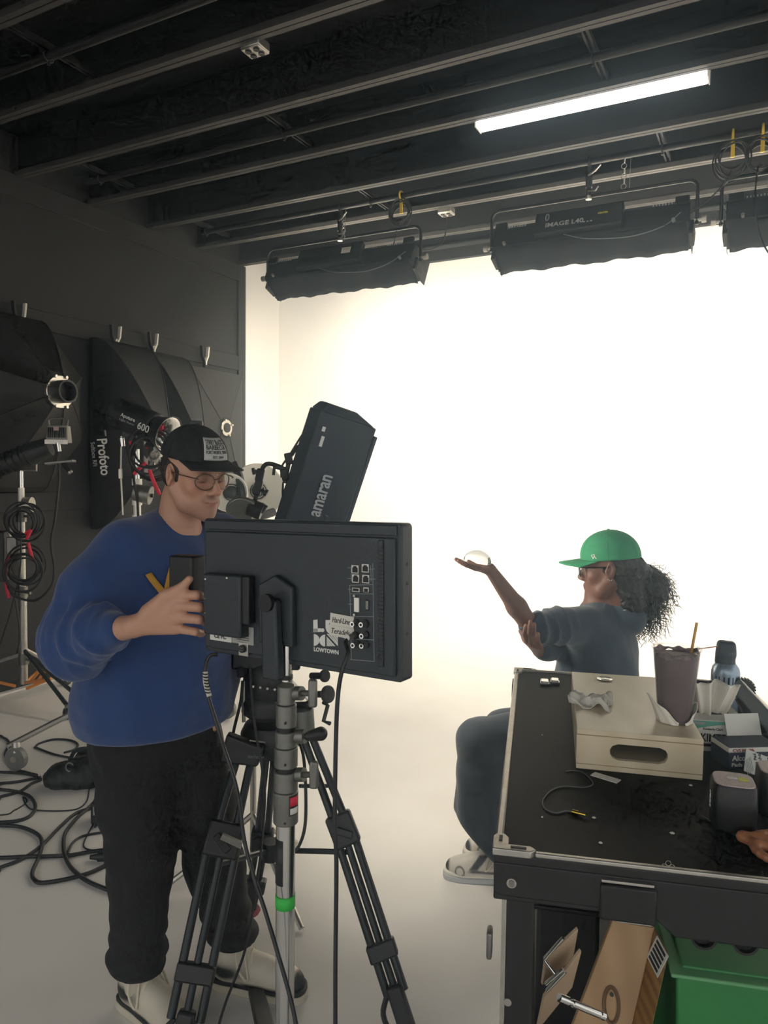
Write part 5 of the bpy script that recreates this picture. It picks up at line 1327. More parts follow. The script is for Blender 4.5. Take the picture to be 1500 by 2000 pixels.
for k in range(3):
    a = 2.094*k+1.2; MB().tube([vec(px0[0], DG, .30), vec(px0[0]+.20*math.cos(a), DG+.20*math.sin(a), .13), vec(px0[0]+.36*math.cos(a), DG+.36*math.sin(a), .013)], .0115, 8).build('leg', ALU, ga)
cable('softbox_cable', 'thin black cable looping from the grip clamps up to the amaran softbox', [P(556, 940), P(549, 915), P(568, 885), P(590, 850), P(605, 835), P(620, 822, DA-.03)], .004)
cable('softbox_cable', 'two-strand black cable falling from the grip clamps behind the monitor', [P(553, 942), P(552, 965), P(556, 990), P(556, 1040), P(552, 1100)], .004)

# cables on the monitor
MC = mat('cable_black', '15171a', .45)
t = thing('power_cable', 'black power cable with banded sleeve falling from the lower left of the monitor', 'cable', at(404, 1290, 1.77))
pts = [(425, 1278, 1.76), (410, 1281, 1.755), (402, 1300, 1.75), (401, 1330, 1.74), (408, 1365, 1.73), (422, 1410, 1.72), (437, 1460, 1.71), (457, 1520, 1.69), (468, 1570, 1.68), (477, 1640, 1.66), (495, 1710, 1.63), (518, 1780, 1.60), (545, 1870, 1.56), (570, 1960, 1.53), (585, 2040, 1.5)]
MB().tube(spline([at(*p) for p in pts], 6), .0048, 8).build('cord', MC, t)
MB().tube(spline([at(*p) for p in [(401, 1312, 1.745), (402, 1335, 1.738), (409, 1360, 1.728)]], 5), .0062, 10).build('sleeve', mat('pale_sleeve', 'b8b5a8', .6), t)
for k in range(7):
    p = at(401+.9*k, 1316+6*k, 1.742-.002*k); MB().torus(p, vec(.1, 0, 1), .0055, .0016, 14, 5).build('sleeve_band', BLK, t)
t = thing('video_cable', 'black video cable hanging straight down from the ports of the monitor', 'cable', at(675, 1290, 1.5))
pts = [tuple(onmon(694, 1241, .016))]
P0 = tf(MON, onmon(694, 1241, .004)); 
path = [P0+nm*.02, P0+nm*.035-vec(0, 0, .01), at(680, 1275, P0[1]-.06), at(668, 1310, 1.48), at(660, 1360, 1.48), at(656, 1450, 1.48), at(654, 1600, 1.48), at(657, 1680, 1.48), at(656, 1800, 1.48), at(655, 1900, 1.47), at(655, 2040, 1.46)]
MB().tube(spline(path, 6), .0048, 8).build('cord', MC, t); MB().cyl(P0+nm*.012, P0+nm*.03, .007, n=12).build('plug', ALU, t)
cable('thin_cable', 'thin black cable looping behind the monitor stand beside the tripod', [at(585, 1450, 2.25), at(593, 1480, 2.2), at(597, 1540, 2.15), at(596, 1610, 2.1), at(585, 1650, 2.1), at(570, 1668, 2.1)], .005)
cable('thin_cable', 'thin black cable hanging down the front of the tripod head', [at(488, 1300, 2.2), at(493, 1380, 2.2), at(503, 1450, 2.18), at(513, 1510, 2.18), at(517, 1570, 2.2), at(505, 1700, 2.2), at(480, 1850, 2.15), at(440, 1960, 2.1), at(420, 2030, 2.05)], .004)
cable('thin_cable', 'thin black cable sagging beside the back of the man below the monitor', [at(474, 1330, 2.32), at(470, 1370, 2.32), at(458, 1420, 2.32), at(452, 1450, 2.34)], .005)
# ================================================================== people: shared pieces
def rotx(a): c, s = math.cos(a), math.sin(a); return np.array([[1, 0, 0], [0, c, -s], [0, s, c]])
def roty(a): c, s = math.cos(a), math.sin(a); return np.array([[c, 0, s], [0, 1, 0], [-s, 0, c]])
def rotz(a): c, s = math.cos(a), math.sin(a); return np.array([[c, -s, 0], [s, c, 0], [0, 0, 1]])
def head_frame(c, fwd, pitch, roll=0, scale=1.0):
    f = nrm(vec(fwd[0], fwd[1], 0)); f = f*math.cos(pitch)-UPZ*math.sin(pitch)
    x = nrm(np.cross(f, UPZ)); z = np.cross(x, f)
    M = np.eye(4); M[:3, 0], M[:3, 1], M[:3, 2] = x, f, z
    M[:3, :3] = M[:3, :3]@roty(roll); M[:3, 3] = c
    return M
class HeadSD:
    """adds a head in local units (x = own right, y = forward, z = up) to an SD"""
    def __init__(s, sd, M, k=1.0, female=False):
        sd.M = M; s.k = k
        P = lambda *a: tuple(k*q for q in a)
        E = lambda c, r, kk=.015, sub=False, R=None: sd.ell(P(*c), P(*r), kk*k, sub, R)
        G = lambda a, b, ra, rb, kk=.012, sub=False: sd.seg(P(*a), P(*b), ra*k, rb*k, kk*k, sub)
        E((0, -.015, .042), (.077, .097, .092))
        E((0, .022, -.028), (.062, .070, .082), .03)
        jw = .047 if not female else .043
        for q in (-1, 1):
            G((q*.058, -.005, -.045), (q*jw, .03, -.083), .017, .017, .03)
            G((q*jw, .03, -.083), (0, .072, -.103), .017, .017, .03)
            E((q*.043, .056, -.022), (.022, .024, .026), .022)
        E((0, .074, -.100), (.021, .018, .017), .02)
        E((0, .070, -.066), (.032, .024, .028), .025)
        G((-.036, .078, .026), (.036, .078, .026), .012, .012, .02)
        E((0, .062, .046), (.050, .030, .032), .03)
        for q in (-1, 1):
            E((q*.032, .104, .004), (.019, .016, .013), .014, True)
            E((q*.032, .076, .003), (.0165, .0155, .0135), .006)
        nb = .115 if not female else .110
        G((0, .088, .012), (0, nb, -.030), .0085, .0125, .014)
        for q in (-1, 1): E((q*.013, .100, -.036), (.0095, .012, .008), .008)
        E((0, .098, -.039), (.011, .012, .007), .006)
        lp = 1.0 if not female else 1.35
        E((0, .0925, -.062), (.023, .008*lp, .0055*lp), .006); E((0, .0905, -.0725), (.019, .009*lp, .006*lp), .006)
        G((-.022, .0935, -.0672), (.022, .0935, -.0672), .0022, .0022, .002, True)
        for q in (-1, 1):
            R = rotz(q*-.35)@rotx(.2)
            E((q*.080, -.012, -.004), (.008, .019, .032), .006, False, R)
            E((q*.088, -.008, .0), (.006, .011, .019), .004, True, R)
            E((q*.082, .006, -.006), (.005, .005, .009), .004, False)
        nw = .053 if not female else .048
        sd.seg(P(0, -.035, -.03), P(0, -.058, -.13), (nw+.004)*k, nw*k, .03)
def smooth01(x): return np.clip(x, 0, 1)**2*(3-2*np.clip(x, 0, 1))
def blob(L, c, r): return np.exp(-(((L-np.array(c))/np.array(r))**2).sum(1)*1.2)

def cap(parent, M, k, col, patch=False, brimlen=.07, curve=.015, label=None, drop=.0, rim=.036):
    rx, ry, rz, yc, zc = .089*k, .112*k, .100*k, -.008*k, .046*k
    def dome(az, z, off=0.0):
        q = max(0.0, 1-((z-zc)/rz)**2)**.5 if z > zc else 1.0
        fr = max(math.cos(az), 0)
        bul = 1+.05*fr*min(max((z-zc)/rz, 0), .8)
        return (-(rx+off)*q*bul*math.sin(az), yc+(ry+off)*q*bul*math.cos(az), z+(off*.3))
    P = []
    zs = [rim*k, rim*k+.006]+[zc+rz*math.sin(t) for t in np.linspace(.06, 1.55, 16)]
    for z in zs: P.append([dome(a, z-(drop*k*(math.cos(a)*-.5+.5) if z < zc else 0)) for a in np.arange(48)*2*math.pi/48])
    mb = MB(); mb.grid(P, M, closed=True); mb.add([tuple(dome(a, zs[-1])) for a in np.arange(48)*2*math.pi/48], [tuple(range(48))], M)
    c = mb.build('cap', col, parent, smooth=60, solid=.003*k)
    for s in range(6):
        az = s*math.pi/3+math.pi/6 if not patch else s*math.pi/3+.52
        MB().tube([tf(M, dome(az, z, .0018)) for z in zs[1:]], .0011*k, 5).build('panel_seam', col, c)
    MB().cyl(tf(M, (0, yc, zc+rz-.001)), tf(M, (0, yc, zc+rz+.005)), .007*k, .005*k, n=12).build('top_button', col, c)
    rows = []
    for i in range(9):
        t = i/8; row = []
        for j in range(33):
            a = (j/32*2-1)*1.18
            b0 = dome(a, rim*k+.004)
            ext = brimlen*k*(max(math.cos(a*.86), 0)**.45)*t
            x = b0[0]*(1+.10*t*(1-abs(a)/1.3)); y = b0[1]+ext
            z = b0[2]-curve*k*(a/1.18)**2*(1.2)*(.35+.65*t)-.008*k*t
            row.append((x, y, z))
        rows.append(row)
    MB().grid(rows, M).build('brim', col, c, smooth=60, solid=.0035*k)
    return c, dome

def shoe(parent, M, L, m_up, m_sole, colfn, lacem, name='shoe', high=.15):
    """M: x right, y forward, z up, origin under the heel centre on the floor; L length"""
    k = L/.30
    sd = SD(); sd.M = M; P = lambda *a: tuple(k*q for q in a)
    sd.ell(P(0, .03, .065), P(.040, .050, .058), .02); sd.ell(P(0, .12, .060), P(.049, .10, .060), .03); sd.ell(P(0, .212, .046), P(.053, .076, .046), .03)
    sd.seg(P(0, .035, .07), P(0, .022, high), .040*k, .043*k, .025*k)
    sd.seg(P(0, .105, .095), P(0, .058, high+.03), .022*k, .026*k, .02*k)
    sd.ell(P(0, .02, high+.035), P(.030, .035, .045), .01, True)
    sd.cut(P(0, 0, .022), (0, 0, -1))
    def cf(V): return colfn((V-M[:3, 3])@M[:3, :3]/k)
    up = sdobj(name, sd.mesh(.005*k), m_up, parent, cf)
    out = [(-.030, -.012), (.030, -.012), (.043, .02), (.044, .08), (.050, .17), (.052, .22), (.042, .272), (.020, .293), (-.016, .293), (-.040, .272), (-.050, .22), (-.048, .17), (-.040, .09), (-.043, .02)]
    pp = spline([(k*x, k*y, 0) for x, y in out], 4, True)
    for z0, z1, sc, mm, nm_ in ((.0, .024*k, 1.02, m_sole[0], 'outsole'), (.024*k, .040*k, 1.0, m_sole[1], 'midsole')):
        MB().prism([(x*sc, (y-.14*k)*sc+.14*k) for x, y, _ in pp], z0, z1, M).build(nm_, mm, up, bevel=.004)
    for i in range(6):
        y = .09+.022*i; z = .141-.012*i
        MB().tube(spline([tf(M, P(-.030, y-.006, z-.022)), tf(M, P(-.012, y, z-.003)), tf(M, P(.012, y+.004, z-.003)), tf(M, P(.030, y+.010, z-.022))], 4), .0036*k, 6).build('lace', lacem, up)
    for s in (-1, 1):
        MB().tube(spline([tf(M, P(0, .085, .145)), tf(M, P(s*.035, .075, .148)), tf(M, P(s*.060, .09, .10)), tf(M, P(s*.056, .12, .065)), tf(M, P(s*.030, .10, .125)), tf(M, P(0, .085, .145))], 5), .0034*k, 6).build('lace_bow', lacem, up)
    return up

# ================================================================== the man behind the monitor
SKIN = mat('skin_light', 'c0937a', .5, attr='Col', noise=.06, scale=60)
fm, lm_ = nrm(vec(.74, -.67, 0)), nrm(vec(.67, .74, 0))
man = thing('person', 'man in blue sweatshirt, black trousers and black cap gripping the monitor', 'person', vec(-.66, 2.22, 0))
HMm = head_frame(at(380, 926, 2.2), (math.sin(math.radians(50)), -math.cos(math.radians(50))), math.radians(11), math.radians(2))
Rsh, Rel, Rwr = vec(-.78, 2.11, 1.425), at(142, 1243, 2.0), at(258, 1224, 1.865)
Lsh, Lel, Lwr = vec(-.50, 2.39, 1.43), at(425, 1290, 2.44), at(418, 1395, 2.30)
neck0 = vec(-.635, 2.245, 1.46); pelv = vec(-.70, 2.25, .93)
hipR, hipL = at(252, 1450, 2.2), at(368, 1450, 2.33)
knR, anR = at(275, 1690, 2.16), at(268, 1925, 2.16)
knL, anL = at(420, 1690, 2.31), at(462, 1900, 2.3)
sd = SD()
HeadSD(sd, HMm, 1.0)
sd.M = np.eye(4)
nk = tf(HMm, (0, -.05, -.09))
sd.seg(nk, neck0-vec(.0, -.0, .02), .056, .062, .03)
sd.loft([(neck0-vec(0, 0, .03), .10, .07, lm_), (neck0-vec(0, 0, .12), .15, .10, lm_), (pelv+vec(0, 0, .25), .13, .09, lm_), (pelv, .13, .09, lm_)], .04)
for a, b, c in ((Rsh, Rel, Rwr), (Lsh, Lel, Lwr)):
    sd.seg(a, b, .05, .042, .03); sd.seg(b, b+(c-b)*.4, .043, .042, .03); sd.seg(b+(c-b)*.4, c, .042, .029, .03)
for a, b, c in ((hipR, knR, anR), (hipL, knL, anL)): sd.seg(a, b, .075, .05, .04); sd.seg(b, c, .05, .038, .03)
# right hand: palm, four fingers wrapped round the monitor edge, thumb on the near side
kn = [at(345, 1163, 1.822), at(353, 1183, 1.815), at(353, 1206, 1.82), at(343, 1227, 1.832)]
pip = [at(384, 1162, 1.800), at(389, 1186, 1.797), at(389, 1210, 1.80), at(382, 1234, 1.81)]
dip = [at(397, 1165, 1.835), at(401, 1189, 1.835), at(401, 1213, 1.835), at(394, 1237, 1.84)]
tip = [at(394, 1168, 1.868), at(398, 1192, 1.870), at(398, 1216, 1.870), at(391, 1239, 1.870)]
rr_ = [.0118, .0124, .0118, .0104]
for i in range(4):
    sd.seg(Rwr+(kn[i]-Rwr)*.05, kn[i], .022, .0165, .012)
    sd.seg(kn[i], pip[i], rr_[i]+.002, rr_[i], .004); sd.seg(pip[i], dip[i], rr_[i], rr_[i]-.001, .003); sd.seg(dip[i], tip[i], rr_[i]-.001, rr_[i]-.002, .003)
tb = [at(292, 1195, 1.845), at(325, 1163, 1.825), at(357, 1146, 1.812), at(370, 1131, 1.808)]
sd.seg(tb[0], tb[1], .022, .0165, .015); sd.seg(tb[1], tb[2], .0150, .0118, .008); sd.seg(tb[2], tb[3], .0120, .0095, .004)
sd.ell(tb[3]+vec(0.001, -.006, 0), (.008, .006, .010), .004)
# left hand tucked towards the pocket
lh0 = Lwr; ld = nrm(hipL-Lwr); ls = nrm(np.cross(ld, fm))
for i in range(4):
    b = lh0+ld*.09+fm*(.03-.02*i); sd.seg(lh0, b, .022, .016, .012); sd.seg(b, b+ld*.04+ls*.008, .011, .010, .004); sd.seg(b+ld*.04+ls*.008, b+ld*.07+ls*.022, .010, .008, .003)
sd.seg(lh0, lh0+ld*.05+fm*.045, .018, .014, .012); sd.seg(lh0+ld*.05+fm*.045, lh0+ld*.09+fm*.055, .012, .009, .004)
def mcol(V):
    base = np.array(lin('b98c74')); C = np.tile(base, (len(V), 1))
    L = (V-HMm[:3, 3])@HMm[:3, :3]; near = (np.abs(L) < .16).all(1)
    def mixc(c, w):
        w = (w*near)[:, None]; nonlocal C; C = C*(1-w)+np.array(lin(c))*w
    mixc('a8634f', .5*blob(L, (.045, .07, -.025), (.03, .04, .025))+.5*blob(L, (-.045, .07, -.025), (.03, .04, .025)))
    mixc('b06a58', .6*blob(L, (0, .115, -.032), (.014, .02, .014)))
    mixc('8d6a5a', .55*smooth01((-.055-L[:, 2])/.03)*smooth01((L[:, 1]-.0)/.04))           # stubble
    mixc('5f4436', .9*blob(L, (0, .10, -.0525), (.027, .02, .0075)))                        # moustache
    mixc('7a5a4a', .6*blob(L, (.026, .09, -.062), (.008, .02, .008))+.6*blob(L, (-.026, .09, -.062), (.008, .02, .008)))
    mixc('9c5b50', .8*blob(L, (0, .1, -.0725), (.020, .02, .006)))
    mixc('7c453c', .8*blob(L, (0, .1, -.0672), (.022, .02, .0022)))
    for q in (-1, 1):
        mixc('4a372c', .85*blob(L, (q*.034, .09, .0225), (.019, .03, .0045)))               # brow
        mixc('8f6253', .7*blob(L, (q*.032, .09, .004), (.018, .03, .010)))
        mixc('2f221d', .9*blob(L, (q*.033, .09, -.0055), (.015, .03, .0022)))               # lowered lashes
        mixc('a5604e', .6*blob(L, (q*.084, -.01, -.004), (.01, .012, .02)))
        mixc('5e3f34', .7*blob(L, (q*.010, .11, -.043), (.0045, .012, .003)))
    sk_ = smooth01((.32-V[:, 2])/.02)[:, None]; C = C*(1-sk_)+np.array(lin('c9c3b4'))*sk_   # socks
    # nails
    for t_ in (tb[3]+vec(0.004, -.004, .006),):
        w = np.exp(-(((V-t_)/.006)**2).sum(1)); C = C*(1-.4*w[:, None])+np.array(lin('d8a796'))*.4*w[:, None]
    return C
c = HMm[:3, 3]
VQ = sd.mesh(.013, fine=[(c-vec(.13, .135, .15), c+vec(.13, .135, .12), .0034), (at(240, 1250, 1.85)-vec(0, .08, .03), at(402, 1125, 1.85)+vec(.0, .05, .0), .0036)])
sdobj('body', VQ, SKIN, man, mcol)
# hair below the cap
HAIR = mat('dark_brown_hair', '241c18', .6, noise=.4, scale=120, bump=.5, bscale=250)
sd = SD(); sd.M = HMm
sd.ell((0, -.026, .012), (.082, .092, .088), .01)
sd.ell((0, .082, -.03), (.10, .080, .12), .01, True)
for q in (-1, 1): sd.ell((q*.082, -.010, -.004), (.016, .022, .034), .006, True)
sd.cut((0, 0, -.078), (0, 0, -1))
sd.disp(lambda x, y, z: .0016*wob(x, y, z, 260)+.0012*wob(x, y, z, 600))
sdobj('hair', sd.mesh(.004), HAIR, man)
# cap with patch
CAPM = mat('black_cap_cloth', '16181b', .85, noise=.2, scale=60, bump=.2, bscale=400)
cp, dome = cap(man, HMm, 1.0, CAPM, True, .080, .012, rim=.050)
PATCH = mat('grey_patch', 'b4b5b0', .8, noise=.08, scale=60)
def pw(s, t_, d=0.0, z0=.090): return tf(HMm, dome(s/.098, z0+t_, .0035+d))
P = [[pw(s, t_) for s in np.linspace(-.045, .045, 17)] for t_ in np.linspace(-.030, .030, 9)]
MB().grid(P).build('patch', PATCH, cp, solid=.002)
for (s_, yy, sz, w_) in (("TERRY BLACK'S", .019, .0165, .080), ('BARBECUE', .0055, .018, .076), ('FORT WORTH, TEXAS', -.0085, .0125, .078), ('EST. 2014', -.021, .0105, .038)):
    letter(MB(), s_, None, sz, .012, w_, warp=lambda x, y, z, yy=yy: pw(x, y+yy, .0022+z*.5)).build('patch_lettering', DARKP, cp)
# glasses
GLF = mat('tortoise_frame', '5a4636', .3, trans=.2); GOLD = mat('gold_wire', 'b08d57', .25, metal=1)
LENS = mat('spectacle_lens', 'f2f4f4', .03, trans=1.0, ior=1.02, alpha=.16)
gl = MB()
gls = MB()
fr_ = None
def lensring(q):
    cx, cy, cz = q*.033, .108, -.002; out = []
    for a in np.arange(28)*2*math.pi/28:
        x = cx+.0265*math.cos(a); z = cz+.0225*math.sin(a)*(1.0 if math.sin(a) > 0 else 1.05)
        out.append((x, cy-.25*abs(x)*abs(x)/.06-.006*(x/.06)**2, z))
    return out
fr_ = MB().tube([tf(HMm, p) for p in lensring(1)], .0019, 7, True).build('glasses', GLF, man)
MB().tube([tf(HMm, p) for p in lensring(-1)], .0019, 7, True).build('rim', GLF, fr_)
for q in (-1, 1):
    P = [tf(HMm, p) for p in lensring(q)]; MB().add(P, [tuple(range(len(P)))]).build('lens', LENS, fr_, solid=.0012)
    MB().tube(spline([tf(HMm, p) for p in ((q*.059, .103, .008), (q*.068, .092, .009), (q*.078, .03, .008), (q*.080, -.006, .008), (q*.079, -.022, -.01))], 5), .0019, 6).build('temple', GLF, fr_)
    MB().tube(spline([tf(HMm, p) for p in ((q*.0085, .113, .0), (q*.010, .104, -.008))], 4), .001, 5).build('nose_pad', GOLD, fr_)
MB().tube(spline([tf(HMm, p) for p in ((.0075, .111, .006), (0, .114, .009), (-.0075, .111, .006))], 5), .0016, 6).build('bridge', GOLD, fr_)

# sweatshirt
BLUE = mat('blue_fleece', '233f70', .9, noise=.12, scale=25, bump=.25, bscale=500, sheen=.25)
sd = SD()
ctr = lambda z: vec(-.635-.075*(1.46-z)/.55, 2.245+.01*(1.46-z)/.55, z)
secs = [(1.47, .085, .05), (1.445, .13, .075), (1.415, .175, .105), (1.35, .20, .132), (1.22, .215, .165), (1.08, .232, .182), (.96, .246, .196), (.90, .236, .188), (.872, .215, .17)]
sd.loft([(ctr(z)-fm*.03*max(0, (z-1.33)/.10), a, b, lm_) for z, a, b in secs], .03)
sd.ell(ctr(1.28)+fm*.07, (.14, .10, .13), .06)
cuff = Rel+(Rwr-Rel)*.86
sd.seg(Rsh+vec(.03, .02, .0), Rsh+(Rel-Rsh)*.5, .084, .086, .05); sd.seg(Rsh+(Rel-Rsh)*.5, Rel, .086, .080, .05)
sd.seg(Rel, Rel+(cuff-Rel)*.55, .080, .070, .05); sd.seg(Rel+(cuff-Rel)*.55, Rel+(cuff-Rel)*.75, .070, .054, .03); sd.seg(Rel+(cuff-Rel)*.72, cuff, .048, .040, .012)
sd.ell(at(150, 1285, 1.98), (.07, .06, .06), .05)
sd.seg(Lsh-vec(.03, .02, 0), Lel, .088, .080, .06); sd.seg(Lel, Lwr+(hipL-Lwr)*.25, .078, .055, .05)
# collar
cM = frame(tf(HMm, (0, -.058, -.172)), lm_, np.cross(nrm(vec(fm[0]*.85, fm[1]*.85, 1.0)), lm_))
for k in range(24):
    a, b = k*math.pi/12, (k+1)*math.pi/12
    pa, pb = tf(cM, (.071*math.cos(a), .073*math.sin(a), 0)), tf(cM, (.071*math.cos(b), .073*math.sin(b), 0))
    sd.seg(pa, pb, .012, .012, .012)
sd.seg(cM[:3, 3]-cM[:3, 2]*.06, cM[:3, 3]-cM[:3, 2]*.02, .082, .066, .02)
# folds
ua, fa_ = nrm(Rel-Rsh), nrm(cuff-Rel)
def folds(x, y, z):
    sx, sy, sz = x-Rel[0], y-Rel[1], z-Rel[2]
    t = sx*fa_[0]+sy*fa_[1]+sz*fa_[2]
    r2 = (sx-t*fa_[0])**2+(sy-t*fa_[1])**2+(sz-t*fa_[2])**2
    w_ = np.exp(-r2/.012)*np.clip((t+.10)/.06, 0, 1)*np.clip((.20-t)/.03, 0, 1)
    e1 = nrm(np.cross(fa_, UPZ)); e2 = np.cross(fa_, e1)
    q1 = sx*e1[0]+sy*e1[1]+sz*e1[2]; q2 = sx*e2[0]+sy*e2[1]+sz*e2[2]; an_ = np.arctan2(q2, q1)
    ph = t*2*np.pi/.070+1.9*np.cos(an_+.5)+.9*np.sin(2*an_+t*20)
    cr = np.maximum(np.sin(ph), 0)**2.2; cr2 = np.maximum(np.sin(t*2*np.pi/.047+2.6*np.sin(an_-1.0)+1), 0)**3
    d = w_*(.008-.020*cr*(.7+.3*np.sin(an_*3))-.008*cr2)
    ux, uy, uz = x-Rsh[0], y-Rsh[1], z-Rsh[2]
    tt = ux*ua[0]+uy*ua[1]+uz*ua[2]
    w2 = np.exp(-((ux-tt*ua[0])**2+(uy-tt*ua[1])**2+(uz-tt*ua[2])**2)/.02)*np.clip((tt-.02)/.08, 0, 1)*np.clip((.3-tt)/.08, 0, 1)
    d = d+.008*w2*np.sin(tt*30+3.0*np.sin(uy*14)+ux*40)*(.6+.5*np.sin(uz*17))
    bt = np.exp(-((z-.93)/.06)**2)
    ang = (x+.70)*fm[0]+(y-2.25)*fm[1]; lat = (x+.70)*lm_[0]+(y-2.25)*lm_[1]
    d = d+.006*bt*np.sin(lat*42+ang*17)*np.sin(ang*23+1)
    body = np.clip((1.40-z)/.2, 0, 1)*np.clip((z-.95)/.1, 0, 1)
    d = d+.014*body*np.sin((lat*.75+z*.62)*24+1.1*np.sin(z*9)+.8)*np.exp(-((lat+.02)/.2)**2)
    d = d-.006*np.exp(-((z-.915)/.006)**2)*0
    return d+.0016*wob(x, y, z, 38)
sd.disp(folds, np.array([-1.1, 1.8, .8]), np.array([-.2, 2.7, 1.6]))
sd.seg(cM[:3, 3]-cM[:3, 2]*.01, cM[:3, 3]+cM[:3, 2]*.12, .060, .075, .006, True)
sd.cut(cuff, nrm(Rwr-Rel), .006)
sd.cut((0, 0, .868), (0, 0, -1), .012)
VQ = sd.mesh(.0075)
sw = sdobj('sweatshirt', VQ, BLUE, man)
# rib bands: cuff and hem ridges
sp = cuff-fa_*.055
MB().torus(sp, fa_, .0475, .0028, 30, 6).build('cuff_seam', BLUE, sw)
# yellow chest letters, laid on the cloth by nearest point
V = VQ[0]
def drape(P, n, off=.003):
    Q = []
    for p in P:
        d = V-p; t_ = d@n; lat = np.linalg.norm(d-np.outer(t_, n), axis=1); k_ = np.where(lat < .012)[0]
        k_ = k_[np.argsort(-t_[k_])[:6]] if len(k_) else [np.argmin(lat)]
        Q.append(p+n*(t_[k_].mean()+off))
    return np.array(Q)
vv, ff = text('VE', .118, .02, 0, 1.05, 0)
cl = ctr(1.32)+fm*.10-lm_*.075
xl_, nl_ = lm_, fm
pts = []
bmx = bmesh.new()
vs = [bmx.verts.new(tuple(p)) for p in vv]
for f in ff:
    try: bmx.faces.new([vs[i] for i in f])
    except Exception: pass
bmesh.ops.triangulate(bmx, faces=bmx.faces[:])
for _ in range(2): bmesh.ops.subdivide_edges(bmx, edges=[e for e in bmx.edges if e.calc_length() > .010], cuts=1)
bmesh.ops.triangulate(bmx, faces=bmx.faces[:])
bmx.verts.index_update(); bmx.faces.index_update()
P3 = []
for v in bmx.verts:
    x, y = v.co.x, v.co.y
    P3.append(cl+xl_*x+UPZ*(y+x*.32+.012))
P3 = drape(np.array(P3), nl_)
mb = MB(); mb.add(P3, [tuple(v.index for v in f.verts) for f in bmx.faces]); bmx.free()
mb.build('chest_lettering', mat('mustard_felt', 'b98a34', .9), sw, solid=.004)

# trousers
BLKT = mat('black_twill', '151516', .85, noise=.3, scale=18, bump=.3, bscale=350)
sd = SD()
sd.loft([(pelv+vec(0, 0, .02), .165, .125, lm_), (pelv-vec(0, 0, .06), .175, .13, lm_), (pelv-vec(0, 0, .13), .165, .125, lm_)], .05)
sd.seg(hipR, hipR+(knR-hipR)*.5, .108, .103, .06); sd.seg(hipR+(knR-hipR)*.5, knR, .100, .090, .05); sd.seg(knR, anR+vec(0, 0, .06), .090, .080, .05); sd.seg(anR+vec(0, 0, .10), anR+vec(0, -.0, -.05), .079, .082, .03)
sd.seg(hipL, hipL+(knL-hipL)*.5, .108, .100, .06); sd.seg(hipL+(knL-hipL)*.5, knL, .098, .086, .05); sd.seg(knL, anL+vec(0, 0, .06), .086, .072, .05); sd.seg(anL+vec(0, 0, .10), anL+vec(0, 0, -.05), .070, .074, .03)
sd.disp(lambda x, y, z: .006*np.exp(-((z-.20)/.09)**2)*np.sin(z*95+x*25+y*18)+.005*np.exp(-((z-.52)/.1)**2)*np.sin(z*60+x*40)+.004*np.exp(-((z-.78)/.09)**2)*np.sin((x-y)*55+z*40)+.0015*wob(x, y, z, 40), np.array([-1.1, 1.8, 0]), np.array([-.2, 2.7, 1.1]))
sd.cut((-.62, 2.22, .155), (-.06, .10, -1), .01)
sdobj('trousers', sd.mesh(.009), BLKT, man)
# sneakers
SHU = mat('off_white_leather', 'd2ccba', .55, attr='Col', noise=.08, scale=30)
SOLW = mat('off_white_sole', 'c9c2ae', .6, noise=.12, scale=20); SOLB = mat('black_sole', '17181a', .6); LAC = mat('cream_laces', 'd6cfb9', .8)
def jcol(L):
    C = np.tile(np.array(lin('cfc8b6')), (len(L), 1)); K = np.array(lin('17181a'))
    w = np.maximum.reduce([smooth01((L[:, 1]-.255)/.012), smooth01((.052-L[:, 2])/.006)*.0, 1.6*blob(L, (.045, .03, .07), (.02, .06, .022)), 1.6*blob(L, (-.045, .03, .07), (.02, .06, .022)), blob(L, (0, .085, .165), (.018, .05, .016))])
    w = np.clip(w, 0, 1)
    w = np.maximum(w, smooth01((.050-L[:, 2])/.005)*smooth01((L[:, 1]-.06)/.05))
    return C*(1-w[:, None])+K*w[:, None]
def shoe_frame(heel, d):
    d = nrm(vec(d[0], d[1], 0)); return frame(vec(heel[0], heel[1], 0.0), np.cross(d, UPZ), d)
hR = vec(-.735, 2.22); M = shoe_frame(vec(anR[0]-.045, anR[1]+.05, 0), (.80, -.60)); shoe(man, M, .31, SHU, (SOLW, SOLB), jcol, LAC)
# round emblem on the tongue
q = tf(M, (0, .083, .175)); em = MB().cyl(q, q+M[:3, 1]*.006+UPZ*.002, .020, n=20).build('tongue_emblem', SOLB, man)
mb = MB(); EM = frame(q+M[:3, 1]*.0075, -M[:3, 0], UPZ)
for (a, b) in (((0, .010), (0, 0)), ((0, 0), (-.009, -.010)), ((0, 0), (.010, -.006)), ((0, .006), (.010, .012)), ((0, .006), (-.007, .003))): mb.cyl(tf(EM, (*a, 0)), tf(EM, (*b, 0)), .0022, n=6)
mb.cyl(tf(EM, (0, .013, -.001)), tf(EM, (0, .013, .001)), .003, n=10); mb.build('emblem_figure', PRINT, em)
M = shoe_frame(vec(anL[0]-.055, anL[1]+.0, 0), (.97, -.22)); shoe(man, M, .30, SHU, (SOLW, SOLB), jcol, LAC)
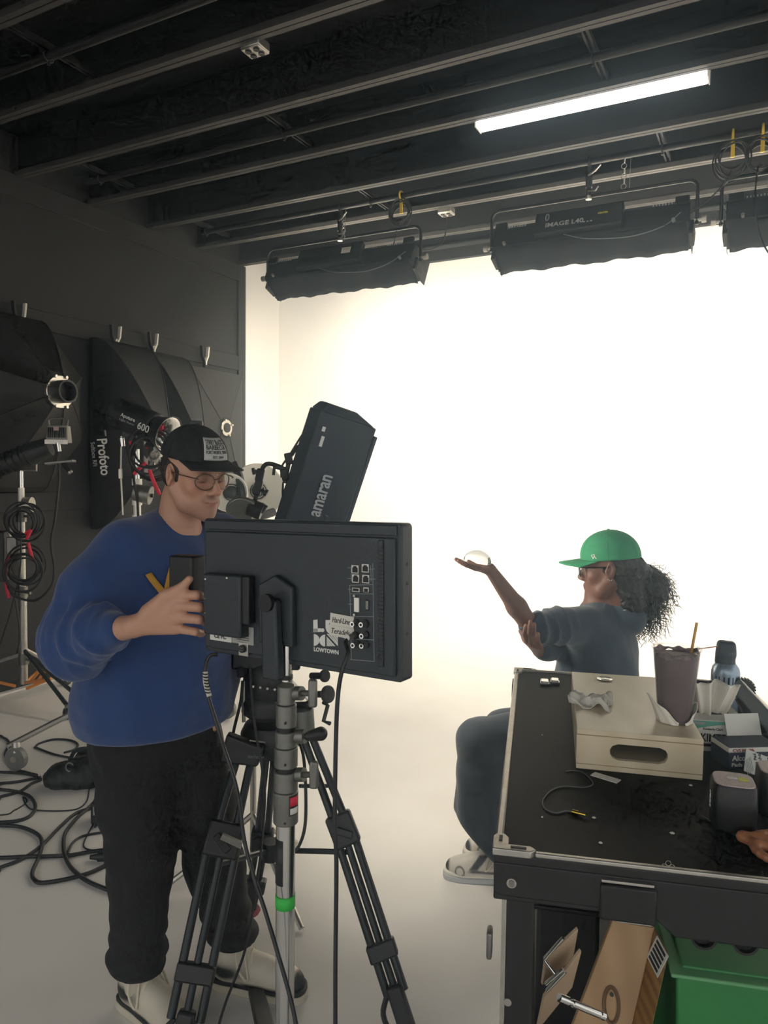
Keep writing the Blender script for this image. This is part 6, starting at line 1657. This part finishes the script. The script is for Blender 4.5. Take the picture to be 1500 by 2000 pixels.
# ================================================================== the seated woman
SKD = mat('skin_dark', '6d4a3b', .55, attr='Col', noise=.06, scale=60)
fw, lw = nrm(vec(-.93, .37, 0)), nrm(vec(-.37, -.93, 0))
wo = thing('person', 'woman in green cap and dark sweatshirt sitting, holding up a glass dome', 'person', vec(.86, 3.08, 0))
KW = 1.06
HW = head_frame(at(1190, 1109, 3.0), fw, math.radians(6), 0)
nb = vec(.90, 3.04, 1.12); pv = vec(.88, 3.10, .63)
SL, EL, WR = at(1138, 1222, 2.92), at(1037, 1224, 2.77), at(957, 1112, 2.74)
SR = nb-lw*.14+fw*.05+vec(0, 0, -.12); ER = at(1118, 1262, 3.13); WRr = at(1052, 1272, 2.88)
HLp, HRp = pv+lw*.09, pv-lw*.09
KL, KR = at(934, 1446, 2.93), at(982, 1427, 3.17)
ANL, ANR = vec(.40, 2.93, .10), vec(.50, 3.16, .10)
sd = SD(); HeadSD(sd, HW, KW, True); sd.M = np.eye(4)
sd.seg(tf(HW, (0, -.05, -.11)), nb-vec(0,0,.02), .045, .052, .03)
sd.loft([(nb-vec(0, 0, .03), .09, .07, lw), (nb-vec(0, 0, .14), .14, .09, lw), (pv+vec(0, 0, .2), .12, .085, lw), (pv, .14, .10, lw)], .04)
for a, b, c in ((SL, EL, WR), (SR, ER, WRr)):
    sd.seg(a, b, .046, .036, .03); sd.seg(b, b+(c-b)*.35, .036, .036, .02); sd.seg(b+(c-b)*.35, c, .036, .022, .02)
for a, b, c in ((HLp, KL, ANL+vec(.105, -.02, 0)), (HRp, KR, ANR+vec(.105, -.02, 0))): sd.seg(a, b, .075, .05, .04); sd.seg(b, c, .048, .032, .03)
# left hand, palm up under the dome
pc = at(933, 1108, 2.74); dv = nrm(at(893, 1094, 2.74)-at(958, 1112, 2.74)); wv = vec(0.1, -1, 0); wv = nrm(wv-dv*(wv@dv)); uv_ = np.cross(wv, dv)
if uv_[2] < 0: uv_ = -uv_
K0 = pc+dv*.015
for i in range(4):
    b = K0+wv*(.027-.018*i)-uv_*(.002*abs(i-1.5)); sd.seg(WR, b, .0165, .0115, .010)
    ln_ = [.062, .072, .068, .052][i]; e1 = b+dv*ln_*.5+uv_*.001; e2 = b+dv*ln_*.8+uv_*.004; e3 = b+dv*ln_*1.02+uv_*.009
    sd.seg(b, e1, .0100, .0088, .003); sd.seg(e1, e2, .0088, .008, .002); sd.seg(e2, e3, .008, .0068, .002)
sd.seg(WR+dv*.012+wv*.01, WR+dv*.045+wv*.040, .014, .0115, .01); sd.seg(WR+dv*.045+wv*.040, WR+dv*.072+wv*.048+uv_*.004, .0105, .009, .003); sd.seg(WR+dv*.072+wv*.048+uv_*.004, WR+dv*.092+wv*.047+uv_*.010, .009, .0075, .003)
# right hand cupping the left elbow from below, finger tips showing on the near side
tips = [at(1027, 1222, 2.705), at(1036, 1214, 2.695), at(1043, 1219, 2.690), at(1051, 1238, 2.70)]
mids = [at(1024, 1238, 2.715), at(1034, 1236, 2.700), at(1042, 1240, 2.695), at(1050, 1250, 2.70)]
kns = [at(1029, 1252, 2.745), at(1038, 1258, 2.735), at(1047, 1261, 2.73), at(1055, 1263, 2.735)]
for i in range(4):
    sd.seg(WRr, kns[i], .018, .0125, .010); sd.seg(kns[i], mids[i], .0098, .009, .003); sd.seg(mids[i], tips[i], .009, .0075, .002)
sd.seg(WRr, at(1025, 1250, 2.80), .016, .012, .01); sd.seg(at(1025, 1250, 2.80), at(1016, 1232, 2.82), .011, .009, .003)
PALM = np.array(lin('b07e68'))
def wcol(V):
    C = np.tile(np.array(lin('6b4738')), (len(V), 1)); L = (V-HW[:3, 3])@HW[:3, :3]/KW; near = (np.abs(L) < .16).all(1)
    def mixc(c, w):
        nonlocal C; w = (w*near)[:, None]; C = C*(1-w)+np.array(lin(c))*w
    mixc('7a3f3a', .7*blob(L, (0, .1, -.068), (.022, .02, .010)))
    for q in (-1, 1):
        mixc('1e1513', .85*blob(L, (q*.034, .09, .0225), (.019, .03, .0045))); mixc('1c1412', .9*blob(L, (q*.033, .09, .001), (.015, .03, .003)))
    sk_ = smooth01((.34-V[:, 2])/.02)[:, None]; C = C*(1-sk_)+np.array(lin('b9b7b0'))*sk_   # socks
    tl = (V-WR)@uv_; al = (V-WR)@dv
    w = (smooth01(al/.03)*smooth01((tl-.001)/.008)*(np.linalg.norm(V-pc, axis=1) < .12))
    w = np.maximum(w, smooth01((al-.085)/.03)*(np.linalg.norm(V-pc, axis=1) < .13)*.9)
    for t_ in tips: w = np.maximum(w, np.exp(-(((V-t_)/.009)**2).sum(1))*.8)
    return C*(1-w[:, None])+PALM*w[:, None]
c = HW[:3, 3]
VQ = sd.mesh(.013, fine=[(c-vec(.14, .14, .15), c+vec(.14, .14, .12), .0036), (at(885, 1120, 2.74)-vec(0, .075, .01), at(962, 1085, 2.74)+vec(0, .05, 0), .0036), (at(1012, 1268, 2.73)-vec(0, .07, 0), at(1062, 1208, 2.73)+vec(0, .05, 0), .0036)])
sdobj('body', VQ, SKD, wo, wcol)
# hair: gathered curls out of the back of the cap
CUR = mat('black_curly_hair', '0d0b0a', .55, noise=.4, scale=90)
sd = SD(); sd.M = HW
sd.ell((0, -.030, .012), (.088, .094, .086), .01); sd.ell((0, .085, -.01), (.10, .086, .10), .012, True)
for q in (-1, 1): sd.ell((q*.088, -.010, -.004), (.02, .024, .036), .006, True)
sd.seg((0, -.060, -.04), (0, -.075, -.15), .070, .060, .03)
sd.cut((0, 0, -.17), (0, .25, -1))
pt = tf(np.linalg.inv(HW), at(1268, 1162, 3.02))
sd.M = np.eye(4)
tail0, tailc = tf(HW, (0, -.112, -.005)), at(1272, 1150, 3.03)
sd.seg(tail0, at(1255, 1125, 3.03), .035, .05, .02); sd.ell(at(1268, 1148, 3.03), (.072, .085, .082), .03); sd.ell(at(1255, 1190, 3.02), (.055, .065, .055), .03); sd.ell(at(1222, 1145, 3.0), (.055, .065, .065), .03)
sd.disp(lambda x, y, z: .006*wob(x, y, z, 90)+.006*wob(x, y, z, 190, 1.0), np.array([.7, 2.7, .8]), np.array([1.5, 3.4, 1.7]))
hr = sdobj('hair', sd.mesh(.006), CUR, wo)
mb = MB(); rc_ = random.Random(12)
for i in range(700):
    th_, ph_ = rc_.uniform(0, 2*math.pi), math.acos(rc_.uniform(-1, 1))
    base = [at(1268, 1148, 3.03), at(1255, 1190, 3.02)][0 if rc_.random() < .62 else 1]
    rad = vec(.068, .08, .078) if base is not None and i % 3 else vec(.055, .06, .055)
    d = vec(math.sin(ph_)*math.cos(th_), math.sin(ph_)*math.sin(th_), math.cos(ph_))
    if d[0] < -.45: continue
    p = base+d*rad*.92; out = nrm(d+vec(.15, 0, -.45)); a_ = nrm(np.cross(out, vec(.3, .2, 1))); b_ = np.cross(out, a_)
    Lh = rc_.uniform(.025, .065)*(1.25 if d[2] < 0 else 1); rr = rc_.uniform(.004, .0085); tn = rc_.uniform(1.2, 2.8); P = []
    for s in np.linspace(0, 1, 16): P.append(p+out*Lh*s+vec(0, 0, -.02*s*s)+rr*(a_*math.cos(tn*2*math.pi*s+i)+b_*math.sin(tn*2*math.pi*s+i)))
    mb.tube(P, [.0017-.0007*s for s in np.linspace(0, 1, 16)], 4, cap=False)
mb.build('curls', CUR, hr)['kind'] = 'stuff'
GRC = mat('green_cotton', '2f8f63', .85, noise=.12, scale=25, bump=.2, bscale=300)
cpw, domw = cap(wo, HW, KW, GRC, False, .085, .014, rim=.036)
mb = MB()
def cw(x, y, z): return tf(HW, domw(math.radians(62)+x/.09, .052*KW+y, .003+z))
for (a, b) in (((-.008, .008), (-.002, -.008)), ((-.002, -.008), (.002, .004)), ((.002, .004), (.008, -.008)), ((-.003, .008), (.004, .008))):
    mb.cyl(cw(*a, 0), cw(*b, 0), .0016, n=6)
mb.build('side_emblem', WHT, cpw)
# glasses
BF = mat('black_frame', '14171b', .3)
def ringw(q):
    return [(KW*(q*.034+.025*math.cos(a)), KW*(.113-.010*((q*.034+.025*math.cos(a))/.06)**2), KW*(-.004+.0205*np.sign(math.sin(a))*abs(math.sin(a))**.7)) for a in np.arange(24)*2*math.pi/24]
g = MB().tube([tf(HW, p) for p in ringw(-1)], .0026, 7, True).build('glasses', BF, wo)
MB().tube([tf(HW, p) for p in ringw(1)], .0026, 7, True).build('rim', BF, g)
for q in (-1, 1):
    P = [tf(HW, p) for p in ringw(q)]; MB().add(P, [tuple(range(len(P)))]).build('lens', LENS, g, solid=.0012)
    MB().tube([tf(HW, (KW*q*.060, KW*.104, KW*.012)), tf(HW, (KW*q*.078, KW*.03, KW*.012)), tf(HW, (KW*q*.083, KW*-.01, KW*.010))], .0028, 6).build('temple', BF, g)
MB().tube([tf(HW, (KW*.01, KW*.114, KW*.002)), tf(HW, (-KW*.01, KW*.114, KW*.002))], .0024, 6).build('bridge', BF, g)
for i, (y, z) in enumerate(((.0, -.034), (-.006, -.037), (-.013, -.036))):
    MB().torus(tf(HW, (-KW*.083, KW*y, KW*z)), HW[:3, 1], .005, .0011, 14, 5).build('earring', CHR, wo)
# necklace line
MB().torus(tf(HW, (0, -.055, -.165)), nrm(HW[:3, 2]+HW[:3, 1]*.25), .055, .0016, 40, 5).build('necklace', mat('pearl', 'd8d4c8', .3), wo)
# sweatshirt
SLT = mat('veiled_black_cotton', '364350', .9, noise=.15, scale=25, bump=.25, bscale=500, sheen=.2)  # black cloth; bluish lens veil put into its colour
sd = SD()
def cw_(z): t_ = (1.12-z)/.49; return vec(.915-.015*t_, 3.04+.06*t_, z)
sd.loft([(cw_(z), a, b, lw) for z, a, b in ((1.095, .085, .065), (1.07, .14, .088), (1.03, .185, .108), (.97, .205, .138), (.88, .205, .16), (.76, .205, .175), (.66, .20, .165), (.60, .185, .155))], .03)
sd.seg(SL, SL+(EL-SL)*.5, .078, .070, .05); sd.seg(SL+(EL-SL)*.5, EL+(SL-EL)*.1, .070, .056, .03); sd.seg(EL+(SL-EL)*.12, EL+(WR-EL)*.12, .052, .047, .015)
sd.seg(SR, ER, .060, .054, .05); sd.seg(ER, WRr+(ER-WRr)*.12, .052, .042, .03)
sd.seg(tf(HW, (0, -.06, -.205)), tf(HW, (0, -.055, -.178)), .072, .058, .02)
ue = nrm(EL-SL)
def wf(x, y, z):
    sx, sy, sz = x-EL[0], y-EL[1], z-EL[2]; t = sx*ue[0]+sy*ue[1]+sz*ue[2]
    r2 = (sx-t*ue[0])**2+(sy-t*ue[1])**2+(sz-t*ue[2])**2
    w_ = np.exp(-r2/.009)*np.clip((t+.20)/.05, 0, 1)*np.clip((.05-t)/.02, 0, 1)
    an_ = np.arctan2(sz-t*ue[2], sy-t*ue[1]); d = w_*(.005-.016*np.maximum(np.sin(t*2*np.pi/.052+1.6*np.cos(an_+.4)+.8*np.sin(2*an_)), 0)**2.2)
    bd = np.clip((1.08-z)/.1, 0, 1)
    return d+.006*bd*np.sin((x*.8+y*.4)*38+z*16)*np.sin(z*17+x*9)+.0016*wob(x, y, z, 40)
sd.disp(wf, np.array([.3, 2.5, .5]), np.array([1.4, 3.6, 1.3]))
sd.cut(EL+(WR-EL)*.11, nrm(WR-EL), .005)
sd.cut((0, 0, .59), (0, 0, -1), .01)
sdobj('sweatshirt', sd.mesh(.0085), SLT, wo)
# wide trousers
SLB = mat('veiled_black_twill', '2b343d', .85, noise=.12, scale=20, bump=.2, bscale=400, sheen=.15)  # black trousers, lightened to slate to carry the same veil
sd = SD()
sd.loft([(pv+vec(0, 0, .04), .17, .15, lw), (pv-vec(0, 0, .10), .18, .16, lw)], .05)
for a, b, hem, s in ((HLp, KL, at(948, 1630, 2.95), 1), (HRp, KR, at(985, 1600, 3.18), -1)):
    sd.seg(a, b, .105, .082, .06)
    sd.seg(b, b+(hem-b)*.35, .082, .096, .04); sd.seg(b+(hem-b)*.35, hem, .096, .138, .03); sd.seg(hem, hem-vec(-.02, 0, .12), .138, .14, .02)
sd.disp(lambda x, y, z: .005*np.clip((.55-z)/.2, 0, 1)*np.sin(np.arctan2(y-2.98, x-.42)*7+z*6)+.0015*wob(x, y, z, 35), np.array([0, 2.5, 0]), np.array([1.3, 3.6, .8]))
pA, pB = at(880, 1582, 2.93), at(958, 1660, 2.93)
dd = nrm(pB-pA); sd.cut(pA, nrm(np.cross(dd, vec(0, 1, 0)))*(1 if np.cross(dd, vec(0, 1, 0))[2] < 0 else -1), .01)
sdobj('trousers', sd.mesh(.009), SLB, wo)
# sneakers
def scol(L):
    C = np.tile(np.array(lin('cfcac0')), (len(L), 1)); K = np.array(lin('2a2f35'))
    z, y, x = L[:, 2], L[:, 1], np.abs(L[:, 0])
    st_ = smooth01((np.sin((y*1.0+z*.8)*62+.6)-.35)/.25)*smooth01((z-.055)/.01)*smooth01((.24-y)/.03)*smooth01((x-.014)/.01)
    toe = smooth01((y-.265)/.012); band = smooth01((.062-z)/.006)*smooth01((z-.046)/.004)*smooth01((.20-y)/.03)
    ring = smooth01(1-np.abs(np.hypot((y-.225)/.9, z-.048)-.02)/.006)*smooth01((x-.02)/.01)
    w = np.maximum.reduce([st_*.95, toe, band*.9, ring])
    return C*(1-w[:, None])+K*w[:, None]
SHW = mat('white_trainer', 'd6d2c8', .5, attr='Col', noise=.05, scale=40); GSOL = mat('pale_grey_sole', 'b9bdc0', .55)
for an, rot in ((ANL, .06), (ANR, -.22)):
    d = nrm(vec(-1, .10+rot, 0)); heel = vec(an[0]+.145, an[1]-.02, 0); shoe(wo, frame(heel, np.cross(d, UPZ), d), .29, SHW, (GSOL, SHW if False else WHT), scol, LAC, high=.12)
# black posing cube she sits on
o = MB().bx(-.2, .2, -.2, .2, 0, .47, frame(vec(.95, 3.12, 0), fw, lw)).build('posing_cube', BLK, bevel=.012); tag(o, 'black posing cube under the seated woman, behind the cart', 'stool')
# ------------------------------------------------------------------ glass dome on her palm
GLS = mat('clear_crystal', 'f6fbff', .0, trans=1.0, ior=1.34)
gb = at(932, 1099, 2.735); rg = 27.5/F_PX*2.735
zv = nrm(uv_*.6+UPZ*.4); M = frame(gb, nrm(vec(-1, 0, 0)-zv*(-zv[0])), np.cross(zv, vec(-1, 0, 0)))
M = frame(gb, nrm(np.cross(vec(0, 1, 0), zv)), np.cross(zv, nrm(np.cross(vec(0, 1, 0), zv))))
prof = [(rg*.96, 0), (rg, .004)]+[(rg*math.cos(a), .004+rg*.84*math.sin(a)) for a in np.linspace(.12, 1.5, 14)]
gd = MB().lathe(prof, 48, M).build('glass_dome', GLS, smooth=60); tag(gd, 'clear glass half dome resting on the raised palm of the woman', 'glass ornament')
# ================================================================== on the floor at the left: cables, bag, adapter
FZ = .0075
def fl(pts, z=FZ): return [atz(x, y, z) for x, y in pts]
FC = [
 ('thick black cable curling in a wide S across the floor at far left', [(-20, 1611), (0, 1612), (40, 1615), (74, 1630), (82, 1650), (74, 1678), (63, 1704), (67, 1718), (83, 1724), (134, 1716), (179, 1703), (224, 1681)], .0085),
 ('black cable running straight across the floor towards the leg of the man', [(-20, 1675), (48, 1673), (128, 1671), (180, 1663), (235, 1657)], .0085),
 ('black cable crossing diagonally up to the power adapter', [(-20, 1703), (0, 1694), (42, 1678), (83, 1650), (112, 1620), (144, 1591), (173, 1580), (225, 1575)], .0075),
 ('black cable bending from the bag round below the adapter', [(189, 1535), (194, 1553), (179, 1572), (150, 1598), (128, 1626), (124, 1652), (128, 1674), (141, 1697), (173, 1722), (225, 1743)], .0085),
 ('looped black cable at the left edge, just below the caster', [(-20, 1541), (0, 1542), (32, 1546), (58, 1556), (69, 1575), (58, 1594), (29, 1604), (-20, 1607)], .0085),
 ('black cable fanning from the bag to the left edge, upper of three', [(-20, 1507), (0, 1508), (38, 1510), (64, 1514), (80, 1522)], .0075),
 ('black cable fanning from the bag to the left edge, middle of three', [(-20, 1533), (0, 1530), (32, 1527), (60, 1522), (80, 1518)], .0075),
 ('black cable fanning from the bag to the left edge, lowest of three', [(-20, 1562), (0, 1556), (38, 1546), (62, 1530), (80, 1523)], .0075),
 ('thin black wire looping left of the power adapter', [(-10, 1592), (29, 1582), (52, 1566), (45, 1556), (51, 1572), (70, 1582), (141, 1582), (168, 1567), (174, 1542)], .0035),
 ('black cable looping on the pale floor above the bag', [(68, 1460), (77, 1452), (106, 1444), (138, 1446), (152, 1454), (145, 1464), (125, 1470)], .0065),
 ('thin black cable from the caster under the bag', [(70, 1460), (96, 1470), (118, 1476), (140, 1480)], .006),
 ('thin black wire dangling below the power adapter', [(182, 1610), (166, 1640), (164, 1654), (178, 1660), (205, 1658)], .0035),
 ('black cable loop below the connector beside the trouser leg', [(230, 1622), (205, 1625), (165, 1632), (143, 1645), (132, 1668)], .0055),
 ('short black cable showing between the legs of the man', [(330, 1645), (345, 1640), (362, 1630), (372, 1618)], .0085),
 ('black cable curling behind the right trouser leg', [(330, 1578), (342, 1586), (347, 1594), (338, 1602)], .0075),
 ('black cables heaped at the left edge beside the caster', [(-20, 1436), (5, 1440), (18, 1452), (10, 1475), (28, 1500), (50, 1508), (72, 1514)], .0075),
]
for lab, pts, r_ in FC:
    if pts[0][0] < 0: pts = [(-420, pts[0][1]+30), (-200, pts[0][1]-8)]+pts
    cable('floor_cable', lab, fl(pts, r_), r_, group='cables lying on the studio floor')
# black cable bag
BAG = mat('black_nylon', '0e0f10', .6, noise=.3, scale=25, bump=.4, bscale=60)
c0 = atz(140, 1545, 0)
t = thing('cable_bag', 'slumped black nylon bag lying on the floor left of the man', 'bag', c0)
sd = SD(); sd.M = frame(c0+vec(0, .09, 0), vec(1, .15, 0), vec(-.15, 1, 0))
sd.ell((.0, .0, .045), (.165, .10, .085), .03); sd.ell((.06, .0, .06), (.11, .10, .085), .03); sd.ell((-.09, -.01, .04), (.08, .08, .055), .03); sd.ell((.05, .10, .09), (.10, .06, .075), .03)
sd.disp(lambda x, y, z: .008*wob(x, y, z, 34)+.004*wob(x, y, z, 80)); sd.cut((0, 0, .002), (0, 0, -1))
bg_ = sdobj('bag_body', sd.mesh(.009), BAG, t)
MB().tube(spline([tf(sd.M, q) for q in ((-.06, .06, .11), (-.02, .04, .165), (.06, .03, .17), (.11, .04, .12))], 6), .011, 8).build('strap', BAG, t)
MB().torus(tf(sd.M, (-.03, -.06, .115)), vec(.3, -.5, .8), .018, .004, 16, 6, None, 1.4).build('buckle', ALU, t)
# adapter and connector
a = atz(198, 1610, 0); M = frame(a+vec(0, .03, 0), vec(1, .12, 0), vec(-.12, 1, 0))
t = thing('power_adapter', 'black boxy power adapter on the floor beside the trouser leg', 'power adapter', a)
MB().bx(-.052, .055, -.03, .06, 0, .10, M).build('case', BLK, t, bevel=.006)
MB().cyl(tf(M, (-.02, -.03, .012)), tf(M, (-.02, -.075, .010)), .008, .005, n=10).build('strain_relief', BLK, t)
MB().bx(-.04, .04, -.031, -.029, .045, .085, M).build('rating_label', SIGN, t)
a, b = atz(176, 1674, .016), atz(230, 1672, .018)
t = thing('cable_connector', 'black multi-pin cable connector lying by the foot of the man', 'connector', a*vec(1, 1, 0))
mb = MB(); ax = b-a
MB().cyl(a, a+ax*.3, .009, .014, n=14).build('boot', BLK, t); MB().cyl(a+ax*.28, a+ax*.75, .020, n=18).build('shell', BLK, t, bevel=.003); MB().cyl(a+ax*.75, b, .017, n=18).build('locking_ring', STEEL, t)
# ================================================================== added volume: lens glow imitated by scattering through the whole room
hz_m = bpy.data.materials.new('lens_veil_volume'); hz_m.use_nodes = True; nt = hz_m.node_tree
nt.nodes.remove(nt.nodes['Principled BSDF'])
vs_ = nt.nodes.new('ShaderNodeVolumeScatter'); vs_.inputs['Color'].default_value = (.62, .83, 1.0, 1); vs_.inputs['Density'].default_value = VEIL_DENSITY; vs_.inputs['Anisotropy'].default_value = .9
nt.links.new(vs_.outputs['Volume'], nt.nodes['Material Output'].inputs['Volume'])
o = MB().bx(WU+.03, 4.5, -2.4, BV-.01, .0005, CZ+.29, ROOM).build('lens_veil_volume', hz_m)
o['kind'] = 'stuff'; o['label'] = 'added scattering volume imitating lens glow in front of the white wall'; o['category'] = 'haze'
